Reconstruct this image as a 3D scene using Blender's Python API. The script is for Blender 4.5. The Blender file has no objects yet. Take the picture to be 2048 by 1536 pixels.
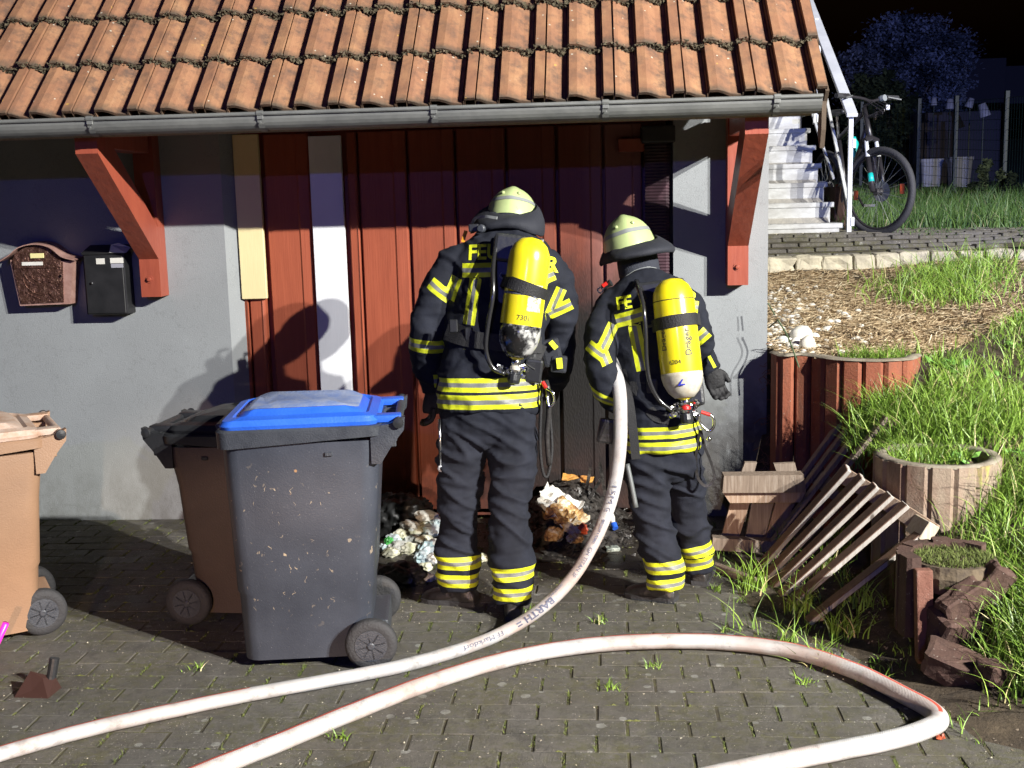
import bpy, bmesh, math, random
import numpy as np
from mathutils import Vector, Matrix, noise as mnoise, geometry
from mathutils.bvhtree import BVHTree
R_ = math.radians
random.seed(7); rng = np.random.default_rng(7)
sc = bpy.context.scene
col = sc.collection

# ------------------------------------------------------------------ camera (solved from the photograph's vanishing points)
F = 2300.0; HC = 1.75
v_ = np.array([376, 14752, F]); r_ = np.array([126, -3198, F])
Zc = -v_/np.linalg.norm(v_); r_ = r_/np.linalg.norm(r_)
Yc = r_-(r_@Zc)*Zc; Yc /= np.linalg.norm(Yc); Xc = np.cross(Yc, Zc)
RM = np.array([Xc, Yc, Zc])
cam = bpy.data.cameras.new('camera'); co = bpy.data.objects.new('camera', cam); col.objects.link(co)
cam.sensor_width = 36; cam.lens = 36*F/2048; cam.clip_end = 400; cam.clip_start = 0.05
right = RM@np.array([1, 0, 0]); up = -RM@np.array([0, 1, 0]); back = -RM@np.array([0, 0, 1])
co.matrix_world = Matrix(((right[0], up[0], back[0], 0), (right[1], up[1], back[1], 0), (right[2], up[2], back[2], HC), (0, 0, 0, 1)))
sc.camera = co
CP = np.array([0, 0, HC])
def gz(px, py, z=0.0):
    d = RM@np.array([px-1024, py-768, F]); return Vector(CP+(z-HC)/d[2]*d)
def wy(px, py, Y):
    d = RM@np.array([px-1024, py-768, F]); return Vector(CP+Y/d[1]*d)
def PXM(Y): return Y/F*1.03        # metres per pixel of the photo at distance Y

# ------------------------------------------------------------------ night sky and the fire engine's lamps
w = bpy.data.worlds.new('World'); sc.world = w; w.use_nodes = True
nt = w.node_tree; bg = nt.nodes['Background']
sky = nt.nodes.new('ShaderNodeTexSky'); sky.sky_type = 'NISHITA'; sky.sun_disc = False
sky.sun_elevation = R_(-3); sky.sun_rotation = R_(200)
nt.links.new(sky.outputs[0], bg.inputs[0]); bg.inputs[1].default_value = 0.05

def spot(name, loc, target, power, colour, size, cone=100, blend=.4):
    l = bpy.data.lights.new(name, 'SPOT'); l.energy = power; l.color = colour; l.shadow_soft_size = size
    l.spot_size = R_(cone); l.spot_blend = blend
    o = bpy.data.objects.new(name, l); col.objects.link(o); o.location = loc
    o.rotation_euler = (Vector(target)-Vector(loc)).to_track_quat('-Z', 'Y').to_euler()
    return o
# work lights on the mast of the fire engine parked behind the photographer
spot('mast_floodlight', (7.5, -2.1, 5.75), (-.2, 5.6, .7), 10200, (1.0, .97, .915), .06, 90, .6)
spot('mast_floodlight', (8.5, -2.0, 5.75), (-.2, 5.6, .7), 7700, (1.0, .975, .93), .06, 90, .6)
# blue beacons on its roof, dipped headlamp of the fire engine low behind the camera
spot('blue_beacon', (-.6, -7.0, 4.4), (-.5, 6, 1.5), 620, (.13, .15, 1.0), .06, 110)
spot('blue_beacon', (2.6, -7.5, 3.5), (6.6, 18, 2.6), 8000, (.24, .34, 1.0), .06, 27, .5)
spot('dipped_headlamp', (-.2, -3.0, .80), (-.9, 4.2, -2.15), 1350, (1.0, .68, .46), .05, 47, .22)

sc.view_settings.view_transform = 'Standard'; sc.view_settings.look = 'None'
sc.view_settings.exposure = 0.0; sc.view_settings.gamma = 1.0; sc.view_settings.use_curve_mapping = False
sc.cycles.max_bounces = 6; sc.cycles.diffuse_bounces = 3; sc.cycles.glossy_bounces = 3; sc.cycles.use_denoising = True
sc.cycles.sample_clamp_indirect = 4.0

# ------------------------------------------------------------------ helpers: naming, linking
def tag(o, label=None, cat=None, group=None, kind=None):
    if label: o['label'] = label
    if cat: o['category'] = cat
    if group: o['group'] = group
    if kind: o['kind'] = kind
    return o
def thing(name, label, cat, loc=(0, 0, 0), group=None):
    o = bpy.data.objects.new(name, None); o.empty_display_size = .1; col.objects.link(o); o.location = loc
    return tag(o, label, cat, group)
def wloc(o):
    v = Vector((0, 0, 0))
    while o is not None:
        v += o.location; o = o.parent
    return v
def mesh(name, V, Fs, mat=None, parent=None, smooth=False, attrs=None):
    """V, Fs in world coordinates -> one object (shifted into its parent's space)"""
    me = bpy.data.meshes.new(name)
    V = np.asarray(V, dtype=np.float64).reshape(-1, 3)
    off = Vector((0, 0, 0))
    if parent is not None: off = wloc(parent); V = V-np.array(off)
    me.from_pydata(V.tolist(), [], [list(map(int, f)) for f in Fs]) if not isinstance(Fs, np.ndarray) else fast(me, V, Fs)
    me.validate(); me.update()
    if smooth: me.polygons.foreach_set('use_smooth', [True]*len(me.polygons))
    if attrs:
        for k, a in attrs.items():
            at = me.attributes.new(k, 'FLOAT', 'POINT'); at.data.foreach_set('value', np.asarray(a, dtype=np.float32))
    o = bpy.data.objects.new(name, me); col.objects.link(o)
    if mat is not None: me.materials.append(mat)
    if parent is not None: o.parent = parent
    return o
def fast(me, V, Fs):
    n, k = Fs.shape
    me.vertices.add(len(V)); me.vertices.foreach_set('co', V.astype(np.float32).ravel())
    me.loops.add(n*k); me.loops.foreach_set('vertex_index', Fs.astype(np.int32).ravel())
    me.polygons.add(n); me.polygons.foreach_set('loop_start', np.arange(0, n*k, k, dtype=np.int32))
    me.update(calc_edges=True)
class MB:
    """collects shapes for ONE mesh"""
    def __init__(s): s.V = []; s.F = []
    def add(s, V, Fs):
        b = len(s.V); s.V += [tuple(v) for v in V]; s.F += [[i+b for i in f] for f in Fs]; return s
    def box(s, c, d, M=None, bev=0):
        """centre, size, optional 3x3 rotation; bev chamfers every edge"""
        hx, hy, hz = d[0]/2, d[1]/2, d[2]/2
        if bev <= 0:
            P = [(x, y, z) for x in (-hx, hx) for y in (-hy, hy) for z in (-hz, hz)]
            Fs = [(0, 1, 3, 2), (4, 6, 7, 5), (0, 4, 5, 1), (2, 3, 7, 6), (0, 2, 6, 4), (1, 5, 7, 3)]
        else:
            bm = bmesh.new(); bmesh.ops.create_cube(bm, size=1)
            for v in bm.verts: v.co = Vector((v.co.x*d[0], v.co.y*d[1], v.co.z*d[2]))
            bmesh.ops.bevel(bm, geom=bm.edges[:], offset=bev, segments=1 if bev < .006 else 2, affect='EDGES', profile=.6)
            P = [tuple(v.co) for v in bm.verts]; Fs = [[v.index for v in f.verts] for f in bm.faces]; bm.free()
        c = Vector(c)
        P = [((M@Vector(p)) if M is not None else Vector(p))+c for p in P]
        return s.add(P, Fs)
    def bar(s, a, b, wx, wz, upv=(0, 0, 1), bev=0):
        a = Vector(a); b = Vector(b); y = (b-a); L = y.length; y.normalize()
        x = y.cross(Vector(upv)); x.normalize(); z = x.cross(y)
        M = Matrix((x, y, z)).transposed()
        return s.box((a+b)/2, (wx, L, wz), M, bev)
    def tube(s, pts, r, n=8, caps=True):
        V, Fs = tube(pts, r, n, caps); return s.add(V, Fs)
    def lathe(s, prof, c, axis=(0, 0, 1), n=24):
        V, Fs = lathe(prof, c, axis, n); return s.add(V, Fs)
    def prism(s, poly, dvec):
        n = len(poly); P = [Vector(p) for p in poly]; d = Vector(dvec)
        V = P+[p+d for p in P]
        return s.add(V, [list(range(n))[::-1], list(range(n, 2*n))]+[[i, (i+1) % n, n+(i+1) % n, n+i] for i in range(n)])
    def build(s, name, mat, parent=None, smooth=False, **k):
        o = mesh(name, s.V, s.F, mat, parent, smooth)
        fix_normals(o)
        return tag(o, **k) if k else o
def fix_normals(o):
    bm = bmesh.new(); bm.from_mesh(o.data); bmesh.ops.recalc_face_normals(bm, faces=bm.faces[:]); bm.to_mesh(o.data); bm.free()
def frames(P):
    T = []
    for i in range(len(P)):
        t = P[min(i+1, len(P)-1)]-P[max(i-1, 0)]
        T.append(t.normalized() if t.length > 1e-9 else Vector((0, 0, 1)))
    ref = Vector((0, 0, 1)) if abs(T[0].z) < .9 else Vector((1, 0, 0))
    n = (ref-T[0]*ref.dot(T[0])).normalized(); N = [n]
    for i in range(1, len(P)):
        n = n-T[i]*n.dot(T[i]); n.normalize(); N.append(n)
    return T, N
def tube(pts, r, n=8, caps=True):
    P = [Vector(p) for p in pts]; T, N = frames(P); V = []; Fs = []
    for i, p in enumerate(P):
        b = T[i].cross(N[i]); ri = r[i] if hasattr(r, '__len__') else r
        for k in range(n):
            a = 2*math.pi*k/n; V.append(p+N[i]*math.cos(a)*ri+b*math.sin(a)*ri)
    for i in range(len(P)-1):
        for k in range(n): Fs.append([i*n+k, i*n+(k+1) % n, (i+1)*n+(k+1) % n, (i+1)*n+k])
    if caps: Fs.append(list(range(n))[::-1]); Fs.append([(len(P)-1)*n+k for k in range(n)])
    return V, Fs
def lathe(prof, c, axis=(0, 0, 1), n=24):
    """prof: list of (radius, height along axis)"""
    a = Vector(axis).normalized(); ref = Vector((0, 0, 1)) if abs(a.z) < .9 else Vector((1, 0, 0))
    u = (ref-a*ref.dot(a)).normalized(); v = a.cross(u); c = Vector(c); V = []; Fs = []
    for (r, h) in prof:
        for k in range(n):
            t = 2*math.pi*k/n; V.append(c+a*h+(u*math.cos(t)+v*math.sin(t))*max(r, 1e-4))
    m = len(prof)
    for i in range(m-1):
        for k in range(n): Fs.append([i*n+k, i*n+(k+1) % n, (i+1)*n+(k+1) % n, (i+1)*n+k])
    Fs.append(list(range(n))[::-1]); Fs.append([(m-1)*n+k for k in range(n)])
    return V, Fs
def spline(pts, m=8):
    P = [Vector(p) for p in pts]; out = []
    Q = [P[0]*2-P[1]]+P+[P[-1]*2-P[-2]]
    for i in range(1, len(Q)-2):
        p0, p1, p2, p3 = Q[i-1], Q[i], Q[i+1], Q[i+2]
        for k in range(m):
            t = k/m
            out.append(.5*((2*p1)+(p2-p0)*t+(2*p0-5*p1+4*p2-p3)*t*t+(3*p1-p0-3*p2+p3)*t**3))
    out.append(P[-1]); return out
def evald(o):
    """bake modifiers of o into its mesh"""
    dg = bpy.context.evaluated_depsgraph_get(); dg.update()
    me = bpy.data.meshes.new_from_object(o.evaluated_get(dg)); mats = list(o.data.materials)
    o.modifiers.clear(); o.data = me
    return o
def remesh(o, vox, sm=3):
    m = o.modifiers.new('r', 'REMESH'); m.mode = 'VOXEL'; m.voxel_size = vox; m.use_smooth_shade = True
    if sm: s = o.modifiers.new('s', 'SMOOTH'); s.factor = .5; s.iterations = sm
    return evald(o)
def verts(o):
    a = np.empty(len(o.data.vertices)*3, dtype=np.float32); o.data.vertices.foreach_get('co', a); return a.reshape(-1, 3).astype(float)
def setverts(o, a): o.data.vertices.foreach_set('co', a.astype(np.float32).ravel()); o.data.update()
def vnormals(o):
    a = np.empty(len(o.data.vertices)*3, dtype=np.float32); o.data.vertex_normals.foreach_get('vector', a); return a.reshape(-1, 3).astype(float)

# ------------------------------------------------------------------ materials
def mat(name, c, rough=.6, metal=0., spec=.5, noise=None, bump=None, coat=0, emit=None):
    """noise=(scale, colour2, amount[, stretch]); bump=(scale, strength[, stretch])"""
    m = bpy.data.materials.new(name); m.use_nodes = True; n = m.node_tree; b = n.nodes['Principled BSDF']
    b.inputs['Base Color'].default_value = (*c, 1); b.inputs['Roughness'].default_value = rough
    b.inputs['Metallic'].default_value = metal; b.inputs['Specular IOR Level'].default_value = spec
    if coat: b.inputs['Coat Weight'].default_value = coat; b.inputs['Coat Roughness'].default_value = .15
    m['c'] = 0
    tc = n.nodes.new('ShaderNodeTexCoord')
    def coords(st):
        if st is None: return tc.outputs['Object']
        mp = n.nodes.new('ShaderNodeMapping'); mp.inputs['Scale'].default_value = st; n.links.new(tc.outputs['Object'], mp.inputs[0]); return mp.outputs[0]
    if noise:
        t = n.nodes.new('ShaderNodeTexNoise'); t.inputs['Scale'].default_value = noise[0]; t.inputs['Detail'].default_value = 6; t.inputs['Roughness'].default_value = .65
        n.links.new(coords(noise[3] if len(noise) > 3 else None), t.inputs['Vector'])
        cr = n.nodes.new('ShaderNodeValToRGB'); lo = .5-.5*(1-noise[2])*.6
        cr.color_ramp.elements[0].position = .35; cr.color_ramp.elements[0].color = (*c, 1)
        cr.color_ramp.elements[1].position = .35+.4*(1.2-noise[2]); cr.color_ramp.elements[1].color = (*noise[1], 1)
        n.links.new(t.outputs[0], cr.inputs[0]); n.links.new(cr.outputs[0], b.inputs['Base Color'])
        rr = n.nodes.new('ShaderNodeMapRange'); rr.inputs[3].default_value = max(rough-.1, .05); rr.inputs[4].default_value = min(rough+.12, 1)
        n.links.new(t.outputs[0], rr.inputs[0]); n.links.new(rr.outputs[0], b.inputs['Roughness'])
    if bump:
        t2 = n.nodes.new('ShaderNodeTexNoise'); t2.inputs['Scale'].default_value = bump[0]; t2.inputs['Detail'].default_value = 5
        n.links.new(coords(bump[2] if len(bump) > 2 else None), t2.inputs['Vector'])
        bp = n.nodes.new('ShaderNodeBump'); bp.inputs['Strength'].default_value = bump[1]; bp.inputs['Distance'].default_value = .01
        n.links.new(t2.outputs[0], bp.inputs['Height']); n.links.new(bp.outputs[0], b.inputs['Normal'])
    return m
class NT:
    """tiny node helper for the special materials"""
    def __init__(s, m): s.m = m; s.n = m.node_tree; s.b = s.n.nodes['Principled BSDF']; s.tc = s.n.nodes.new('ShaderNodeTexCoord').outputs
    def nd(s, t, **k):
        x = s.n.nodes.new(t)
        for a, v in k.items(): setattr(x, a, v)
        return x
    def ln(s, a, b): s.n.links.new(a, b)
    def math(s, op, a, b=None, c=None, clamp=False):
        x = s.nd('ShaderNodeMath', operation=op, use_clamp=clamp)
        for i, v in enumerate((a, b, c)):
            if v is None: continue
            if isinstance(v, (int, float)): x.inputs[i].default_value = v
            else: s.ln(v, x.inputs[i])
        return x.outputs[0]
    def noise(s, vec, scale, detail=5, rough=.6, st=None):
        if st:
            mp = s.nd('ShaderNodeMapping'); mp.inputs['Scale'].default_value = st; s.ln(vec, mp.inputs[0]); vec = mp.outputs[0]
        t = s.nd('ShaderNodeTexNoise'); t.inputs['Scale'].default_value = scale; t.inputs['Detail'].default_value = detail; t.inputs['Roughness'].default_value = rough
        s.ln(vec, t.inputs['Vector']); return t.outputs[0]
    def vor(s, vec, scale, st=None, feature='F1', out='Distance', rnd=1.0):
        if st:
            mp = s.nd('ShaderNodeMapping'); mp.inputs['Scale'].default_value = st; s.ln(vec, mp.inputs[0]); vec = mp.outputs[0]
        t = s.nd('ShaderNodeTexVoronoi', feature=feature); t.inputs['Scale'].default_value = scale; t.inputs['Randomness'].default_value = rnd
        s.ln(vec, t.inputs['Vector']); return t.outputs[out]
    def ramp(s, f, stops):
        r = s.nd('ShaderNodeValToRGB'); e = r.color_ramp.elements
        while len(e) < len(stops): e.new(.5)
        for x, (p, c) in zip(e, stops): x.position = p; x.color = (*c, 1) if hasattr(c, '__len__') else (c, c, c, 1)
        s.ln(f, r.inputs[0]); return r.outputs[0]
    def mix(s, f, a, b, mode='MIX'):
        x = s.nd('ShaderNodeMixRGB', blend_type=mode)
        for i, v in enumerate((f, a, b)):
            if isinstance(v, (int, float)): x.inputs[i].default_value = v if i == 0 else (v, v, v, 1)
            elif isinstance(v, tuple): x.inputs[i].default_value = (*v, 1)
            else: s.ln(v, x.inputs[i])
        return x.outputs[0]
    def step(s, v, a, b):
        x = s.nd('ShaderNodeMapRange'); x.inputs[1].default_value = a; x.inputs[2].default_value = b; s.ln(v, x.inputs[0]); return x.outputs[0]
    def base(s, c): s.ln(c, s.b.inputs['Base Color'])
    def rough(s, v): s.ln(v, s.b.inputs['Roughness'])
    def bump(s, h, st=.5, dist=.01):
        b = s.nd('ShaderNodeBump'); b.inputs['Strength'].default_value = st; b.inputs['Distance'].default_value = dist
        s.ln(h, b.inputs['Height']); s.ln(b.outputs[0], s.b.inputs['Normal'])
    def attr(s, name):
        a = s.nd('ShaderNodeAttribute'); a.attribute_name = name; return a.outputs['Fac']
    def sep(s, vec):
        x = s.nd('ShaderNodeSeparateXYZ'); s.ln(vec, x.inputs[0]); return x.outputs
    def world(s): return s.nd('ShaderNodeNewGeometry').outputs['Position']
    def rand(s): return s.nd('ShaderNodeObjectInfo').outputs['Random']

M = {}
M['timber'] = mat('red_painted_timber', (.33, .078, .042), .42, noise=(9, (.27, .06, .034), .5, (1, 1, .3)), bump=(30, .25, (1, 1, .12)))
M['zinc'] = mat('weathered_zinc', (.19, .195, .185), .55, .15, noise=(5, (.13, .135, .13), .5, (1, 1, 2)), bump=(14, .2))
M['black_plastic'] = mat('black_plastic', (.018, .019, .021), .42, bump=(60, .15))
M['rubber'] = mat('tyre_rubber', (.03, .03, .032), .75, bump=(90, .4))
M['grey_plastic'] = mat('grey_bin_plastic', (.034, .038, .047), .42, noise=(14, (.05, .055, .065), .5), bump=(160, .25))
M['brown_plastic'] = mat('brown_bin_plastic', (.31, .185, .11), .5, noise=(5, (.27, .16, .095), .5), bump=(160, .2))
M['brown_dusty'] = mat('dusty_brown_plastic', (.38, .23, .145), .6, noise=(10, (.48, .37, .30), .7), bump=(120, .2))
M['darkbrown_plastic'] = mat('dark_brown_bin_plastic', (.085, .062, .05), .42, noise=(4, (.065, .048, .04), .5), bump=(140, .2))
M['blue_plastic'] = mat('blue_lid_plastic', (.02, .105, .60), .38, noise=(6, (.03, .13, .62), .5), bump=(110, .15))
M['lid_dust'] = mat('dusty_blue_lid', (.13, .19, .38), .7, noise=(16, (.22, .26, .38), .6), bump=(90, .2))
M['chrome'] = mat('polished_steel', (.75, .76, .78), .18, 1.0)
M['white_paint'] = mat('white_painted_metal', (.62, .64, .66), .45, noise=(6, (.5, .52, .54), .5))
M['step_white'] = mat('white_stair_paint', (.44, .45, .45), .5, noise=(5, (.30, .30, .29), .6, (1, 1, 3)), bump=(30, .2))
M['cream'] = mat('cream_stone', (.46, .42, .31), .85, noise=(9, (.32, .29, .22), .6), bump=(25, 1.0))
M['soil'] = mat('dark_soil', (.055, .04, .028), .95, noise=(18, (.12, .09, .055), .6), bump=(35, 1.0))
M['ash'] = mat('wet_black_ash', (.014, .013, .012), .35, noise=(22, (.05, .045, .04), .6), bump=(40, 1.0))
M['bag'] = mat('black_bin_bag', (.020, .021, .022), .45, bump=(14, .5))
M['paper_white'] = mat('white_paper', (.70, .69, .64), .7, noise=(6, (.52, .50, .44), .5))
M['burnt_paper'] = None
M['pebble'] = mat('pale_pebble', (.66, .64, .57), .7, noise=(14, (.55, .53, .46), .5), bump=(50, .2))
M['concrete'] = mat('concrete', (.30, .29, .27), .9, noise=(12, (.38, .36, .32), .6), bump=(60, .6))
M['navy'] = mat('navy_fabric', (.016, .018, .026), .8, bump=(240, .3))
M['hood'] = mat('navy_knit_hood', (.022, .025, .036), .85, bump=(160, .5))
M['leather'] = mat('black_boot_leather', (.016, .015, .015), .38, noise=(12, (.035, .033, .032), .5), bump=(60, .35))
M['glove'] = mat('black_glove_leather', (.012, .012, .013), .75, bump=(90, .4))
M['strap'] = mat('black_webbing', (.012, .012, .013), .7, bump=(200, .4))
M['hivis'] = mat('helmet_yellow', (.42, .50, .23), .35, noise=(8, (.36, .44, .19), .4))
M['silver_tape'] = mat('silver_reflective_tape', (.22, .235, .23), .4)
M['yellow_tape'] = mat('fluorescent_yellow_tape', (.72, .78, .03), .5)
M['red_plastic'] = mat('red_plastic', (.55, .02, .015), .35)
M['blue_cap'] = mat('blue_plastic_cap', (.02, .10, .55), .4)
M['hose_rubber'] = mat('glossy_air_line', (.02, .02, .021), .18, coat=.5)
M['bare_skin'] = mat('skin', (.5, .3, .22), .6)
M['orange'] = mat('orange_plastic', (.75, .11, .03), .5, noise=(14, (.25, .05, .02), .6))
M['amber'] = mat('amber_plastic', (.7, .30, .02), .3)
M['magenta'] = mat('magenta_plastic', (.75, .03, .45), .35)
M['teal'] = mat('teal_paint', (.01, .42, .38), .4)
M['bike_black'] = mat('black_bicycle_paint', (.022, .02, .022), .35)
M['fence_green'] = mat('green_fence_coating', (.006, .018, .015), .5)
M['lilac'] = mat('white_plastic_pot', (.30, .30, .34), .5)
M['mortar'] = mat('mortar', (.30, .27, .22), .95, noise=(14, (.40, .37, .30), .5), bump=(40, .8))

# ---- special materials
def m_wall():
    m = mat('grey_render', (.21, .22, .225), .85); t = NT(m); P = t.world(); x, y, z = t.sep(P)
    n = t.noise(P, 2.2, 4); c = t.ramp(n, [(.3, (.235, .25, .256)), (.7, (.27, .288, .295))])
    # soot around the fire: low on the right pillar; splash dirt low down
    sx = t.math('MULTIPLY', t.step(x, .2, .95), 1.0); inv = t.math('SUBTRACT', 1.0, t.step(x, .45, 1.0))
    right = t.step(x, -.2, .3); hgt = t.math('SUBTRACT', 1.0, t.step(t.math('SUBTRACT', z, t.math('MULTIPLY', t.noise(P, 5, 6, .7), .60)), .14, .52))
    soot = t.math('MULTIPLY', right, hgt)
    soot = t.math('MULTIPLY', soot, t.step(t.noise(P, 26, 5, .7, (1, 1, .3)), .1, .42))
    c = t.mix(t.math('MULTIPLY', soot, .9), c, (.02, .018, .017))
    sp = t.math('MULTIPLY', t.math('SUBTRACT', 1.0, t.step(z, .0, .42)), t.step(t.noise(P, 9, 6, .75, (1, 1, .5)), .38, .62))
    c = t.mix(t.math('MULTIPLY', sp, .6), c, (.10, .098, .085))
    wh = t.step(t.noise(P, 60, 2, .5), .73, .76); c = t.mix(t.math('MULTIPLY', wh, .35), c, (.5, .5, .5))
    bl = t.step(t.noise(P, .9, 5, .75), .35, .7); c = t.mix(t.math('MULTIPLY', bl, .22), c, (.19, .20, .20))
    ve = t.math('SUBTRACT', 1.0, t.step(t.math('ABSOLUTE', t.math('SUBTRACT', t.noise(P, 1.7, 6, .7), .5)), .0, .006)); c = t.mix(t.math('MULTIPLY', ve, .25), c, (.12, .12, .12))
    t.base(c); t.bump(t.mix(.3, t.noise(P, 150, 4, .75), t.noise(P, 40, 4, .7)), .7, .005); return m
M['wall'] = m_wall()
def m_plank():
    m = mat('red_painted_board', (.36, .06, .03), .45, spec=.22); t = NT(m); P = t.world(); x, y, z = t.sep(P); rd = t.rand()
    n = t.noise(P, 5, 5, .6, (6, 1, .5)); c = t.ramp(n, [(.3, (.335, .088, .046)), (.7, (.27, .068, .036))])
    c = t.mix(t.math('MULTIPLY', rd, .22), c, (.38, .105, .055))
    nz = t.math('MULTIPLY', t.math('SUBTRACT', t.noise(P, 3.2, 6, .7, (1, 1, .6)), .5), .9)
    # soot plume above the fire at x = -.25 .. .15
    dx = t.math('ABSOLUTE', t.math('SUBTRACT', x, t.math('SUBTRACT', .0, t.math('MULTIPLY', z, .02))))
    wide = t.math('SUBTRACT', 1.0, t.step(t.math('ADD', dx, nz), .38, 1.15))
    hh = t.math('SUBTRACT', 1.0, t.step(t.math('ADD', z, t.math('MULTIPLY', nz, .8)), 1.05, 1.95))
    s1 = t.math('MULTIPLY', wide, t.math('MAXIMUM', hh, .55))
    # deep char low down, nearly black
    dx2 = t.math('ABSOLUTE', t.math('SUBTRACT', x, -.07))
    s2 = t.math('MULTIPLY', t.math('SUBTRACT', 1.0, t.step(t.math('ADD', dx2, t.math('MULTIPLY', nz, .6)), .27, .55)), t.math('SUBTRACT', 1.0, t.step(t.math('ADD', z, nz), 1.0, 1.6)))
    sp = t.math('MULTIPLY', t.math('SUBTRACT', 1.0, t.step(z, .05, .50)), t.step(t.noise(P, 8, 6, .7), .25, .6))
    c = t.mix(t.math('MULTIPLY', s1, .9), c, (.045, .026, .024))
    dull = t.math('MULTIPLY', t.step(x, -.08, .06), .62); c = t.mix(dull, c, (.25, .125, .11))
    c = t.mix(s2, c, (.011, .0105, .0105)); c = t.mix(t.math('MULTIPLY', sp, .85), c, (.045, .024, .02))
    t.base(c); t.rough(t.mix(s2, .42, .75))
    wood = t.noise(P, 40, 5, .6, (4, 1, .12)); ch = t.vor(P, 40, (3, 1, 1.1)); t.bump(t.mix(s2, wood, ch), .4, .004); return m
M['plank'] = m_plank()
def m_trim(name, a, b):
    m = mat(name, a, .5); t = NT(m); P = t.world(); x, y, z = t.sep(P); t.base(t.ramp(t.noise(P, 6, 5, .6, (1, 1, .4)), [(.35, a), (.75, b)])); t.bump(t.noise(P, 40, 4, .6, (3, 1, .2)), .2, .004); return m
M['trim_white'] = m_trim('white_trim_board', (.74, .76, .78), (.66, .68, .70))
M['trim_cream'] = m_trim('cream_trim_board', (.72, .62, .34), (.66, .56, .30))
def m_tile():
    m = mat('clay_tile', (.42, .17, .08), .8); t = NT(m); P = t.tc['Object']; W = t.world(); rd = t.rand(); x, y, z = t.sep(P)
    n = t.noise(W, 9, 6, .65, (1, .5, .5)); c = t.ramp(n, [(.25, (.13, .07, .045)), (.45, (.25, .122, .064)), (.62, (.32, .168, .084)), (.8, (.39, .23, .12))])
    c = t.mix(t.math('MULTIPLY', rd, .3), c, (.34, .15, .085))
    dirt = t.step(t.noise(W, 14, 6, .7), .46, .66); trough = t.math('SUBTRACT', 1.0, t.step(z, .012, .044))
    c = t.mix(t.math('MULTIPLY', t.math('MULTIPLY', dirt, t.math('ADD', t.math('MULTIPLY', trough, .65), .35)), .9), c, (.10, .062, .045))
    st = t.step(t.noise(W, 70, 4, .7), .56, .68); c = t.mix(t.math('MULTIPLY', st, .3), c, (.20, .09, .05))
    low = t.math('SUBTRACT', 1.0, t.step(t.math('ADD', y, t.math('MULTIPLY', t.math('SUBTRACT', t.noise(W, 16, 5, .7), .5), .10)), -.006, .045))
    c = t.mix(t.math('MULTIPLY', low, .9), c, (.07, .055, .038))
    v = t.vor(W, 17); sp = t.math('MULTIPLY', t.math('SUBTRACT', 1.0, t.step(t.math('ADD', v, t.math('MULTIPLY', t.noise(W, 90, 2), .10)), .12, .15)), t.step(t.vor(W, 17, out='Color'), .55, .6))
    c = t.mix(t.math('MULTIPLY', sp, .75), c, (.55, .52, .42))
    yl = t.math('SUBTRACT', 1.0, t.step(t.math('ADD', t.vor(W, 6.3), t.math('MULTIPLY', t.noise(W, 60, 3), .1)), .085, .10)); c = t.mix(t.math('MULTIPLY', yl, .6), c, (.55, .34, .06))
    t.base(c); t.bump(t.mix(.4, t.noise(W, 120, 5, .7), t.noise(W, 24, 5, .7)), .6, .006); return m
M['tile'] = m_tile()
def m_moss():
    m = mat('grey_green_moss', (.10, .10, .05), .95); t = NT(m); W = t.world()
    t.base(t.ramp(t.noise(W, 60, 6, .7), [(.3, (.055, .04, .026)), (.5, (.11, .095, .055)), (.62, (.17, .13, .085)), (.72, (.40, .36, .27))])); t.bump(t.noise(W, 150, 5, .8), 1.0, .01); return m
M['moss'] = m_moss()
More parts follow.
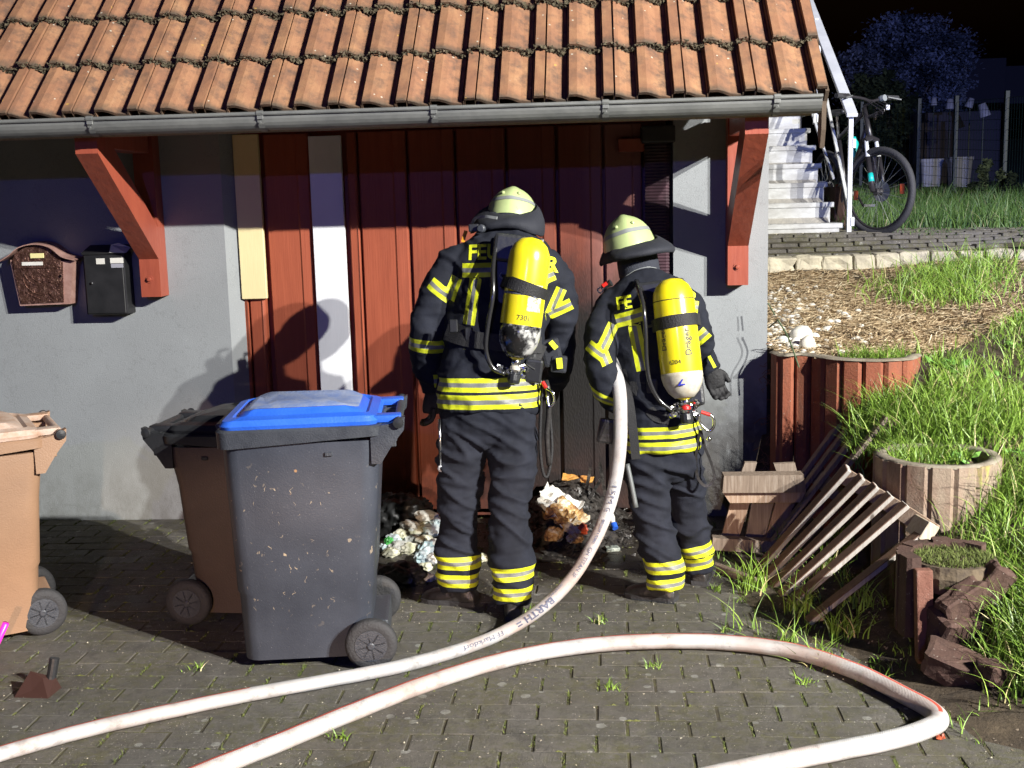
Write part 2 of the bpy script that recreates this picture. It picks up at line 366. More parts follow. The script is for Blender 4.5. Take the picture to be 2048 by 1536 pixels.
def m_paver():
    m = mat('grey_paver', (.10, .095, .085), .88); t = NT(m); P = t.world(); rd = t.rand(); x, y, z = t.sep(P)
    n = t.noise(P, 7, 6, .65); c = t.ramp(n, [(.3, (.085, .08, .07)), (.55, (.12, .112, .098)), (.75, (.16, .148, .13))])
    c = t.mix(t.math('MULTIPLY', rd, .55), c, (.13, .12, .105))
    fine = t.step(t.noise(P, 150, 4, .7), .55, .7); c = t.mix(t.math('MULTIPLY', fine, .35), c, (.19, .18, .16))
    # pale lichen discs
    vc = t.vor(P, 11, out='Color'); rr = t.math('MULTIPLY', t.sep(vc)[0], .22)
    d = t.math('ADD', t.vor(P, 11), t.math('MULTIPLY', t.noise(P, 70, 3), .08))
    sp = t.math('MULTIPLY', t.step(t.math('SUBTRACT', rr, d), -.035, -.01), .8); c = t.mix(sp, c, (.33, .33, .30))
    d2 = t.vor(P, 34); sp2 = t.math('MULTIPLY', t.math('SUBTRACT', 1.0, t.step(d2, .10, .14)), t.step(t.sep(t.vor(P, 34, out='Color'))[1], .45, .5)); c = t.mix(t.math('MULTIPLY', sp2, .55), c, (.40, .38, .33))
    mo = t.math('MULTIPLY', t.step(t.noise(P, 3.1, 6, .7), .42, .60), t.step(t.noise(P, 26, 6, .75), .42, .55)); c = t.mix(t.math('MULTIPLY', mo, .8), c, (.095, .092, .034)); br = t.step(t.noise(P, 1.6, 6, .75), .4, .65); c = t.mix(t.math('MULTIPLY', br, .45), c, (.075, .062, .045)); wet = t.step(t.noise(P, 2.6, 5, .7), .56, .64); c = t.mix(t.math('MULTIPLY', wet, .45), c, (.04, .037, .033))
    n2 = t.step(t.noise(P, 20, 6, .75), .48, .64); c = t.mix(t.math('MULTIPLY', n2, .5), c, (.045, .041, .035)); n3 = t.step(t.noise(P, 55, 4, .7), .58, .66); c = t.mix(t.math('MULTIPLY', n3, .4), c, (.17, .155, .13))
    ch = t.math('MULTIPLY', t.math('SUBTRACT', 1.0, t.step(t.vor(P, 75), .12, .17)), t.step(t.sep(t.vor(P, 75, out='Color'))[2], .72, .76)); c = t.mix(t.math('MULTIPLY', ch, .7), c, (.36, .34, .29))
    # soot and wet ash in front of the fire
    dd = t.math('SQRT', t.math('ADD', t.math('POWER', t.math('SUBTRACT', x, .0), 2.0), t.math('MULTIPLY', t.math('POWER', t.math('SUBTRACT', y, 6.0), 2.0), 1.3)))
    ash = t.math('SUBTRACT', 1.0, t.step(t.math('ADD', dd, t.math('MULTIPLY', t.math('SUBTRACT', t.noise(P, 4, 6, .7), .5), .9)), .65, 1.35)); c = t.mix(t.math('MULTIPLY', ash, .85), c, (.022, .018, .015))
    t.base(c); t.rough(t.math('SUBTRACT', t.mix(ash, .88, .30), t.math('MULTIPLY', wet, .25))); t.bump(t.mix(.5, t.noise(P, 160, 5, .75), t.noise(P, 28, 6, .75)), 1.0, .014); return m
M['paver'] = m_paver()
def m_joint():
    m = mat('mossy_joint_dirt', (.05, .045, .025), .95); t = NT(m); P = t.world()
    t.base(t.ramp(t.noise(P, 9, 6, .7), [(.32, (.045, .038, .026)), (.5, (.075, .064, .036)), (.68, (.11, .115, .032))])); t.bump(t.noise(P, 120, 5, .8), 1.0, .01); return m
M['joint'] = m_joint()
def m_tint(name, stops, rough=.7, trans=0):
    m = mat(name, stops[0][1], rough); t = NT(m); t.base(t.ramp(t.attr('tint'), stops))
    if trans: m.node_tree.nodes['Principled BSDF'].inputs['Subsurface Weight'].default_value = 0
    return m
M['grass'] = m_tint('grass_blades', [(0, (.055, .10, .015)), (.35, (.14, .25, .03)), (.7, (.22, .36, .045)), (.93, (.32, .44, .08)), (1, (.48, .42, .2))], .5)
M['lawn'] = m_tint('lawn_blades', [(0, (.018, .045, .010)), (.5, (.045, .10, .017)), (.9, (.085, .15, .025)), (1, (.2, .19, .10))], .6)
M['mossblade'] = m_tint('joint_moss_blades', [(0, (.04, .05, .012)), (.5, (.10, .13, .025)), (1, (.17, .21, .045))], .8)
M['straw'] = m_tint('straw_mulch', [(0, (.14, .09, .05)), (.35, (.36, .26, .15)), (.7, (.52, .41, .25)), (1, (.68, .60, .43))], .8)
M['leafdark'] = m_tint('dark_leaves', [(0, (.02, .03, .012)), (1, (.06, .075, .03))], .6)
M['blossom'] = m_tint('pale_blossom_leaves', [(0, (.03, .035, .035)), (.5, (.13, .135, .15)), (1, (.38, .38, .42))], .6)
def m_palisade(name, a, b, c_, yel):
    m = mat(name, a, .85); t = NT(m); P = t.world(); x, y, z = t.sep(P); rd = t.rand()
    c = t.ramp(t.noise(P, 6, 6, .7, (1, 1, .5)), [(.32, a), (.55, b), (.8, c_)]); c = t.mix(t.math('MULTIPLY', rd, .3), c, b)
    st = t.step(t.noise(P, 11, 6, .75, (1.6, 1.6, .35)), .5, .66); c = t.mix(t.math('MULTIPLY', st, .5), c, (.10, .06, .04))
    if yel: yy = t.math('MULTIPLY', t.step(t.noise(P, 5, 6, .7, (2, 2, .6)), .52, .64), t.step(x, 1.45, 1.7)); c = t.mix(t.math('MULTIPLY', yy, yel), c, (.46, .42, .06))
    sp = t.step(t.noise(P, 75, 3, .6), .66, .72); c = t.mix(t.math('MULTIPLY', sp, .4), c, (.5, .46, .38)); t.base(c); t.bump(t.mix(.4, t.noise(P, 90, 5, .7), t.noise(P, 18, 5, .7)), .8, .008); return m
M['pal_red'] = m_palisade('red_concrete_palisade', (.21, .058, .028), (.27, .085, .042), (.24, .13, .085), 0)
M['pal_ring'] = m_palisade('weathered_red_concrete', (.20, .10, .065), (.29, .22, .16), (.34, .29, .20), .85)
M['pal_top'] = m_palisade('lichen_grey_concrete', (.13, .11, .075), (.26, .23, .175), (.33, .29, .23), 0)
M['old_brick'] = m_palisade('broken_red_concrete', (.04, .022, .016), (.075, .038, .028), (.16, .115, .09), 0)
def m_wood(name, a, b, c_):
    m = mat(name, a, .75); t = NT(m); P = t.tc['Object']; rd = t.rand()
    g = t.noise(P, 9, 6, .65, (9, 9, .6)); c = t.ramp(g, [(.3, a), (.52, b), (.75, c_)]); c = t.mix(t.math('MULTIPLY', rd, .35), c, c_)
    k = t.math('SUBTRACT', 1.0, t.step(t.vor(P, 7, (1, 1, .5)), .05, .09)); c = t.mix(t.math('MULTIPLY', k, .8), c, (.05, .03, .02))
    t.base(c); t.bump(g, .5, .004); return m
M['wood'] = m_wood('weathered_pallet_wood', (.20, .12, .075), (.30, .20, .13), (.42, .34, .27))
M['wood_pale'] = m_wood('pale_pallet_block', (.40, .32, .22), (.52, .44, .33), (.60, .54, .44))
M['wood_shaded'] = m_wood('shaded_slat_face', (.085, .045, .03), (.13, .07, .045), (.18, .105, .07))  # slat faces: shade put into the wood colour
M['wood_lit'] = m_wood('lit_slat_edge', (.25, .22, .185), (.35, .32, .28), (.44, .42, .39))  # slat edges: lamplight put into the wood colour
M['wood_dark'] = m_wood('dark_weathered_wood', (.12, .085, .06), (.20, .15, .11), (.30, .25, .20))
def m_hose():
    m = mat('white_fire_hose', (.68, .68, .67), .55); t = NT(m); P = t.world(); a = t.attr('ang'); s = t.attr('len')
    n = t.noise(P, 4, 6, .7); c = t.ramp(n, [(.3, (.50, .50, .495)), (.55, (.42, .42, .415)), (.8, (.30, .285, .27))])
    wv = t.noise(P, 9, 5, .7); pink = t.math('MULTIPLY', t.step(t.noise(P, 2.1, 5, .7), .45, .62), .55); c = t.mix(pink, c, (.40, .27, .21))
    red = t.math('SUBTRACT', 1.0, t.step(t.math('ABSOLUTE', t.math('SUBTRACT', a, .55)), .028, .036)); c = t.mix(red, c, (.50, .075, .045))
    dk = t.step(t.noise(P, 16, 5, .7), .54, .68); c = t.mix(t.math('MULTIPLY', dk, .5), c, (.19, .175, .16)); dk2 = t.step(t.noise(P, 55, 3, .7), .62, .7); c = t.mix(t.math('MULTIPLY', dk2, .45), c, (.14, .13, .12)); t.base(c)
    wav = t.math('SINE', t.math('MULTIPLY', s, 900)); wav2 = t.math('SINE', t.math('MULTIPLY', a, 160)); t.bump(t.math('ADD', t.math('MULTIPLY', wav, wav2), t.math('MULTIPLY', t.noise(P, 12, 4, .6), 5.0)), .35, .002); return m
M['hose'] = m_hose()
def m_suit(name='turnout_fabric'):
    """dark fabric; attribute sa = distance across the nearest reflective band, sm = mask of that band"""
    m = mat(name, (.018, .02, .027), .85, spec=.3); t = NT(m); P = t.world(); sa = t.attr('sa'); sm = t.attr('sm')
    cl = t.ramp(t.noise(P, 12, 5, .6), [(.35, (.008, .0095, .0155)), (.7, (.0145, .017, .027))])
    band = t.math('MULTIPLY', t.math('SUBTRACT', 1.0, t.step(sa, .97, 1.0)), t.math('SUBTRACT', 1.0, t.step(sm, .98, 1.0)))
    silver = t.math('SUBTRACT', 1.0, t.step(sa, .30, .33))
    dirt = t.noise(P, 25, 5, .7); yel = t.mix(t.math('MULTIPLY', t.step(dirt, .4, .75), .55), (.66, .72, .02), (.36, .38, .06))
    sil = t.mix(t.step(dirt, .45, .7), (.20, .205, .19), (.14, .145, .14))
    tape = t.mix(silver, yel, sil); c = t.mix(band, cl, tape); t.base(c); t.rough(t.mix(band, .85, .42))
    wv = t.math('MULTIPLY', t.noise(P, 380, 2, .5), 1.0); fold = t.noise(P, 16, 5, .65); t.bump(t.mix(.75, wv, fold), .55, .008); return m
M['suit'] = m_suit()
def m_bin_scuff():
    m = mat('scuffed_grey_plastic', (.05, .056, .068), .42); t = NT(m); P = t.tc['Object']; x, y, z = t.sep(P)
    c = t.ramp(t.noise(P, 5, 5, .6), [(.3, (.034, .039, .052)), (.7, (.050, .057, .074))])
    # pale scrapes in the middle of the broad side
    P0 = P; nv = t.nd('ShaderNodeTexNoise'); nv.inputs['Scale'].default_value = 38; t.ln(P, nv.inputs['Vector']); av = t.nd('ShaderNodeVectorMath', operation='MULTIPLY_ADD'); t.ln(nv.outputs['Color'], av.inputs[0]); av.inputs[1].default_value = (.055, .0, .03); t.ln(P, av.inputs[2]); P = av.outputs[0]
    sc1 = t.vor(P, 40, (1.5, .0, .40)); zone = t.math('SUBTRACT', 1.0, t.step(t.math('ABSOLUTE', t.math('SUBTRACT', z, .50)), .16, .36)); zx = t.math('SUBTRACT', 1.0, t.step(t.math('ABSOLUTE', t.math('ADD', x, .07)), .08, .24))
    pick = t.step(t.sep(t.vor(P, 40, (1.5, .0, .40), out='Color'))[0], .30, .34)
    s = t.math('MULTIPLY', t.math('MULTIPLY', t.math('SUBTRACT', 1.0, t.step(t.math('ADD', sc1, t.math('MULTIPLY', t.noise(P, 90, 4), .36)), .26, .32)), pick), t.math('MULTIPLY', zone, zx))
    s3 = t.math('MULTIPLY', t.step(t.noise(P, 60, 2, .4, (1, .2, .5)), .70, .73), t.math('MULTIPLY', zone, .8))
    c = t.mix(t.math('MAXIMUM', t.math('MULTIPLY', s, .8), t.math('MULTIPLY', s3, .5)), c, (.50, .40, .27))
    P = P0
    s2 = t.step(t.noise(P, 190, 2, .5), .71, .75); c = t.mix(t.math('MULTIPLY', s2, .35), c, (.35, .35, .35))
    for (px, pz, r) in ((-.02, .79, .009), (-.045, .70, .005), (-.10, .62, .004)):
        d = t.math('SQRT', t.math('ADD', t.math('POWER', t.math('SUBTRACT', x, px), 2.0), t.math('POWER', t.math('SUBTRACT', z, pz), 2.0)))
        c = t.mix(t.math('MULTIPLY', t.math('SUBTRACT', 1.0, t.step(t.math('ADD', d, t.math('MULTIPLY', t.noise(P, 60, 4), .014)), r, r+.004)), .85), c, (.40, .22, .10))
    t.base(c); t.bump(t.noise(P, 150, 4, .6), .3, .003); return m
M['bin_scuff'] = m_bin_scuff()
def m_copper():
    m = mat('embossed_copper', (.16, .075, .05), .38, .7); t = NT(m); P = t.tc['Object']
    t.base(t.ramp(t.noise(P, 30, 6, .7), [(.3, (.07, .035, .028)), (.55, (.17, .085, .06)), (.75, (.42, .27, .21))])); t.bump(t.noise(P, 22, 4, .7), .9, .02); return m
M['copper'] = m_copper()
M['copper_pink'] = mat('pink_copper_sheet', (.50, .31, .26), .5, .3, noise=(20, (.36, .2, .16), .5))
M['black_paint'] = mat('black_painted_steel', (.010, .0105, .011), .5, noise=(10, (.016, .016, .017), .5))
M['window_yellow'] = mat('yellow_name_label', (.75, .68, .32), .4)
def m_yellowcyl():
    m = mat('yellow_air_cylinder', (.78, .66, .01), .28, coat=.4); t = NT(m); P = t.world()
    c = t.ramp(t.noise(P, 14, 6, .7, (1, 1, .4)), [(.4, (.80, .68, .012)), (.66, (.72, .60, .03)), (.8, (.50, .42, .09))]); t.base(c); return m
M['cyl_yellow'] = m_yellowcyl()
M['cyl_white'] = mat('white_cylinder_paint', (.56, .54, .46), .35, noise=(30, (.45, .40, .30), .5))
def m_burnt():
    m = mat('scorched_paper', (.6, .55, .42), .7); t = NT(m); P = t.tc['Object']
    n = t.noise(P, 9, 6, .7); t.base(t.ramp(n, [(.30, (.02, .015, .012)), (.40, (.16, .07, .025)), (.48, (.42, .26, .09)), (.56, (.60, .55, .42)), (.8, (.68, .66, .58))])); t.bump(t.noise(P, 30, 5, .7), .5, .01); return m
M['burnt_paper'] = m_burnt()
M['ink'] = mat('grey_blue_print', (.065, .075, .13), .6, noise=(60, (.14, .15, .20), .5))
M['ink_dark'] = mat('dark_print', (.04, .035, .03), .6)
M['house_far'] = mat('pale_house_render', (.30, .28, .24), .9, noise=(2, (.36, .34, .31), .5))
M['house_dark'] = mat('dark_timber_cladding', (.06, .05, .055), .9)

# ------------------------------------------------------------------ terrain
def at(px, py, Y): return wy(px, py, Y)
ctl = []
for x in np.arange(-6, 1.0, .6):
    for y in (-4, -1, 1, 2, 3, 4, 5, 6, 6.9): 
        if x < .45 or y < 3.4: ctl.append((x, y, -.03))
ctl += [(.65, 5.0, -.03), (.75, 5.6, -.03), (.8, 4.5, -.03), (.95, 4.1, -.03), (.75, 6.0, .0), (1.15, 3.75, -.025), (1.3, 3.45, -.02), (1.4, 3.0, -.02), (1.6, 2.4, 0), (2.2, 1.8, .05), (2.2, 0, 0), (4, 0, .1), (6, -3, .1), (2, -4, 0),
        (1.05, 4.45, -.02), (1.0, 5.0, .02), (1.0, 5.6, .04), (1.02, 6.0, .06)]
ctl += [tuple(at(*p)) for p in ((2048, 470, 9.3), (2048, 600, 7.5), (2048, 800, 6.0), (2048, 1000, 5.0), (2000, 900, 5.3), (1900, 760, 5.9), (1950, 700, 6.5), (2040, 1180, 4.5))]
ctl += [(1.0, 6.5, .93), (1.0, 7.2, 1.03), (1.0, 8.4, 1.17), (1.6, 6.3, .9), (1.6, 7.2, 1.02), (1.9, 8.3, 1.16), (2.4, 7.6, 1.10), (1.5, 5.14, .54), (1.75, 5.5, .66), (1.5, 5.75, .72), (1.25, 5.72, .66), (1.9, 4.8, .42), (1.7, 4.55, .36), (1.55, 4.2, .25), (1.75, 3.95, .17), (1.65, 3.6, .06), (2.2, 3.6, .25), (2.2, 4.4, .42), (3, 5, .7), (3.2, 3, .35), (4, 6.5, 1.1), (6, 5, 1.2), (5, 8, 1.35), (2.0, 2.8, .05)]
for x in (-6, -3, 0, 1.0, 1.6, 2.3, 3.3, 5, 8, 14): ctl += [(x, 9.1, 1.42), (x, 10.5, 1.44), (x, 14, 1.6), (x, 20, 1.95), (x, 30, 2.6)]
ctl += [(-6, 8.8, 1.4), (-3, 8.8, 1.4), (0, 8.8, 1.4), (14, 6, 1.3), (14, 0, .6)]
ctl = np.array(ctl, dtype=float)
def _phi(r): return r
_A = _phi(np.linalg.norm(ctl[:, None, :2]-ctl[None, :, :2], axis=2)); _n = len(ctl)
_B = np.zeros((_n+3, _n+3)); _B[:_n, :_n] = _A-np.eye(_n)*.02; _B[:_n, _n] = 1; _B[:_n, _n+1:] = ctl[:, :2]; _B[_n, :_n] = 1; _B[_n+1:, :_n] = ctl[:, :2].T
_W = np.linalg.solve(_B, np.concatenate([ctl[:, 2], np.zeros(3)]))
PLX = [.935, .985, 1.07, 1.14, 1.20, 1.32, 1.46, 1.58, 1.66]; PLY = [6.20, 6.06, 6.10, 6.02, 5.92, 5.84, 5.82, 5.88, 6.02]
def terr(x, y):
    x = np.atleast_1d(np.asarray(x, float)); y = np.atleast_1d(np.asarray(y, float)); out = np.empty(x.shape)
    X = x.ravel(); Y = y.ravel(); o = np.empty(len(X))
    for i in range(0, len(X), 20000):
        xs, ys = X[i:i+20000], Y[i:i+20000]
        r = np.hypot(xs[:, None]-ctl[None, :, 0], ys[:, None]-ctl[None, :, 1]); o[i:i+20000] = r@_W[:_n]+_W[_n]+_W[_n+1]*xs+_W[_n+2]*ys
    # the bed is retained by the palisade: it never spills in front of it
    hold = (X < 1.22) & (Y < 6.24) & (Y > 3.9); o = np.where(hold, np.minimum(o, .03), o)
    hold2 = (X < .97) & (Y < 8.0); o = np.where(hold2, np.minimum(o, -.02), o)
    xe = np.interp(Y, [2.4, 3.2, 3.53, 3.9, 4.2, 4.6, 5.0, 5.6, 6.3], [2.0, 1.52, 1.33, 1.10, .96, .80, .66, .56, .62]); e = X-xe
    soil = np.minimum(.004+.12*e, .05); o = np.where((e > -.15) & (Y < 6.2) & (X < 1.22+np.maximum(0, 4.0-Y)), np.maximum(o, soil), o)
    yl = np.interp(X, PLX, PLY); bed = (X > .94) & (X < 1.68) & (Y > yl+.02) & (Y < 6.9); o = np.where(bed, np.maximum(o, .915+.09*(Y-6.0)), o)
    flat = (e <= -.15) & (Y < 6.3); o = np.where(flat, np.minimum(o, -.02), o)
    return o.reshape(x.shape)
def T1(x, y): return float(terr(x, y)[0])
def grid(x0, x1, y0, y1, nx, ny, zf):
    xs = np.linspace(x0, x1, nx); ys = np.linspace(y0, y1, ny); X, Y = np.meshgrid(xs, ys); Z = zf(X, Y)
    V = np.stack([X.ravel(), Y.ravel(), Z.ravel()], 1); i = np.arange((ny-1)*(nx-1)); r = i//(nx-1); c = i % (nx-1); a = r*nx+c
    return V, np.stack([a, a+1, a+nx+1, a+nx], 1)
def nz3(P, s, amp):
    return np.array([mnoise.noise(Vector((p[0]*s, p[1]*s, p[2]*s)))*amp for p in P])
def m_ground():
    m = mat('garden_soil', (.07, .05, .03), .95); t = NT(m); P = t.world(); x, y, z = t.sep(P)
    c = t.ramp(t.noise(P, 10, 6, .75), [(.3, (.035, .026, .018)), (.55, (.085, .062, .038)), (.75, (.16, .12, .075))])
    far = t.step(y, 8.9, 9.6); c = t.mix(t.math('MULTIPLY', far, t.step(t.noise(P, 4, 5, .7), .35, .6)), c, (.06, .11, .025))
    t.base(c); t.bump(t.noise(P, 45, 6, .8), 1.0, .02); return m
M['ground'] = m_ground()
V, Fs = grid(-12, 16, -6, 45, 141, 256, terr)
V[:, 2] += nz3(V, 3.0, .012)
k = (V[:, 0] > .8) & (V[:, 0] < 1.5) & (V[:, 1] > 5.0) & (V[:, 1] < np.interp(V[:, 0], PLX, PLY)+.24); V[k, 2] = np.minimum(V[k, 2], .03)
ground = mesh('ground', V, Fs, M['ground'], smooth=True); tag(ground, kind='structure')
# finer terrain near the bed and slope
sky_unused = None

# ------------------------------------------------------------------ paved driveway: every stone a piece
drive = mesh('driveway', *[np.array([(-4.6, 2.2, -.0022), (2.1, 2.2, -.0022), (1.3, 3.6, -.0022), (.8, 4.9, -.0022), (.7, 6.29, -.0022), (-4.6, 6.29, -.0022)]), [[0, 1, 2, 3, 4, 5]]], M['joint']); tag(drive, kind='structure')
bm_ = MB(); bm_.box((0, 0, -.02), (.1985, .1155, .04), bev=.003); pv = mesh('paver', bm_.V, bm_.F, M['paver']); fix_normals(pv); pvm = pv.data
bpy.data.objects.remove(pv)
PX, PY = .207, .1172; spots = []
for j in range(int((6.30-2.3)/PY)+1):
    y = 6.24-j*PY
    if y < 2.35: continue
    for i in range(-23, 11):
        x = i*PX+(.5*PX if j % 2 else 0)+.02*math.sin(j*.2)
        xe = float(np.interp(y, [2.4, 3.2, 3.53, 3.9, 4.2, 4.6, 5.0, 5.6, 6.3], [2.0, 1.52, 1.33, 1.10, .96, .80, .66, .56, .62]))+.14
        if x < -4.4 or x > xe: continue
        spots.append((x, y))
def inview(x, y, z=0, m=30):
    c = RM.T@(np.array([x, y, z])-CP)
    if c[2] < .2: return False
    u, v = c[0]/c[2]*F+1024, c[1]/c[2]*F+768
    return -m < u < 2048+m and -m < v < 1536+m
seen = [s for s in spots if inview(*s, m=60)]; seen.sort(key=lambda s: s[1]); near = set(seen[:296]); rest = [s for s in spots if s not in near and inview(*s, m=900)]
def pav_jit(x, y):
    return (mnoise.noise(Vector((x*2.2, y*2.2, 0)))*.0025+.0005+random.uniform(-.001, .0015), random.uniform(-.014, .014), random.uniform(-.008, .008), random.uniform(-.018, .018))
for (x, y) in sorted(near):
    o = bpy.data.objects.new('paver', pvm); col.objects.link(o); o.parent = drive; h, a, b, c = pav_jit(x, y); o.location = (x, y, h); o.rotation_euler = (a, b, c)
pm = MB(); base = [v.co.copy() for v in pvm.vertices]; bf = [list(p.vertices) for p in pvm.polygons]
for (x, y) in rest:
    h, a, b, c = pav_jit(x, y); R3 = Matrix.Rotation(c, 3, 'Z')@Matrix.Rotation(a, 3, 'X'); pm.add([R3@v+Vector((x, y, h)) for v in base], bf)
tag(pm.build('paver_field', M['paver'], drive), kind='stuff')

def blades(name, pts, hmin, hmax, wid, lean, matl, parent=None, seg=3, tintf=None, kind='stuff', wind=(0, 0)):
    """many grass blades as one mesh; pts Nx3 roots"""
    n = len(pts); pts = np.asarray(pts, float)
    h = rng.uniform(hmin, hmax, n)*np.clip(rng.normal(1, .25, n), .4, 1.8); a = rng.uniform(0, 2*np.pi, n); L = rng.uniform(.15, 1, n)*lean
    dirx = np.cos(a)*L+wind[0]; diry = np.sin(a)*L+wind[1]; fa = rng.uniform(0, np.pi, n); wx = np.cos(fa)*wid; wyv = np.sin(fa)*wid
    Vs = np.empty((n, 2*seg+1, 3)); 
    for s in range(seg+1):
        t = s/seg; cx = pts[:, 0]+dirx*h*t*t; cy = pts[:, 1]+diry*h*t*t; cz = pts[:, 2]+h*(t-.35*np.hypot(dirx, diry)*t*t*.8)
        wd = (1-t**1.5)
        if s < seg:
            Vs[:, 2*s, 0] = cx-wx*wd; Vs[:, 2*s, 1] = cy-wyv*wd; Vs[:, 2*s, 2] = cz
            Vs[:, 2*s+1, 0] = cx+wx*wd; Vs[:, 2*s+1, 1] = cy+wyv*wd; Vs[:, 2*s+1, 2] = cz
        else: Vs[:, 2*s, 0] = cx; Vs[:, 2*s, 1] = cy; Vs[:, 2*s, 2] = cz
    k = 2*seg+1; b = np.arange(n)[:, None]*k; tris = []
    for s in range(seg-1):
        i = 2*s; tris += [[i, i+1, i+3], [i, i+3, i+2]]
    i = 2*(seg-1); tris.append([i, i+1, i+2]); Tm = np.array(tris)
    Fc = (b[:, :, None]+Tm[None, :, :]).reshape(-1, 3)
    tv = np.clip(rng.normal(.5, .22, n), 0, 1) if tintf is None else tintf(pts); tv = np.where(rng.random(n) < .035, 1.0, tv)
    tint = np.repeat(tv[:, None], k, 1).ravel()
    o = mesh(name, Vs.reshape(-1, 3), Fc, matl, parent, attrs={'tint': tint}); tag(o, kind=kind); return o
def scatter(x0, x1, y0, y1, n, mask=None, dens=None):
    x = rng.uniform(x0, x1, n); y = rng.uniform(y0, y1, n); k = np.ones(n, bool)
    if mask is not None: k &= mask(x, y)
    return x[k], y[k]
# moss and tufts in the short joints of the driveway
mp = []
for (x, y) in seen+rest:
    if random.random() < .62:
        jx = x+PX/2; dens = mnoise.noise(Vector((x*1.3, y*1.3, 3)))
        for k in range(int(random.choice((16, 34, 60, 80))*max(.15, dens+.55))): mp.append((jx+random.gauss(0, .0035), y+random.uniform(-.052, .052), -.004))
    if random.random() < .5:
        for k in range(random.choice((10, 24, 44))): mp.append((x+random.uniform(-.1, .1), y+PY/2+random.gauss(0, .004), -.009))
tag(blades('joint_moss', mp, .006, .017, .0016, .9, M['mossblade'], seg=2), kind='stuff')
tuft = []
for q in ((1225, 1378), (680, 1480), (1430, 1180), (1610, 1365), (1740, 1365), (1690, 1335), (640, 1270), (1310, 1335), (1050, 1225), (1450, 1265), (1200, 1245), (390, 1340)):
    p = gz(*q); n = random.randint(14, 46)
    for k in range(n): tuft.append((p.x+random.gauss(0, .02), p.y+random.gauss(0, .02), -.006))
tag(blades('weed_tufts', tuft, .015, .05, .003, 1.1, M['grass'], seg=3), kind='stuff')
mp2 = MB()
for (x, y) in seen+rest:
    if mnoise.noise(Vector((x*1.6, y*1.6, 9))) < -.05 or random.random() < .35: continue
    for k in range(random.randint(1, 4)):
        if random.random() < .55: q = Vector((x+PX/2+random.gauss(0, .004), y+random.uniform(-.055, .055), -.001)); e = (random.uniform(.004, .009), random.uniform(.008, .022))
        else: q = Vector((x+random.uniform(-.1, .1), y+PY/2+random.gauss(0, .003), -.001)); e = (random.uniform(.01, .03), random.uniform(.003, .008))
        hh = random.uniform(.002, .007); n = 7; ring = [q+Vector((math.cos(6.283*i/n)*e[0]*random.uniform(.6, 1.2), math.sin(6.283*i/n)*e[1]*random.uniform(.6, 1.2), 0)) for i in range(n)]; top_ = q+Vector((0, 0, hh)); mp2.add(ring+[top_], [(i, (i+1) % n, n) for i in range(n)])
m_mp = mat('moss_pad', (.075, .08, .026), .95, noise=(60, (.13, .14, .04), .7), bump=(160, 1.0)); tag(mp2.build('moss_pads', m_mp), kind='stuff')
# grit and crumbs on the paving
gm = MB()
for k in range(3800):
    x = random.uniform(-2.6, 1.4); y = random.uniform(3.1, 6.2)
    if y > 3.4 and random.random() < .35: x = random.uniform(-1.0, 1.2); y = random.uniform(4.6, 6.1)
    r = random.uniform(.0015, .0045); c = Vector((x, y, .004+r)); P = [c+Vector((random.uniform(-1, 1), random.uniform(-1, 1), random.uniform(-.5, .8)))*r for _ in range(4)]
    gm.add(P, [(0, 1, 2), (0, 2, 3), (0, 3, 1), (1, 3, 2)])
gm.build('paving_grit', M['cream'], kind='stuff')

# ------------------------------------------------------------------ the garage
YW = 6.30
gar = thing('garage', 'grey rendered garage with red tiled roof, zinc gutter and sooty red board door', 'garage', (-.8, YW, 0))
def prismz(poly, z0, z1): return MB().prism([(x, y, z0) for x, y in poly], (0, 0, z1-z0))
prismz([(-4.6, YW), (-2.05, YW), (-1.985, YW+.085), (-1.985, YW+.6), (-4.6, YW+.6)], -.05, 2.62).build('wall', M['wall'], gar)
prismz([(.42, YW), (.925, YW), (.925, 8.6), (.42, 8.6)], -.05, 2.62).build('wall', M['wall'], gar)
MB().box((-1.85, 8.5, 1.2), (5.4, .2, 2.6)).build('back_wall', M['wall'], gar)
MB().box((-.78, YW+.45, 2.40), (2.42, .5, .44)).build('lintel', M['black_plastic'], gar)
door = MB().box((-.80, YW+.15, 1.08), (2.38, .03, 2.2)).build('door', M['plank'], gar)
D0 = YW+.082
def plank(xa, xb, z0=.03, z1=2.165, rel=.70, th=.020, m='plank', name='plank', par=None, proud=0):
    wv = xb-xa; u = wv*rel; d = D0-proud
    poly = [(xa, d+.045), (xa, d+.010), (xa+.006, d+.004), (xa+u, d+.000), (xa+u+.010, d-.007), (xb-.012, d-.003), (xb-.004, d+.006), (xb, d+.045)]
    return prismz(poly, z0, z1).build(name, M[m], par or door)
edges_px = [(484, 500), (501, 535), (536, 628), (700, 722), (724, 820), (823, 915), (918, 1016), (1019, 1115), (1119, 1208), (1211, 1288)]
for (a, b) in edges_px:
    xa = wy(a, 480 if a > 530 else 640, D0).x; xb = wy(b, 480 if a > 530 else 640, D0).x; plank(xa, xb-.004)
xa, xb = wy(617, 290, D0-.02).x, wy(681.5, 290, D0-.02).x
MB().box(((xa+xb)/2, D0-.013, 1.09), (xb-xa, .03, 2.12), bev=.003).build('trim_board', M['trim_white'], door)
xa, xb = wy(466, 290, D0-.02).x, wy(517, 290, D0-.02).x
MB().box(((xa+xb)/2, D0-.016, (1.262+2.17)/2), (xb-xa, .03, 2.17-1.262), bev=.003).build('trim_board', M['trim_cream'], door, label='cream trim board cut off at half height')
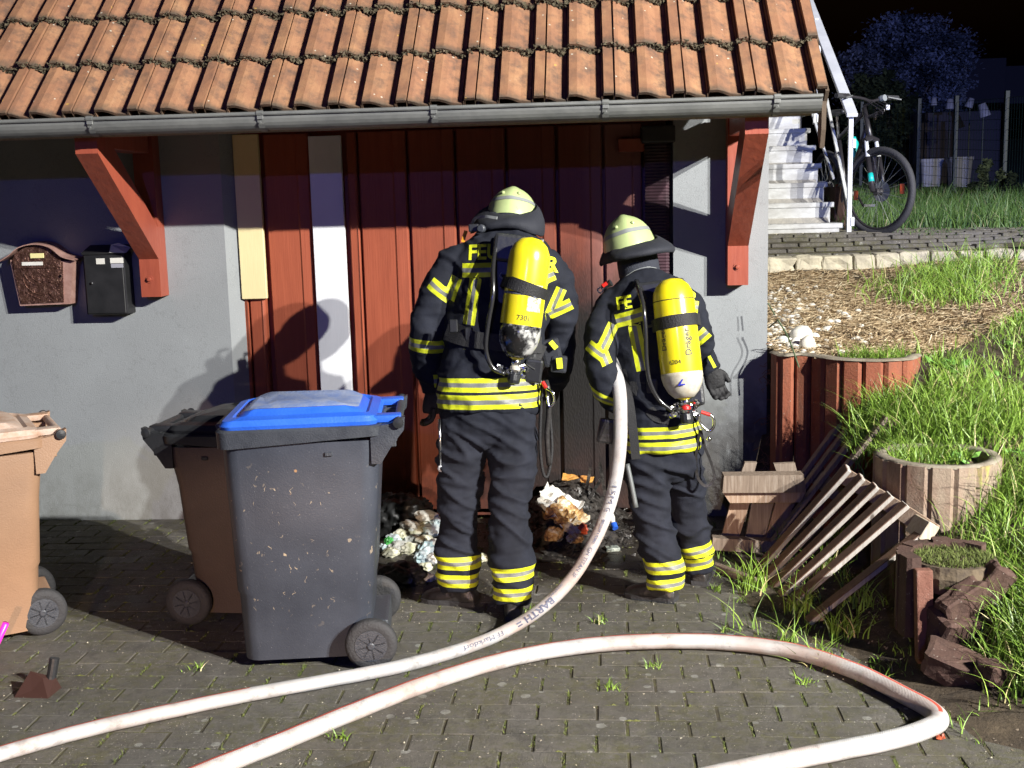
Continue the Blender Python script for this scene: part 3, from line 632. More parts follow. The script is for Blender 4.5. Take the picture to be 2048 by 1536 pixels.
# ribbed dark strip beside the door (rolled rubber curtain)
rib = []; zz = .35; k = 0
while zz < 2.06: rib.append((zz, .006 if k % 2 else 0)); zz += .0085; k += 1
cm = MB(); V = []; xa, xb = .275, .412
for (z, d) in rib:
    bow = .004*math.sin(z*3); V += [(xa+bow, YW+.02-d, z), (xb-.03, YW+.012-d, z), (xb+bow*2, YW+.03-d, z), (xb+bow*2, YW+.09, z), (xa+bow, YW+.09, z)]
Fq = []
for i in range(len(rib)-1):
    for j in range(4): Fq.append([i*5+j, i*5+j+1, (i+1)*5+j+1, (i+1)*5+j])
cm.add(V, Fq).build('ribbed_curtain', mat('dark_ribbed_rubber', (.07, .035, .045), .5, noise=(8, (.035, .02, .025), .6)), gar)
MB().box((.342, YW+.03, 2.10), (.18, .12, .09), bev=.01).build('curtain_box', M['black_plastic'], gar)
MB().box((.20, D0-.03, 2.05), (.14, .05, .07), bev=.004).build('door_block', M['timber'], gar)
# timber brackets
def brace(xa, xb, name='timber_bracket'):
    b = MB(); dx = (xb-xa, 0, 0)
    b.prism([(xa, YW-.002, 1.298), (xa, 6.18, 1.298), (xa, 6.18, 1.505), (xa, 5.50, 2.045), (xa, 5.50, 2.235), (xa, 5.64, 2.235), (xa, 5.64, 2.12), (xa, 6.20, 1.68), (xa, 6.20, 2.03), (xa, 6.20, 2.235), (xa, YW-.002, 2.235)], dx)
    o = b.build(name, M['timber'], gar)
    MB().box(((xa+xb)/2, 5.86, 2.145), (xb-xa-.006, .60, .145), bev=.004).build('tie_beam', M['timber'], o)
    bo = MB().lathe([(.0, -.016), (.010, -.015), (.012, -.008), (.012, 0)], ((xa+xb)/2-.004, 6.179, 1.395), (0, 1, 0), 12)
    bo.lathe([(.0, -.003), (.021, -.003), (.021, 0)], ((xa+xb)/2-.004, 6.1795, 1.395), (0, 1, 0), 16).build('bolt', M['timber'], o); return o
brace(-2.499, -2.388); brace(.698, .806)
MB().box((-1.86, 5.55, 2.185), (5.46, .09, .12), bev=.004).build('purlin', M['timber'], gar)
MB().prism([(-4.6, 5.46, 2.175), (-4.6, 5.46, 2.20), (-4.6, 6.6, 3.34), (-4.6, 6.6, 3.3)], (5.62, 0, 0)).build('soffit', M['wood_dark'], gar)
# roof: slab, then every tile
roof = MB().prism([(-4.6, 5.44, 2.165), (-4.6, 7.6, 4.325), (-4.6, 9.8, 2.12), (-4.6, 9.7, 2.02), (-4.6, 7.6, 4.2), (-4.6, 5.5, 2.12)], (5.60, 0, 0)).build('roof', M['wood_dark'], gar)
TW = .3165; EXP = .36
def tile_mesh(right_edge=False):
    pr = [(0.002, .008), (.0035, .029), (.022, .026), (.055, .013), (.086, .007), (.0925, .007), (.093, -.010), (.0985, -.010), (.099, .015), (.103, .016), (.1035, -.006), (.107, -.006), (.1075, .031), (.109, .033), (.146, .033), (.172, .026), (.205, .013), (.240, .007), (.2505, .007), (.251, -.010), (.2565, -.010), (.257, .015), (.261, .016), (.2615, -.006), (.265, -.006), (.2655, .031), (.267, .033), (.311, .033), (.314, .008)]
    if right_edge: pr = pr[:11]+[(.150, .033), (.152, .0)]
    pr = [(u, h*1.45) for u, h in pr]; L = .405; V = []; Fs = []; n = len(pr)
    for (yy, lift) in ((0, .0), (.004, .0015), (L, -.030)):
        for (u, h) in pr: V.append((u+(random.uniform(-.0006, .0006)), yy+(.0 if yy else .004*(1-h/.048)), h+lift+(-.003 if yy == 0 else 0)))
    for r in range(2):
        for i in range(n-1): Fs.append([r*n+i, r*n+i+1, (r+1)*n+i+1, (r+1)*n+i])
    b0 = len(V)
    for (u, h) in pr: V.append((u, .002, h-.018))
    for i in range(n-1): Fs.append([b0+i, b0+i+1, i+1, i])
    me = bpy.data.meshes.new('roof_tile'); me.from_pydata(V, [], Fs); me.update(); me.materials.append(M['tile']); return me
tms = [tile_mesh() for _ in range(3)]
X0 = -2.118+.0; s45 = math.sqrt(.5); moss = []
def roofpt(u, s, h=0): return Vector((u, 5.405+s*s45-h*s45, 2.185+s*s45+h*s45))
for j in range(5):
    sft = j*EXP
    for i in range(-5, 10):
        xs = X0+i*TW
        last = (i == 9); me = tms[(i*3+j) % 3]
        if xs > 1.0 or xs < -3.9: continue
        o = bpy.data.objects.new('roof_tile', me); col.objects.link(o); o.parent = roof
        p = roofpt(xs, sft, .028+random.uniform(-.002, .002)); o.location = p-wloc(roof); o.rotation_euler = (R_(45)+random.uniform(-.004, .004), random.uniform(-.004, .004), random.uniform(-.004, .004))
# slab above the last course shown
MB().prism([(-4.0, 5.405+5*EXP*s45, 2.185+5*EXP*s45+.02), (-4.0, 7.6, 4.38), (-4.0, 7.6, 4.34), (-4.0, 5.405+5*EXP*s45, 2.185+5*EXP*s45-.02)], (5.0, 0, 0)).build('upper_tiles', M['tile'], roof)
# verge tiles' side flange and the hanging corner piece
vf = MB()
for j in range(5):
    a = roofpt(1.035, j*EXP-.01, .055-.004*(j % 2)); b = roofpt(1.035, j*EXP+EXP-.006, .030); dn = Vector((0, s45, -s45))*.12
    vf.prism([a, b, b+dn, a+dn], (.016, 0, 0))
vf.build('verge_flange', M['tile'], roof)
MB().prism([(1.028, 5.40, 2.19), (1.028, 5.47, 2.22), (1.028, 5.50, 2.04), (1.028, 5.46, 1.975), (1.028, 5.44, 1.97), (1.028, 5.41, 2.05)], (.02, 0, 0)).build('verge_end', M['tile'], roof)
# moss along every course lip
def prof_h(u):
    u = (u-X0) % TW; pr = [(0, .029), (.022, .026), (.055, .013), (.09, .007), (.100, .018), (.104, .033), (.146, .033), (.172, .026), (.205, .013), (.25, .007), (.258, .018), (.262, .033), (.3165, .033)]
    for (a, b), (c, d) in zip(pr, pr[1:]):
        if a <= u <= c: return 1.45*(b+(d-b)*(u-a)/(c-a))
    return .043
mb = MB()
for j in range(1, 5):
    u = -3.7
    while u < 1.02:
        d = .5+.5*mnoise.noise(Vector((u*7, j*3.1, 0)))+.25*mnoise.noise(Vector((u*31, j*5, 0)))
        trough = 1-prof_h(u)/.048; r = max(0, (.0040+.0085*d)*(1.0+.5*trough))
        nn = 2 if trough > .4 else 1
        for q in range(nn):
            c = roofpt(u+random.gauss(0, .002), j*EXP-.004+random.uniform(-.008, .010)*(1+trough*.3), prof_h(u)+.026-random.uniform(-.002, .024))
            P = [c+Vector((random.uniform(-1, 1), random.uniform(-.9, .9), random.uniform(-.8, .9)))*r*1.25 for _ in range(6)]
            try:
                hull = [(0, 1, 2), (0, 2, 3), (0, 3, 1), (4, 2, 1), (4, 3, 2), (4, 1, 3), (5, 1, 2), (5, 3, 1)]; mb.add(P, hull)
            except Exception: pass
        u += .0045
tag(mb.build('roof_moss', M['moss'], roof), kind='stuff')
# gutter: half round with rolled bead, five brackets
def gut_pts(r, n=12): return [(5.402-math.cos(math.pi*k/n)*r, 2.188-math.sin(math.pi*k/n)*r) for k in range(n+1)]
g = MB(); G = gut_pts(.066)
V = [(-4.6, y, z) for y, z in G]+[(1.018, y, z) for y, z in G]; n = len(G); g.add(V, [[i, i+1, n+i+1, n+i] for i in range(n-1)]+[list(range(n, 2*n))])
G2 = gut_pts(.063); V = [(-4.6, y, z) for y, z in G2]+[(1.016, y, z) for y, z in G2]; g.add(V, [[i+1, i, n+i, n+i+1] for i in range(n-1)])
g.tube([(-4.6, 5.332, 2.194), (1.018, 5.332, 2.194)], .0095, 10)
gut = g.build('gutter', M['zinc'], gar)
for px in (175, 515, 862, 1205, 1548):
    x = wy(px+6, 215+(1600-px)*.032, 5.335).x; b = MB(); Gb = gut_pts(.071, 10); a = [(x-.014, y, z) for y, z in Gb]+[(x+.016, y, z) for y, z in Gb]; n = len(Gb); b.add(a, [[i, i+1, n+i+1, n+i] for i in range(n-1)])
    Gc = gut_pts(.0675, 10); a = [(x-.014, y, z) for y, z in Gc]+[(x+.016, y, z) for y, z in Gc]; b.add(a, [[i+1, i, n+i, n+i+1] for i in range(n-1)])
    b.tube([(x-.014, 5.331, 2.196), (x+.016, 5.331, 2.196)], .0125, 8); b.box((x+.001, 5.329, 2.178), (.03, .004, .02), bev=.0015)
    b.lathe([(0, -.003), (.004, -.002), (.004, 0)], (x+.003, 5.331, 2.155), (0, 1, 0), 8); b.build('gutter_bracket', M['zinc'], gut, smooth=False)

# ------------------------------------------------------------------ wheeled bins
def rrect(w, d, r, n=4):
    out = []
    for cx, cy, a0 in ((w/2-r, d/2-r, 0), (-w/2+r, d/2-r, 90), (-w/2+r, -d/2+r, 180), (w/2-r, -d/2+r, 270)):
        for k in range(n+1):
            a = R_(a0+90*k/n); out.append((cx+r*math.cos(a), cy+r*math.sin(a)))
    return out
def ringloft(mb, rings, cap0=True, cap1=True):
    n = len(rings[0]); V = [p for r in rings for p in r]; Fs = []
    for i in range(len(rings)-1):
        for k in range(n): Fs.append([i*n+k, i*n+(k+1) % n, (i+1)*n+(k+1) % n, (i+1)*n+k])
    if cap0: Fs.append(list(range(n))[::-1])
    if cap1: Fs.append([(len(rings)-1)*n+k for k in range(n)])
    mb.add(V, Fs)
def wheel(t, c, r, w, tyre, hub, sgn=-1):
    """axis along local y; hub on the -y side"""
    pr = [(r*.60, -w/2), (r*.66, -w/2-.002), (r*.86, -w/2-.001), (r*.97, -w/2+.006), (r, -w/2+.014), (r, w/2-.014), (r*.97, w/2-.006), (r*.86, w/2), (r*.60, w/2)]
    wh = MB().lathe(pr, c, (0, 1, 0), 32).build('wheel', tyre, t, smooth=True)
    h = MB(); ff = -w/2 if sgn < 0 else w/2
    e = -1 if sgn < 0 else 1
    h.lathe([(r*.62, ff+e*.003), (r*.62, ff-e*.01), (r*.54, ff-e*.012), (r*.53, ff+e*.001)] if e < 0 else [(r*.53, ff+.001), (r*.54, ff-.012), (r*.62, ff-.01), (r*.62, ff+.003)], c, (0, 1, 0), 28)
    h.lathe([(r*.53, ff+.014*(-e)), (r*.53, ff+.018*(-e))], c, (0, 1, 0), 28)
    h.lathe([(r*.15, ff+.02*(-e)), (r*.15, ff+e*.006), (r*.10, ff+e*.009)], c, (0, 1, 0), 16)
    for k in range(8):
        a = 2*math.pi*k/8+.2; d = Vector((math.cos(a), 0, math.sin(a))); cc = Vector(c)+d*r*.34+Vector((0, ff-e*.004, 0))
        x = d; y = Vector((0, 1, 0)); z = x.cross(y); h.box(cc, (r*.40, .014, .006), Matrix((x, y, z)).transposed(), bev=0)
    h.build('wheel_rim', hub, wh); return wh
def bin_(label, loc, ang, body, lid, rim, H=.93, L=(.50, .66), W=(.43, .555), hinge=1, lidtop=None, scuff=None, group='wheeled rubbish bins', wdx=-.02, win=.045):
    """hinge=+1: hinge, handle and wheels at +x; local frame turned by ang"""
    t = thing('wheeled_bin', label, 'rubbish bin', (0, 0, 0), group)
    hx = hinge
    def sec(z, l, w, r, dx=0): return [(x+dx, y, z) for x, y in rrect(l, w, r)]
    b = MB(); l0, l1 = L; w0, w1 = W; rs = []
    for z, f in ((.035, -.02), (.05, 0), (.30, .30), (.315, .335), (.60, .66), (H-.06, .97), (H, 1.0)):
        l = l0+(l1-l0)*f; ww = w0+(w1-w0)*f; st = .010 if z >= .315 else 0
        rs.append(sec(z, l-.01+st, ww-.01+st, .065, -hx*.02*(1-f)))
    ringloft(b, rs); bo = b.build('body', body, t, smooth=True); autosmooth(bo, 40)
    # cut-back at the wheels + axle housing
    ax = hx*(l0/2-.005); 
    MB().box((ax, 0, .105), (.10, w0*.72, .10), bev=.012).build('axle_housing', rim, t)
    # rim: drooping skirt, deeper at the opening side
    rb = MB(); rr = []
    def rimsec(zb, grow):
        pts = rrect(l1+.03+grow, w1+.03+grow, .05, 5); out = []
        for x, y in pts:
            s = -x*hx/(l1/2); zz = zb-(.030*max(0, min(1, (s-.0)/.6)) if zb < H+.02 else 0); out.append((x, y, zz))
        return out
    rr = [rimsec(H+.018, -.035), rimsec(H+.018, .0), rimsec(H+.05, .004), rimsec(H+.058, -.01), rimsec(H+.056, -.05)]
    ringloft(rb, rr); ro = rb.build('rim', rim, t, smooth=True); autosmooth(ro, 35)
    for y in (-.10, .10, -.2, .2): MB().box((hx*(l1/2+.035), y, H+.01), (.055, .018, .10), bev=.004).build('handle_rib', rim, t)
    for y in (-w1/2+.02, w1/2-.02):
        hb = MB(); hb.prism([(hx*(l1/2-.03), y-.02, H-.09), (hx*(l1/2+.005), y-.02, H-.09), (hx*(l1/2+.05), y-.02, H-.02), (hx*(l1/2+.095), y-.02, H+.035), (hx*(l1/2+.10), y-.02, H+.085), (hx*(l1/2+.04), y-.02, H+.06), (hx*(l1/2-.03), y-.02, H+.05)], (0, .04, 0)); hb.build('hinge_arm', rim, t)
    MB().tube([(hx*(l1/2+.075), -w1/2-.012, H+.065), (hx*(l1/2+.075), w1/2+.012, H+.065)], .0165, 14).build('handle_bar', rim if rim is not M['brown_plastic'] else M['brown_dusty'], t, smooth=False)
    for y in (-w1/2-.012, w1/2+.012): MB().lathe([(.019, -.004), (.021, 0), (.019, .004), (.004, .006)], (hx*(l1/2+.075), y, H+.065), (0, 1 if y > 0 else -1, 0), 14).build('end_cap', M['black_plastic'], t)
    # lid: edge flange, raised dish with groove, tapered towards the hinge
    zl = H+.058; lb = MB()
    def lidsec(z, l, w, dx, r=.05, crown=0):
        out = []
        for x, y in rrect(l, w, r, 5):
            s = (x*hx)/(l/2); yy = y*(1-.10*max(0, s)); out.append((x+dx, yy, z+crown*(1-s*s)))
        return out
    ringloft(lb, [lidsec(zl-.006, l1+.0, w1+.0, 0), lidsec(zl+.012, l1+.012, w1+.012, 0), lidsec(zl+.028, l1-.01, w1-.01, 0, crown=.016), lidsec(zl+.036, l1-.075, w1-.075, 0, crown=.022), lidsec(zl+.028, l1-.10, w1-.10, 0, crown=.026), lidsec(zl+.050, l1-.15, w1-.15, 0, .05, crown=.032), lidsec(zl+.056, l1-.30, w1-.30, 0, .05, crown=.036)])
    for y in (-w1/2+.075, w1/2-.075): lb.box((hx*(l1/2+.03), y, zl+.014), (.11, .07, .028), bev=.008)
    lo = lb.build('lid', lid, t, smooth=True); autosmooth(lo, 35)
    if lidtop:
        tb = MB(); ringloft(tb, [lidsec(zl+.051, l1-.152, w1-.152, 0, .05, crown=.033), lidsec(zl+.0560, l1-.17, w1-.17, 0, .05, crown=.034), lidsec(zl+.0590, l1-.30, w1-.30, 0, .05, crown=.0365)]); o = tb.build('lid_panel', lidtop, lo, smooth=True); autosmooth(o, 35)
    gx = -hx*(l1/2+.012); MB().box((gx, 0, zl-.004), (.035, w1*.62, .022), bev=.006).build('front_grip', rim, t)
    for sg in (-1, 1): MB().box((hx*l1*.18, sg*(w1/2+.002), H-.045), (.03, .012, .016), bev=.003).build('side_lug', rim, t)
    for y, sg in ((-w0/2-win, -1), (w0/2+win, 1)): wheel(t, (hx*(l0/2+wdx), y, .10), .10, .05, M['rubber'], M['grey_plastic'], sg)
    MB().tube([(hx*(l0/2+wdx), -w0/2-win, .10), (hx*(l0/2+wdx), w0/2+win, .10)], .011, 10).build('axle', M['zinc'], t)
    t.location = loc; t.rotation_euler = (0, 0, R_(ang)); return t
def autosmooth(o, deg):
    me = o.data
    bm = bmesh.new(); bm.from_mesh(me)
    for e in bm.edges:
        if len(e.link_faces) == 2 and e.calc_face_angle(0) > R_(deg): e.smooth = False
    bm.to_mesh(me); bm.free()
# front bin: near-left bottom corner (-1.365,4.11), long side turned 9 degrees
def place(cornx, corny, l, wd, ang):   # centre from the near left bottom corner
    a = R_(ang); return (cornx+math.cos(a)*l/2-math.sin(a)*wd/2, corny+math.sin(a)*l/2+math.cos(a)*wd/2, 0)
bin_('dark grey wheeled bin with dusty blue lid and scraped side', place(-1.365, 4.13, .51, .43, 8), 8, M['bin_scuff'], M['blue_plastic'], M['grey_plastic'], H=.895, L=(.50, .585), W=(.43, .53), hinge=1, lidtop=M['lid_dust'])
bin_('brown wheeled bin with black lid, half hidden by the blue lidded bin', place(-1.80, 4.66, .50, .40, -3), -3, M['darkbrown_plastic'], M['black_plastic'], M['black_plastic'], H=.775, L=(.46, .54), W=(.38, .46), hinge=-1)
bin_('light brown wheeled bin cut off by the left edge beside the mailboxes', place(-2.772, 4.195, .53, .43, 33), 33, M['brown_plastic'], M['brown_dusty'], M['brown_plastic'], H=.80, L=(.53, .60), W=(.43, .54), hinge=1, wdx=-.012, win=-.032)

# ------------------------------------------------------------------ mailboxes
def mailbox_copper():
    x0, x1 = wy(22, 600, 6.2).x, wy(148, 600, 6.2).x
    y0 = 6.205; t = thing('mailbox', 'copper mailbox with curved hood and embossed front, left of the black one', 'mailbox', ((x0+x1)/2, YW, 1.25))
    P = lambda px, py, Y=y0: wy(px, py, Y)
    bod = [P(20, 520), P(40, 612), P(140, 608), P(147, 522)]
    MB().prism([(p.x, y0, p.z) for p in bod], (0, YW-y0, 0)).build('body', M['copper_pink'], t)
    fr = [P(24, 523), P(43, 608), P(128, 604), P(126, 524)]
    MB().prism([(p.x, y0-.006, p.z) for p in fr], (0, .0055, 0)).build('front_panel', M['copper'], t)
    arch = [P(24, 524), P(30, 508), P(48, 496), P(72, 491), P(95, 495), P(115, 505), P(126, 520)]
    MB().prism([(p.x, y0-.0035, p.z) for p in arch], (0, YW-y0, 0)).build('arch_panel', M['copper'], t)
    hood = spline([P(3, 524), P(22, 512), P(42, 496), P(72, 489), P(102, 495), P(128, 514), P(154, 521)], 6)
    V = [(p.x, y0-.03, p.z) for p in hood]+[(p.x, YW, p.z+.012) for p in hood]+[(p.x, y0-.03, p.z+.006) for p in hood]+[(p.x, YW, p.z+.018) for p in hood]; n = len(hood); Fs = []
    for i in range(n-1): Fs += [[i, i+1, n+i+1, n+i], [2*n+i+1, 2*n+i, 3*n+i, 3*n+i+1], [i+1, i, 2*n+i, 2*n+i+1]]
    mesh('hood', V, Fs, M['copper_pink'], t)
    a, b = P(60, 507, y0-.006), P(88, 516, y0-.006); MB().box(((a.x+b.x)/2, y0-.006, (a.z+b.z)/2), (b.x-a.x, .005, a.z-b.z), bev=.001).build('name_plate', M['window_yellow'], t)
    a, b = P(28, 522), P(124, 535); MB().box(((a.x+b.x)/2, y0-.008, (a.z+b.z)/2), (b.x-a.x, .008, a.z-b.z+.004), bev=.002).build('slot_flap', M['copper'], t)
    a, b = P(46, 524), P(88, 530); MB().box(((a.x+b.x)/2, y0-.0135, (a.z+b.z)/2), (b.x-a.x, .003, a.z-b.z)).build('name_strip', M['paper_white'], t)
    orn = MB()
    for pts in (((45, 556), (52, 572), (66, 584), (84, 590), (100, 586), (96, 596)), ((48, 548), (58, 562), (74, 570), (90, 562), (106, 566), (122, 560)), ((60, 552), (70, 560), (82, 566)), ((52, 584), (66, 592), (80, 598))):
        orn.tube(spline([P(*q, y0-.007) for q in pts], 4), .0028, 6)
    orn.build('embossed_branch', M['copper'], t, smooth=True)
    MB().lathe([(.008, -.008), (.008, 0)], P(122, 552, y0-.004), (0, 1, 0), 10).build('lock', M['chrome'], t)
mailbox_copper()
def mailbox_black():
    y0 = 6.19; P = lambda px, py, Y=y0: wy(px, py, Y)
    a = P(166, 508); b = P(255, 628); t = thing('mailbox', 'square black mailbox with paper stickers beside the timber bracket', 'mailbox', ((a.x+b.x)/2, YW, b.z))
    MB().box(((a.x+b.x)/2, (y0+YW)/2, (a.z+b.z)/2), (b.x-a.x+.01, YW-y0, a.z-b.z), bev=.006).build('body', M['black_paint'], t)
    MB().box(((a.x+b.x)/2, y0-.003, (a.z+b.z)/2), (b.x-a.x-.008, .008, a.z-b.z-.012), bev=.003).build('door', M['black_paint'], t)
    MB().prism([(a.x-.004, y0-.012, a.z-.005), (a.x-.004, YW, a.z+.035), (a.x-.004, YW, a.z+.045), (a.x-.004, y0-.014, a.z+.006)], (b.x-a.x+.016, 0, 0)).build('flap', M['black_paint'], t)
    for (p, q, c) in (((192, 517), (210, 528), 'paper_white'), ((220, 516), (247, 526), 'paper_white'), ((222, 527.5), (247, 535), 'lilac')):
        u, v = P(*p, y0-.008), P(*q, y0-.008); MB().box(((u.x+v.x)/2, y0-.009, (u.z+v.z)/2), (v.x-u.x, .0015, u.z-v.z)).build('sticker', M[c], t)
    MB().lathe([(.006, -.006), (.008, -.002), (.008, 0)], P(183, 567, y0-.008), (0, 1, 0), 12).build('lock', M['chrome'], t)
    c = P(238, 497, 6.2); n = MB(); V = [c+Vector(q) for q in ((-.045, -.03, -.02), (.05, -.03, -.024), (.055, .03, .004), (-.04, .04, .018), (-.035, -.02, .022), (.0, .0, .03))]
    n.add(V, [(0, 1, 2, 3), (4, 1, 2, 5), (0, 4, 5, 3), (0, 1, 4)]); o = n.build('newspaper', M['paper_white']); tag(o, 'folded paper stuck on top of the black mailbox', 'newspaper')
mailbox_black()

# ------------------------------------------------------------------ fire hoses
def hose(name, label, pts, r, flat=.86, m=10, reds=.285, kink=None):
    P = spline(pts, m); n = 28; T, N = [], []
    V = []; Fs = []; ang = []; ln = []; L = 0
    T = [(P[min(i+1, len(P)-1)]-P[max(i-1, 0)]).normalized() for i in range(len(P))]
    for i, p in enumerate(P):
        if i: L += (P[i]-P[i-1]).length
        side = T[i].cross(Vector((0, 0, 1)))
        if side.length < .25: side = T[i].cross(Vector((0, -1, .3)))
        side.normalize(); u = side.cross(T[i]).normalized()
        for k in range(n+1):
            a = 2*math.pi*k/n; ww = 1+.012*math.sin(L*40+a)
            V.append(p+side*math.cos(a)*r*ww*1.03+u*math.sin(a)*r*ww*flat); ang.append(k/n-(reds if kink is None or (kink > 0 and i < kink*m) or (kink < 0 and i >= -kink*m) else -.3)+.55); ln.append(L)
    for i in range(len(P)-1):
        for k in range(n): Fs.append([i*(n+1)+k, i*(n+1)+k+1, (i+1)*(n+1)+k+1, (i+1)*(n+1)+k])
    o = mesh(name, V, Fs, M['hose'], None, True, {'ang': ang, 'len': ln}); tag(o, label, 'fire hose'); return o, P
RB = .034
h2pts = [gz(x, y, RB) for x, y in ((150, 1660), (300, 1590), (430, 1535), (560, 1484), (700, 1426), (850, 1368), (1000, 1322), (1150, 1294), (1300, 1283), (1450, 1285), (1590, 1303), (1710, 1342), (1800, 1386), (1862, 1420))]
kn = gz(1876, 1440, RB); h2pts += [kn]+[gz(x, y, RB) for x, y in ((1856, 1456), (1780, 1480), (1640, 1508), (1480, 1540), (1300, 1580))]
hose('fire_hose', 'thick white fire hose looping across the paving with a sharp kink at right', h2pts, RB, m=10, kink=14)
Rh = .0285
h1 = [Vector(wy(1206, 690, 5.02)), Vector(wy(1226, 730, 4.95)), Vector(wy(1238, 775, 4.88)), Vector(wy(1241, 850, 4.80)), Vector(wy(1237, 920, 4.74)), Vector(wy(1222, 1000, 4.69)), Vector(wy(1190, 1080, 4.63)), Vector(wy(1145, 1155, 4.57)), Vector(wy(1085, 1215, 4.50)), gz(1015, 1260, .04), gz(930, 1296, Rh), gz(800, 1333, Rh), gz(650, 1362, Rh), gz(500, 1389, Rh), gz(350, 1420, Rh), gz(180, 1458, Rh), gz(0, 1508, Rh), gz(-160, 1560, Rh)]
hobj, hP = hose('fire_hose', 'thinner white fire hose rising from the ground to the arm of the shorter firefighter', h1, Rh, m=10, reds=.215, kink=-13)

def text_mesh(s, size, bold=0.0, spacing=1.0):
    cu = bpy.data.curves.new('t', 'FONT'); cu.body = s; cu.size = size; cu.offset = bold; cu.resolution_u = 3; cu.space_character = spacing; cu.align_x = 'LEFT'
    o = bpy.data.objects.new('t', cu); col.objects.link(o); dg = bpy.context.evaluated_depsgraph_get(); dg.update()
    me = bpy.data.meshes.new_from_object(o.evaluated_get(dg)); bpy.data.objects.remove(o); bm = bmesh.new(); bm.from_mesh(me)
    bmesh.ops.triangulate(bm, faces=bm.faces[:])
    for _ in range(2):
        long_ = [e for e in bm.edges if e.calc_length() > size*.25]
        if long_: bmesh.ops.subdivide_edges(bm, edges=long_, cuts=1); bmesh.ops.triangulate(bm, faces=bm.faces[:])
    V = [v.co.copy() for v in bm.verts]; Fs = [[v.index for v in f.verts] for f in bm.faces]; bm.free(); bpy.data.meshes.remove(me); return V, Fs
cum = [0.0]
for i in range(1, len(hP)): cum.append(cum[-1]+(hP[i]-hP[i-1]).length)
def hose_arclen(px, py):
    best = min(range(len(hP)), key=lambda i: (Vector(proj_(hP[i]))-Vector((px, py))).length); return cum[best]
def proj_(p):
    c = RM.T@(np.array(p)-CP); return (c[0]/c[2]*F+1024, c[1]/c[2]*F+768)
def hose_text(s, size, pa, dirn, phi0, mt, spacing=1.0, bold=.0, fit=None):
    """dirn -1: text runs back along the hose towards its start; laid on the skin"""
    V, Fs = text_mesh(s, size, bold, spacing); s0 = hose_arclen(*pa); out = []
    if fit: w_ = max(v.x for v in V); k = abs(hose_arclen(*fit)-s0)/w_
    else: k = 1
    for v in V:
        L = s0+dirn*v.x*k; L = min(max(L, 0), cum[-1]-1e-4); i = max(j for j in range(len(cum)) if cum[j] <= L); i = min(i, len(hP)-2)
        f = (L-cum[i])/max(cum[i+1]-cum[i], 1e-6); p = hP[i].lerp(hP[i+1], f); T0 = (hP[i+1]-hP[max(i-1, 0)]).normalized(); T1_ = (hP[min(i+2, len(hP)-1)]-hP[i]).normalized(); T_ = T0.lerp(T1_, f).normalized()
        tocam = (Vector(CP)-p); tocam = (tocam-T_*tocam.dot(T_)).normalized(); side = T_.cross(tocam).normalized()*(-dirn)
        a = (v.y-size*.35)/Rh; out.append(p+(tocam*math.cos(a+phi0)+side*math.sin(a+phi0))*(Rh*1.035+.0006))
    mesh('printed_text', out, Fs, mt, hobj)
hose_text('15M', .028, (1222, 962), 1, .05, M['ink'], fit=(1213, 1002))
hose_text('G', .026, (1211, 1012), 1, .05, M['ink'], fit=(1208, 1026))
hose_text('BRILLIANT 4 TURBO', .014, (1205, 1036), 1, .0, M['ink'], fit=(1182, 1082), bold=.0004)
hose_text('GH TITAN 3F', .023, (1176, 1094), 1, .05, M['ink'], fit=(1140, 1154))
hose_text('GOST 84', .012, (1120, 1172), 1, -.5, M['ink'], fit=(1100, 1194))
hose_text('BARTH', .036, (1104, 1198), 1, .1, M['ink'], fit=(1050, 1240), bold=.0012)
hose_text('=', .05, (1042, 1242), 1, .1, M['ink'], bold=.001)
hose_text('FF Markdorf', .026, (998, 1268), 1, .05, M['ink'], fit=(914, 1302))

# ------------------------------------------------------------------ firefighters
def ring_tube(rings, n=20):
    """rings: (centre, half width a, half depth b, optional side vector). section is perpendicular to the path."""
    P = [Vector(r[0]) for r in rings]; V = []; Fs = []
    for i, r in enumerate(rings):
        t = (P[min(i+1, len(P)-1)]-P[max(i-1, 0)]).normalized()
        side = Vector(r[3]) if len(r) > 3 else Vector((1, .07, 0)); side = (side-t*side.dot(t)).normalized(); d = side.cross(t).normalized()
        for k in range(n):
            a = 2*math.pi*k/n; c, s_ = math.cos(a), math.sin(a); e = .86
            V.append(P[i]+side*math.copysign(abs(c)**e, c)*r[1]+d*math.copysign(abs(s_)**e, s_)*r[2])
    for i in range(len(P)-1):
        for k in range(n): Fs.append([i*n+k, i*n+(k+1) % n, (i+1)*n+(k+1) % n, (i+1)*n+k])
    Fs.append(list(range(n))[::-1]); Fs.append([(len(P)-1)*n+k for k in range(n)]); return V, Fs
def rr(px, py, Y, hw, dep, side=None):
    """ring given by its place in the photo, half width in photo pixels"""
    k = PXM(Y); t = (wy(px, py, Y), hw*k, dep)
    return t+((side,) if side else ())
def seg(mb, rings, n=20, m=4):
    """smooth path through the rings"""
    C_ = spline([r[0] for r in rings], m); A = spline([(r[1], r[2], 0) for r in rings], m); out = []
    for c, a in zip(C_, A): out.append((c, a[0], a[1]))
    V, Fs = ring_tube(out, n); mb.add(V, Fs)
def fold(o, fn, nm=True):
    V = verts(o); N = vnormals(o); off = wloc(o.parent) if o.parent else Vector((0, 0, 0)); D = np.array([fn(Vector(v)+off, Vector(nn)) for v, nn in zip(V, N)]); setverts(o, V+N*D[:, None])
def ridged(p, s, st=(1, 1, 1), seed=0):
    q = Vector((p.x*st[0]*s+seed, p.y*st[1]*s, p.z*st[2]*s)); return 1-2*abs(mnoise.noise(q))
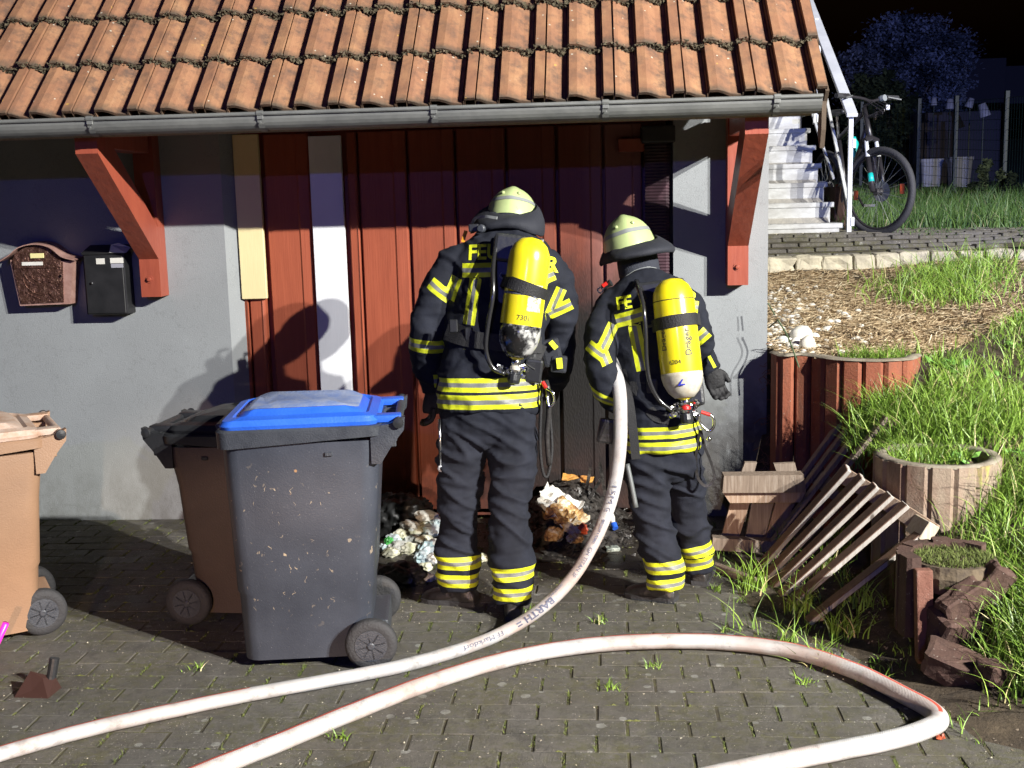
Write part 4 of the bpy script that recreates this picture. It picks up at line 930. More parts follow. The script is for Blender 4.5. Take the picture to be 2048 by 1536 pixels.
def stripe_attr(o, bands):
    """bands: callables p -> (distance across / half width, mask)"""
    off = wloc(o.parent) if o.parent else Vector((0, 0, 0)); V = verts(o); sa = np.full(len(V), 3.0); sm = np.full(len(V), 3.0)
    for i, v in enumerate(V):
        p = Vector(v)+off; best = 9e9
        for b in bands:
            a, m_ = b(p); k = max(a, m_)
            if k < best: best = k; sa[i] = min(a, 3); sm[i] = min(m_, 3)
    for nme, arr in (('sa', sa), ('sm', sm)):
        at_ = o.data.attributes.new(nme, 'FLOAT', 'POINT'); at_.data.foreach_set('value', arr.astype(np.float32))
def px_of(p): return proj_(p)
def band_line(pa, pb, hw, back=True, ylim=None, ext=0):
    """straight strip between two photo points on the wearer's back: in the picture plane of the person, built as a world-space slab"""
    (ax, ay, Y1), (bx, by, Y2) = pa, pb; A = wy(ax, ay, Y1); B = wy(bx, by, Y2); A2 = Vector((A.x, A.z)); d = Vector((B.x, B.z))-A2; L = d.length; d /= L; n = Vector((-d.y, d.x)); k = PXM((Y1+Y2)/2); h = hw*k
    def f(p):
        q = Vector((p.x, p.z)); e = q-A2; al = e.dot(d); ac = abs(e.dot(n))/h; ov = max(-al-ext*k, al-L-ext*k)
        m_ = 1+ov/h
        if ylim is not None and ((p.y > ylim) == back): m_ = max(m_, 1+abs(p.y-ylim)/h)
        return ac, m_
    return f
def band_ring(c, axis, hw, rmax):
    """ring strip round a limb: slab perpendicular to axis at c"""
    c = Vector(c); ax = Vector(axis).normalized()
    def f(p):
        e = p-c; a = abs(e.dot(ax))/hw; r = (e-ax*e.dot(ax)).length; return a, 1+(r-rmax)/.02
    return f
def band_V(c, axis, side, hw, rmax, rise=.9, lim=.09):
    """chevron round an upper arm: strips meeting in a point at the outside back of the arm"""
    c = Vector(c); ax = Vector(axis).normalized(); sd = Vector(side); sd = (sd-ax*sd.dot(ax)).normalized()
    def f(p):
        e = p-c; u = abs(e.dot(sd)); z = e.dot(ax)+rise*u; a = abs(z)/(hw*math.sqrt(1+rise*rise)*.9); r = (e-ax*e.dot(ax)).length; return a, max(1+(r-rmax)/.02, 1+(u-lim)/.02)
    return f
def make_part(name, mat_, parent, rings_list, vox=.010, sm=4, n=20):
    mb = MB()
    for rg in rings_list: seg(mb, rg, n)
    o = mb.build(name, mat_, parent); remesh(o, vox, sm)
    if not o.data.materials: o.data.materials.append(mat_)
    o.data.polygons.foreach_set('use_smooth', [True]*len(o.data.polygons)); return o
def glove(name, parent, wrist, palmdir, updir, mat_, size=1.0, curl=.9, mirror=1, label=None):
    """a gloved hand: palm, four unequal bent fingers, thumb from the side of the palm near its base"""
    w_ = Vector(wrist); f = Vector(palmdir).normalized(); u = Vector(updir); u = (u-f*u.dot(f)).normalized(); s = f.cross(u)*mirror; mb = MB(); k = size
    seg(mb, [(w_-f*.02*k, .034*k, .026*k), (w_+f*.02*k, .040*k, .024*k), (w_+f*.06*k, .048*k, .022*k), (w_+f*.095*k, .046*k, .019*k)], 12, 2)
    for i, (off_, L) in enumerate(((-.034, .072), (-.012, .082), (.011, .078), (.032, .060))):
        p = w_+f*.085*k+s*off_*k; pts = [p-f*.02*k, p+f*.012*k]; d = f.copy(); a = 0
        for j, fr in enumerate((.42, .33, .25)):
            a += curl*(.55 if j == 0 else .8); d = f*math.cos(a)-u*math.sin(a); pts.append(pts[-1]+d*L*fr*k)
        V, Fs = tube(spline(pts, 3), [.0125*k]*3+[.0120*k]*(3*(len(pts)-2))+[.009*k], 8); mb.add(V, Fs)
    p = w_+f*.025*k-s*.036*k; d1 = (f*.75-s*.62-u*.2).normalized(); d2 = (f*.85-s*.1-u*.5).normalized()
    V, Fs = tube(spline([p, p+d1*.030*k, p+d1*.030*k+d2*.026*k, p+d1*.030*k+d2*.05*k], 3), [.015*k]*6+[.0125*k]*3+[.010*k], 8); mb.add(V, Fs)
    o = mb.build(name, mat_, parent); remesh(o, .0045, 2)
    if not o.data.materials: o.data.materials.append(mat_)
    o.data.polygons.foreach_set('use_smooth', [True]*len(o.data.polygons)); return o
def boot(parent, heel, toe, mat_=None):
    """ankle boot lying on the ground from heel to toe"""
    h = Vector(heel); t_ = Vector(toe); d = (t_-h); L = d.length; d.normalize(); s = Vector((-d.y, d.x, 0)); mb = MB()
    prof = [(0.00, .034, .060), (.10, .042, .085), (.28, .042, .100), (.45, .041, .085), (.62, .047, .068), (.82, .048, .056), (.95, .038, .042), (1.0, .020, .030)]
    rs = []
    for f, w_, hh in prof:
        c = h+d*L*f; rs.append([c+s*(w_*x)+Vector((0, 0, z)) for x, z in ((-.95, .012), (-1.0, hh*.45), (-.75, hh*.88), (-.3, hh), (.3, hh), (.75, hh*.88), (1.0, hh*.45), (.95, .012), (0, .010))])
    ringloft(mb, rs)
    V, Fs = ring_tube([(h+d*L*.22+Vector((0, 0, .04)), .044, .050, tuple(s)), (h+d*L*.24+Vector((0, 0, .10)), .040, .046, tuple(s)), (h+d*L*.26+Vector((0, 0, .115)), .038, .044, tuple(s))], 16); mb.add(V, Fs)
    o = mb.build('boot', M['leather'], parent); remesh(o, .006, 3); o.data.materials.clear(); o.data.materials.append(M['leather'])
    o.data.polygons.foreach_set('use_smooth', [True]*len(o.data.polygons))
    sb = MB(); so = []
    for z, gr in ((.0, 0), (.022, .003)): so.append([h+d*(L*f)+s*(sg*(w_+gr)) + Vector((0, 0, z)) for f, w_, sg in [(f, w, -1) for f, w, _ in prof]+[(f, w, 1) for f, w, _ in prof[::-1]]])
    ringloft(sb, so); sb.build('sole', M['rubber'], o); return o
def dome(parent, c, rx, ry, rz, tilt, mat_):
    """DIN fire helmet shell with low comb and front-to-back ridge, tilt = 3x3"""
    V = []; Fs = []; nu, nv = 36, 16
    for j in range(nv+1):
        ph = (math.pi*.56)*j/nv
        for i in range(nu):
            th = 2*math.pi*i/nu; x = math.sin(ph)*math.cos(th); y = math.sin(ph)*math.sin(th); z = math.cos(ph)
            comb = .055*math.exp(-(x/.20)**2)*max(0, z+.1); k = 1+comb
            flare = 1+.06*max(0, (ph-1.45)/.3)
            V.append(tilt@Vector((x*rx*k*flare, y*ry*k*flare, z*rz*k))+Vector(c))
    for j in range(nv):
        for i in range(nu): Fs.append([j*nu+i, j*nu+(i+1) % nu, (j+1)*nu+(i+1) % nu, (j+1)*nu+i])
    o = mesh('helmet', V, Fs, mat_, parent, True)
    def surf(th, ph, k=1.012):
        x = math.sin(ph)*math.cos(th); y = math.sin(ph)*math.sin(th); z = math.cos(ph); cb = 1+.055*math.exp(-(x/.20)**2)*max(0, z+.1)
        return tilt@Vector((x*rx*cb*k, y*ry*cb*k, z*rz*cb*k))+Vector(c)
    V = []; Fs = []; n = 44
    for i in range(n+1):
        th = math.pi*1.03+math.pi*.94*i/n
        for ph in (1.10, 1.24): V.append(surf(th, ph))
    for i in range(n): Fs.append([2*i, 2*i+1, 2*i+3, 2*i+2])
    mesh('reflective_strip', V, Fs, M['silver_tape'], o, True)
    for th in (math.pi*1.36, math.pi*1.62):
        p = surf(th, .92); q = surf(th, .92, 1.05); MB().lathe([(.0085, 0), (.0085, .004), (.004, .008)], p, (q-p), 10).build('rivet', M['hivis'], o)
    return o
def neck_guard(parent, loops, mat_):
    """hanging neck cloth: list of closed loops of photo points (px,py,Y) from helmet rim to hem"""
    m = 5; rings = []
    for lp in loops:
        P = [wy(*q) for q in lp]; P2 = spline(P+[P[0]], m)[:-1]; rings.append(P2)
    mb = MB(); n = len(rings[0]); V = [p for r in rings for p in r]; Fs = []
    for i in range(len(rings)-1):
        for k in range(n): Fs.append([i*n+k, i*n+(k+1) % n, (i+1)*n+(k+1) % n, (i+1)*n+k])
    o = mesh('neck_guard', V, Fs, mat_, parent, True); s = o.modifiers.new('s', 'SOLIDIFY'); s.thickness = .007; s.offset = -1; b = o.modifiers.new('b', 'SUBSURF'); b.levels = 1; b.render_levels = 1; evald(o)
    if not o.data.materials: o.data.materials.append(mat_)
    fold(o, lambda p, nn: .004*mnoise.noise(p*28)); return o
def drape_text(s, size, org, xdir, ydir, toward, target, mt, parent, spacing=1.0, bold=.0):
    V, Fs = text_mesh(s, size, bold, spacing); X = Vector(xdir).normalized(); Y_ = Vector(ydir).normalized(); T_ = Vector(toward).normalized(); out = []
    me = target.data; off = wloc(target.parent) if target.parent else Vector((0, 0, 0)); bv = BVHTree.FromPolygons([v.co+off for v in me.vertices], [list(p.vertices) for p in me.polygons])
    for v in V:
        p = Vector(org)+X*v.x+Y_*v.y-T_*.6; h = bv.ray_cast(p, T_); out.append((h[0]-T_*.003) if h[0] is not None else p+T_*.6)
    return mesh('lettering', out, Fs, mt, parent)

def apparatus(label, foot, top, bot, r, kind, who, hosepath, gaugepts, back):
    """breathing set: cylinder from bot (valve end) to top; kind 1 = dark carbon lower third, 2 = all yellow"""
    top = Vector(top); bot = Vector(bot); ax = (top-bot); L = ax.length; ax.normalize(); t = thing('breathing_apparatus', label, 'air cylinder', tuple(bot))
    toc = (Vector(CP)-bot); toc = (toc-ax*toc.dot(ax)).normalized()
    z0 = L*.0; c = MB().lathe([(.018, 0), (.020, .012), (r*.45, .022), (r*.72, .045), (r*.92, .08), (r, .12), (r, L-.10), (r*.95, L-.065), (r*.80, L-.035), (r*.5, L-.010), (.0, L)], bot, ax, 40)
    cyl = c.build('cylinder', M['cyl_yellow'], t, smooth=True)
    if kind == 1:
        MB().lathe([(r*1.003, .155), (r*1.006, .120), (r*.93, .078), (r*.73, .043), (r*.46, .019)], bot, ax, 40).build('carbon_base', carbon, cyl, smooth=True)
        MB().lathe([(r*1.012, L-.245), (r*1.012, L-.235)], bot, ax, 40).build('ring', M['silver_tape'], cyl, smooth=True)
    else:
        MB().lathe([(r*1.004, .125), (r*1.006, .110), (r*.93, .077), (r*.73, .042), (r*.46, .018)], bot, ax, 40).build('white_base', M['cyl_white'], cyl, smooth=True)
        MB().lathe([(r*1.0, L-.10), (r*1.004, L-.098), (r*1.0, L-.096)], bot, ax, 40).build('ring', M['strap'], cyl)
    # valve and hand wheel
    v = MB(); v.lathe([(.020, .014), (.021, -.01), (.017, -.012), (.017, -.045), (.012, -.05)], bot, ax, 18); v.build('valve', M['chrome'], t, smooth=True)
    MB().lathe([(.019, -.018), (.0215, -.02), (.0215, -.032), (.019, -.034)], bot, ax, 18).build('valve_ring', M['red_plastic'] if kind == 2 else M['cyl_white'], t)
    MB().lathe([(.012, -.045), (.026, -.052), (.028, -.075), (.024, -.09), (.008, -.093)], bot, ax, 12).build('hand_wheel', M['black_plastic'], t)
    side = ax.cross(toc).normalized()
    blk = MB()
    for q in range(26):
        p = bot-ax*random.uniform(.0, .06)+side*random.uniform(-.075, .05)-toc*random.uniform(-.01, .03); d = Vector((random.uniform(-1, 1), random.uniform(-1, 1), random.uniform(-1, 1))).normalized()
        blk.lathe([(random.uniform(.005, .012), -.012), (random.uniform(.006, .013), 0), (random.uniform(.004, .010), .012)], p, d, 8)
    tag(blk.build('pressure_reducer', M['chrome'], t), kind='stuff')
    # cylinder strap
    sp = bot+ax*(L-.215 if kind == 1 else L-.19); tilt = (ax+side*(.25 if kind == 1 else -.05)).normalized()
    sm_ = MB(); V = []; Fs = []; n = 40
    for i in range(n):
        th = 2*math.pi*i/n; d = toc*math.cos(th)+side*math.sin(th); e = 1.0 if math.cos(th) > -.2 else 1.18
        for hh, rr_ in ((-.026, r*1.02), (-.026, r*1.05), (.026, r*1.05), (.026, r*1.02)):
            V.append(sp+d*rr_*e+tilt*hh-(tilt-ax)*0+ax*(-(d.dot(tilt))*r*1.0))
    for i in range(n):
        for k in range(4): a = i*4+k; b = i*4+(k+1) % 4; c2 = ((i+1) % n)*4+(k+1) % 4; d2 = ((i+1) % n)*4+k; Fs.append([a, b, c2, d2])
    sm_.add(V, Fs).build('cylinder_strap', M['strap'], t, smooth=False)
    # back plate behind the cylinder, widened leftward to stand in for its shadow too
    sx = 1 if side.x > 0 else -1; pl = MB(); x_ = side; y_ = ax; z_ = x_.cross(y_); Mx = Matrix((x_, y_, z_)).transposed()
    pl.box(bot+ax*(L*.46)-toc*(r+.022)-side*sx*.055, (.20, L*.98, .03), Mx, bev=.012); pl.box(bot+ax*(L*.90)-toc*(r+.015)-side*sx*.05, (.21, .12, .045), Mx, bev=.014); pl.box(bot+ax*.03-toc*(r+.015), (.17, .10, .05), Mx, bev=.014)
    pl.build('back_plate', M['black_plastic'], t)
    for hp, rad, mt in hosepath:
        MB().tube(spline([wy(*q) for q in hp], 6), rad, 10).build('air_line', M[mt], t, smooth=True)
    for hp in back:   # webbing straps: flat tapes through photo points
        P = spline([wy(*q) for q in hp[1]], 5); tape(t, 'webbing_strap', P, hp[0], M['strap'])
    return t, cyl, bot, ax, L, toc, side
def tape(parent, name, P, wd, mt, th=.004):
    V = []; Fs = []
    for i, p in enumerate(P):
        tg = (P[min(i+1, len(P)-1)]-P[max(i-1, 0)]).normalized(); toc = (Vector(CP)-p); toc = (toc-tg*toc.dot(tg)).normalized(); sd = tg.cross(toc).normalized()*wd/2
        for q in (p+sd, p-sd): V += [q+toc*th, q-toc*th]
    for i in range(len(P)-1):
        a = i*4; b = a+4; Fs += [[a, a+2, b+2, b], [a+1, b+1, b+3, a+3], [a, b, b+1, a+1], [a+2, a+3, b+3, b+2]]
    Fs += [[0, 1, 3, 2], [len(V)-4, len(V)-2, len(V)-1, len(V)-3]]
    o = mesh(name, V, Fs, mt, parent); fix_normals(o); return o
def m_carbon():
    m = mat('carbon_painted_glints', (.02, .02, .022), .12, coat=.6); t = NT(m); P = t.world()
    n = t.noise(P, 26, 5, .75); t.base(t.ramp(t.noise(P, 13, 4, .6), [(.50, (.012, .012, .013)), (.56, (.10, .10, .10)), (.62, (.42, .42, .40))])); t.bump(t.noise(P, 30, 4, .6), .35, .006); return m  # pale patches in the base colour stand in for white reflections
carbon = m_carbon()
def cyl_text(s, size, bot, ax, r, toc, side, h, phi, along, mt, cyl, bold=0.0):
    """lettering on the cylinder skin; along=True runs up the axis"""
    V, Fs = text_mesh(s, size, bold); out = []
    for v in V:
        if along: a = phi-(v.y)/r; hh = h+v.x; rr_ = r*1.004
        else: a = phi+(v.x)/r; hh = h+v.y; rr_ = r*1.004
        out.append(bot+ax*hh+(toc*math.cos(a)+side*math.sin(a))*(rr_+.0008))
    mesh('cylinder_lettering', out, Fs, mt, cyl)
JF = lambda s: (lambda p, nn: max(0, ridged(p, 4.6, (1, 1, 1.7), s+11)-.55)*.026+.0075*ridged(p, 6, (1, 1, 1.8), s)+.0045*ridged(p, 15, (1, 1, 1.6), s+3)+.005*mnoise.noise(p*9)-.002)
CR = lambda p, s, f=5.0: max(0, ridged(p+Vector((p.z*.35, 0, p.x*.5)), f, (1, 1, 2.1), s)-.55)*.019
TF = lambda s, zk: (lambda p, nn: CR(p, s+8)*(1+1.2*math.exp(-((p.z-zk)/.16)**2)+1.2*math.exp(-((p.z-.28)/.10)**2))-.004+(.0045+.006*math.exp(-((p.z-zk)/.10)**2)+.007*math.exp(-((p.z-.22)/.07)**2))*ridged(p, 7.5, (.7, .7, 1.8), s)+.0035*ridged(p, 19, (.8, .8, 1.8), s+5)+.004*mnoise.noise(p*8))

# ---- the taller firefighter
f1 = thing('person', 'taller firefighter at left in dark turnout gear, bending forward, back to the camera', 'person', (-.52, 4.8, 0))
torso1 = [rr(977, 822, 4.89, 97, .145), rr(978, 790, 4.90, 98, .150), rr(981, 740, 4.92, 97, .145), rr(986, 690, 4.94, 95, .140), rr(992, 640, 4.98, 95, .145), rr(1002, 590, 5.02, 99, .150), rr(1010, 545, 5.05, 101, .148), rr(1014, 512, 5.08, 94, .130), rr(1016, 490, 5.11, 66, .105), rr(1018, 474, 5.14, 42, .080)]
armL1 = [rr(945, 520, 5.06, 36, .085), rr(915, 530, 5.05, 38, .085), rr(886, 575, 5.02, 39, .082), rr(866, 625, 5.00, 37, .075), rr(856, 670, 4.98, 35, .070), rr(855, 710, 5.0, 31, .062), rr(861, 750, 5.03, 27, .056), rr(866, 778, 5.05, 24, .05)]
armR1 = [rr(1078, 525, 5.08, 34, .085), rr(1102, 545, 5.08, 36, .085), rr(1116, 595, 5.08, 34, .082), rr(1119, 650, 5.10, 32, .075), rr(1121, 700, 5.14, 28, .068), rr(1118, 735, 5.20, 24, .06), rr(1108, 760, 5.30, 22, .05)]
legL1 = [rr(932, 805, 4.90, 54, .13), rr(930, 850, 4.89, 55, .13), rr(925, 905, 4.88, 51, .115), rr(921, 960, 4.87, 46, .100), rr(919, 1010, 4.85, 43, .094), rr(916, 1060, 4.87, 42, .092), rr(915, 1110, 4.86, 45, .095), rr(917, 1150, 4.86, 45, .092), rr(919, 1176, 4.86, 41, .085)]
legR1 = [rr(1020, 805, 4.89, 54, .13), rr(1022, 850, 4.88, 54, .13), rr(1022, 905, 4.86, 50, .115), rr(1021, 960, 4.83, 45, .100), rr(1019, 1020, 4.79, 43, .094), rr(1020, 1075, 4.77, 42, .092), rr(1023, 1130, 4.76, 43, .095), rr(1024, 1175, 4.75, 43, .092), rr(1024, 1205, 4.74, 40, .085)]
def slim(rings, k=.80): return [(r[0], r[1]*k, r[2]*k) for r in rings]
thin = lambda rs, k: [(r[0], r[1]*k, r[2]*k) for r in rs]
legL1, legR1, armL1, armR1 = thin(legL1, .90), thin(legR1, .90), thin(armL1, .93), thin(armR1, .93)
headc1 = wy(1027, 440, 5.20)
neck1 = [rr(1016, 505, 5.10, 34, .07), rr(1018, 480, 5.13, 34, .075), rr(1020, 455, 5.17, 36, .085), rr(1023, 425, 5.20, 36, .095), rr(1025, 405, 5.21, 26, .07)]
body1 = make_part('body', M['hood'], f1, [slim(torso1, .78), slim(armL1, .66), slim(armR1, .66), slim(legL1, .66), slim(legR1, .66), neck1], .013, 3)
jacket1 = make_part('jacket', M['suit'], f1, [torso1, armL1, armR1], .0085, 3, 24)
fold(jacket1, JF(2))
K = PXM(5.0)
bands = [band_line((926, 540, 4.95), (1000, 537, 4.95), 13.5, ylim=5.08), band_line((1075, 560, 4.95), (1108, 548, 4.95), 13, ylim=5.08), band_line((952, 558, 4.9), (941, 646, 4.9), 12, ylim=5.05), band_line((1084, 560, 4.9), (1068, 660, 4.9), 12, ylim=5.05)]
for z, hw in ((764, 13), (797, 14)):
    c_ = wy(978, z, 4.9); bands.append(band_ring(c_, (0, .06, 1), hw*K, .26))
el = wy(855, 686, 4.99); aL = (wy(856, 660, 4.99)-wy(857, 720, 5.0)); bands.append(band_ring(wy(854, 687, 4.99), (aL+Vector((.012, 0, 0))), 13*K, .11))
bands += [band_line((857, 566, 4.9), (898, 598, 4.9), 12.5, ylim=5.08), band_line((896, 600, 4.9), (912, 556, 4.9), 12.5, ylim=5.08), band_line((1096, 632, 4.9), (1142, 612, 4.9), 12, ylim=5.16), band_line((1100, 630, 4.9), (1122, 580, 4.9), 11, ylim=5.16)]
stripe_attr(jacket1, bands)
trous1 = make_part('trousers', M['suit'], f1, [legL1, legR1, [rr(977, 780, 4.90, 84, .13), rr(977, 820, 4.89, 87, .132), rr(977, 860, 4.88, 88, .122), rr(976, 885, 4.88, 58, .09)]], .0085, 3, 24)
fold(trous1, TF(5, .62))
tb = []
for py, X, Y_, ax_ in ((1118, 917, 4.86, .02), (1153, 917, 4.86, .03)): tb.append(band_ring(wy(X, py, Y_), (ax_, .05, 1), 13.5*PXM(4.86), .14))
for py, X, Y_, ax_ in ((1140, 1023, 4.755, .05), (1180, 1024, 4.75, .02)): tb.append(band_ring(wy(X, py, Y_), (-ax_, .05, 1), 13.5*PXM(4.75), .14))
stripe_attr(trous1, tb)
boot(f1, gz(940, 1213, 0)+Vector((.03, .02, 0)), gz(845, 1200, 0)+Vector((0, .0, 0)))
boot(f1, gz(1028, 1246, 0)+Vector((0, .015, 0)), gz(1022, 1206, 0)+Vector((0, .08, 0)))
Tl = Matrix.Rotation(R_(-16), 3, 'X')@Matrix.Rotation(R_(5), 3, 'Y')
dome(f1, wy(1024, 432, 5.24), .112, .135, .125, Tl, M['hivis'])
neck_guard(f1, [[(985, 415, 5.20), (1000, 428, 5.11), (1030, 430, 5.09), (1060, 424, 5.12), (1072, 412, 5.2), (1055, 400, 5.3), (1005, 400, 5.3)],
                [(962, 430, 5.20), (985, 440, 5.06), (1030, 438, 5.02), (1070, 440, 5.06), (1084, 430, 5.2), (1062, 412, 5.33), (985, 412, 5.33)],
                [(940, 440, 5.20), (965, 449, 5.04), (1020, 446, 4.99), (1072, 455, 5.03), (1088, 452, 5.18), (1070, 430, 5.34), (965, 425, 5.34)],
                [(941, 470, 5.19), (966, 462, 5.05), (1022, 456, 5.01), (1068, 470, 5.04), (1085, 472, 5.17), (1066, 445, 5.32), (968, 445, 5.32)]], M['navy'])
# lining glimpsed at the rim, hood seam, torch and clips on the shoulders
tape(f1, 'hood_seam', spline([wy(996, 462, 5.075), wy(1018, 456, 5.065), (wy(1040, 462, 5.065)), wy(1056, 478, 5.075)], 8), .0035, M['silver_tape'])
MB().lathe([(.014, 0), (.018, .015), (.018, .035), (.013, .04)], wy(966, 458, 5.02), (-.2, -1, .1), 16).build('lamp', M['grey_plastic'], f1)
tape(f1, 'guard_lining', spline([wy(944, 446, 5.10), wy(952, 436, 5.05), wy(972, 433, 5.0), wy(994, 436, 4.975)], 6), .012, M['silver_tape'])
MB().box(wy(948, 456, 5.03), (.045, .04, .035), bev=.006).build('lamp_body', M['black_plastic'], f1)
tape(f1, 'karabiner_strap', [wy(932, 462, 5.06), wy(928, 474, 5.05), wy(926, 484, 5.05)], .016, M['amber'])
drape_text('FEUER', .088, wy(936, 519, 4.95), (1, .05, 0.035), (0, .0, 1), (0, 1, 0), jacket1, M['yellow_tape'], f1, .98, .0022)
drape_text('R', .088, wy(1090, 541, 4.95), (1, .05, -.2), (.1, .0, 1), (0, 1, 0), jacket1, M['yellow_tape'], f1, 1, .0022)
glove('glove', f1, wy(866, 785, 5.05), (-.05, .02, -1), (1, .25, 0), M['glove'], 1.0, .75, 1)
glove('glove', f1, wy(1104, 768, 5.33), (-.2, .6, -.75), (0, -.6, -.5), M['glove'], 1.0, .8, -1)
tape(f1, 'belt', spline([wy(893, 664, 4.86), wy(930, 676, 4.80), wy(985, 684, 4.78), wy(1040, 690, 4.79), wy(1082, 690, 4.85)], 5), .07, M['strap'], .006)
for q in ((907, 652), (938, 668)): MB().box(wy(q[0], q[1], 4.795), (.035, .012, .055), bev=.004).build('buckle', M['black_plastic'], f1)
# spare gloves clipped at the right hip and rope bag loops
ph = MB(); ph.box(wy(1103, 705, 5.0), (.085, .05, .12), Matrix.Rotation(R_(-12), 3, 'Y'), bev=.015); ph.box(wy(1118, 728, 4.99), (.07, .045, .075), Matrix.Rotation(R_(6), 3, 'Y'), bev=.012); po = ph.build('belt_pouch', M['navy'], f1)
tape(po, 'pouch_tape', [wy(1101, 683, 4.96), wy(1113, 697, 4.955)], .022, M['yellow_tape']); tape(po, 'pouch_tape', [wy(1118, 716, 4.955), wy(1120, 737, 4.955)], .026, M['yellow_tape'])
tape(f1, 'hip_strap', spline([wy(884, 742, 4.98), wy(876, 790, 4.96), wy(872, 815, 4.96)], 5), .028, M['strap'])
MB().tube([wy(879, 838, 4.80), wy(882, 930, 4.80)], .0065, 10).build('tool_rod', M['chrome'], f1, smooth=True)
MB().lathe([(0, -.016), (.011, -.012), (.016, 0), (.011, .012), (0, .016)], wy(882, 937, 4.80), (0, 0, 1), 14).build('tool_head', M['white_paint'], f1, smooth=True)
MB().tube(spline([wy(1089, 760, 4.86), wy(1082, 820, 4.84), wy(1080, 890, 4.84), wy(1086, 945, 4.85), wy(1096, 950, 4.86), wy(1104, 900, 4.88), wy(1100, 830, 4.9)], 6), .007, 8).build('rope_loop', M['strap'], f1, smooth=True)
MB().tube(spline([wy(1092, 762, 4.86), wy(1096, 780, 4.84), wy(1098, 820, 4.84), wy(1094, 870, 4.85), wy(1098, 930, 4.86)], 6), .012, 8).build('rope_bundle', M['leather'], f1, smooth=True)
MB().tube([wy(1085, 764, 4.84), wy(1092, 776, 4.83)], .009, 8).build('red_clip', M['red_plastic'], f1)
MB().tube(spline([wy(1092, 776, 4.83), wy(1106, 786, 4.82), wy(1108, 806, 4.82), wy(1098, 812, 4.82), (wy(1094, 790, 4.83))], 5), .0055, 8).build('karabiner', M['chrome'], f1, smooth=True)
a1 = apparatus('yellow air cylinder with dark base and painted reflections on the taller firefighter’s back', None, wy(1064, 474, 4.80), wy(1032, 724, 4.74), .087, 1, f1,
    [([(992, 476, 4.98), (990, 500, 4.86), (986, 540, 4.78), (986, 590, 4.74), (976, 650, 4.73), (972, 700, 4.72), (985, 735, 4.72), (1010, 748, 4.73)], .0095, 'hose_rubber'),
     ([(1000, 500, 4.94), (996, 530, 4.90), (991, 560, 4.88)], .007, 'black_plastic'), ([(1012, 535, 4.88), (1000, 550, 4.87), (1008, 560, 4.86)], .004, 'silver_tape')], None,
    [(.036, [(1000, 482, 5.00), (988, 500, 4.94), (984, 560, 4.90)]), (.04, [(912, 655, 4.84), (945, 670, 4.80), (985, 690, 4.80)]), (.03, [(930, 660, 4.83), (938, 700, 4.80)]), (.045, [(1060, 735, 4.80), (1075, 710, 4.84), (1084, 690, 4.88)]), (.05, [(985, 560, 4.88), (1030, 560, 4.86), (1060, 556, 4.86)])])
MB().box(wy(1067, 742, 4.81), (.075, .02, .10), Matrix.Rotation(R_(8), 3, 'Y'), bev=.01).build('side_plate', M['black_plastic'], a1[0])
t_, cyl, bot, ax, L, toc, side = a1
cyl_text('7301', .030, bot, ax, .0875, toc, side, .175, -.25, False, M['ink_dark'], cyl)
lab = MB(); n = 8
V = []; Fs = []
for i in range(n+1):
    th = .18+.75*i/n
    for hh in (.215, .325): V.append(bot+ax*hh+(toc*math.cos(th)+side*math.sin(th))*(.087*1.008))
for i in range(n): Fs.append([2*i, 2*i+1, 2*i+3, 2*i+2])
mesh('cylinder_label', V, Fs, mat('worn_paper_label', (.78, .74, .58), .4, noise=(60, (.72, .6, .12), .5)), cyl, True)
cyl_text('>', .05, bot, ax, .088, toc, side, .25, .40, False, M['ink'], cyl)

# ---- the shorter firefighter
f2 = thing('person', 'shorter firefighter at right holding the rising hose under the left arm', 'person', (.30, 4.95, 0))
torso2 = [rr(1323, 898, 5.00, 70, .140), rr(1321, 860, 5.01, 70, .145), rr(1316, 810, 5.02, 70, .145), rr(1310, 760, 5.04, 72, .140), rr(1304, 710, 5.07, 78, .140), rr(1299, 660, 5.10, 86, .145), rr(1295, 622, 5.12, 90, .145), rr(1291, 596, 5.14, 84, .130), rr(1287, 575, 5.16, 60, .105), rr(1284, 560, 5.18, 38, .085)]
armL2 = [rr(1240, 602, 5.14, 30, .085), rr(1219, 625, 5.10, 32, .083), rr(1206, 675, 5.03, 31, .080), rr(1200, 725, 4.96, 29, .072), rr(1206, 765, 4.92, 26, .066), rr(1222, 790, 4.98, 24, .058), rr(1236, 802, 5.08, 22, .05)]
armR2 = [rr(1355, 600, 5.16, 28, .085), rr(1378, 612, 5.16, 28, .085), rr(1394, 655, 5.18, 26, .078), rr(1402, 695, 5.22, 23, .068), rr(1412, 722, 5.24, 20, .055), rr(1424, 740, 5.24, 18, .048)]
legL2 = [rr(1297, 880, 5.00, 46, .125), rr(1296, 925, 4.99, 46, .120), rr(1297, 975, 4.98, 43, .105), rr(1303, 1030, 4.95, 40, .095), rr(1314, 1075, 4.95, 39, .092), rr(1325, 1115, 4.93, 39, .092), rr(1331, 1150, 4.92, 40, .09), rr(1333, 1176, 4.91, 37, .082)]
legR2 = [rr(1355, 880, 5.05, 42, .12), rr(1360, 925, 5.07, 40, .115), rr(1370, 975, 5.10, 37, .10), rr(1376, 1020, 5.12, 35, .092), rr(1386, 1070, 5.15, 33, .088), rr(1394, 1110, 5.16, 31, .085), rr(1396, 1140, 5.16, 28, .078)]
legL2, legR2, armL2, armR2 = thin(legL2, .93), thin(legR2, .95), thin(armL2, .95), thin(armR2, .95)
neck2 = [rr(1284, 585, 5.15, 36, .075), rr(1281, 560, 5.18, 39, .085), rr(1277, 535, 5.21, 40, .095), rr(1272, 505, 5.24, 38, .095), rr(1268, 485, 5.25, 28, .07)]
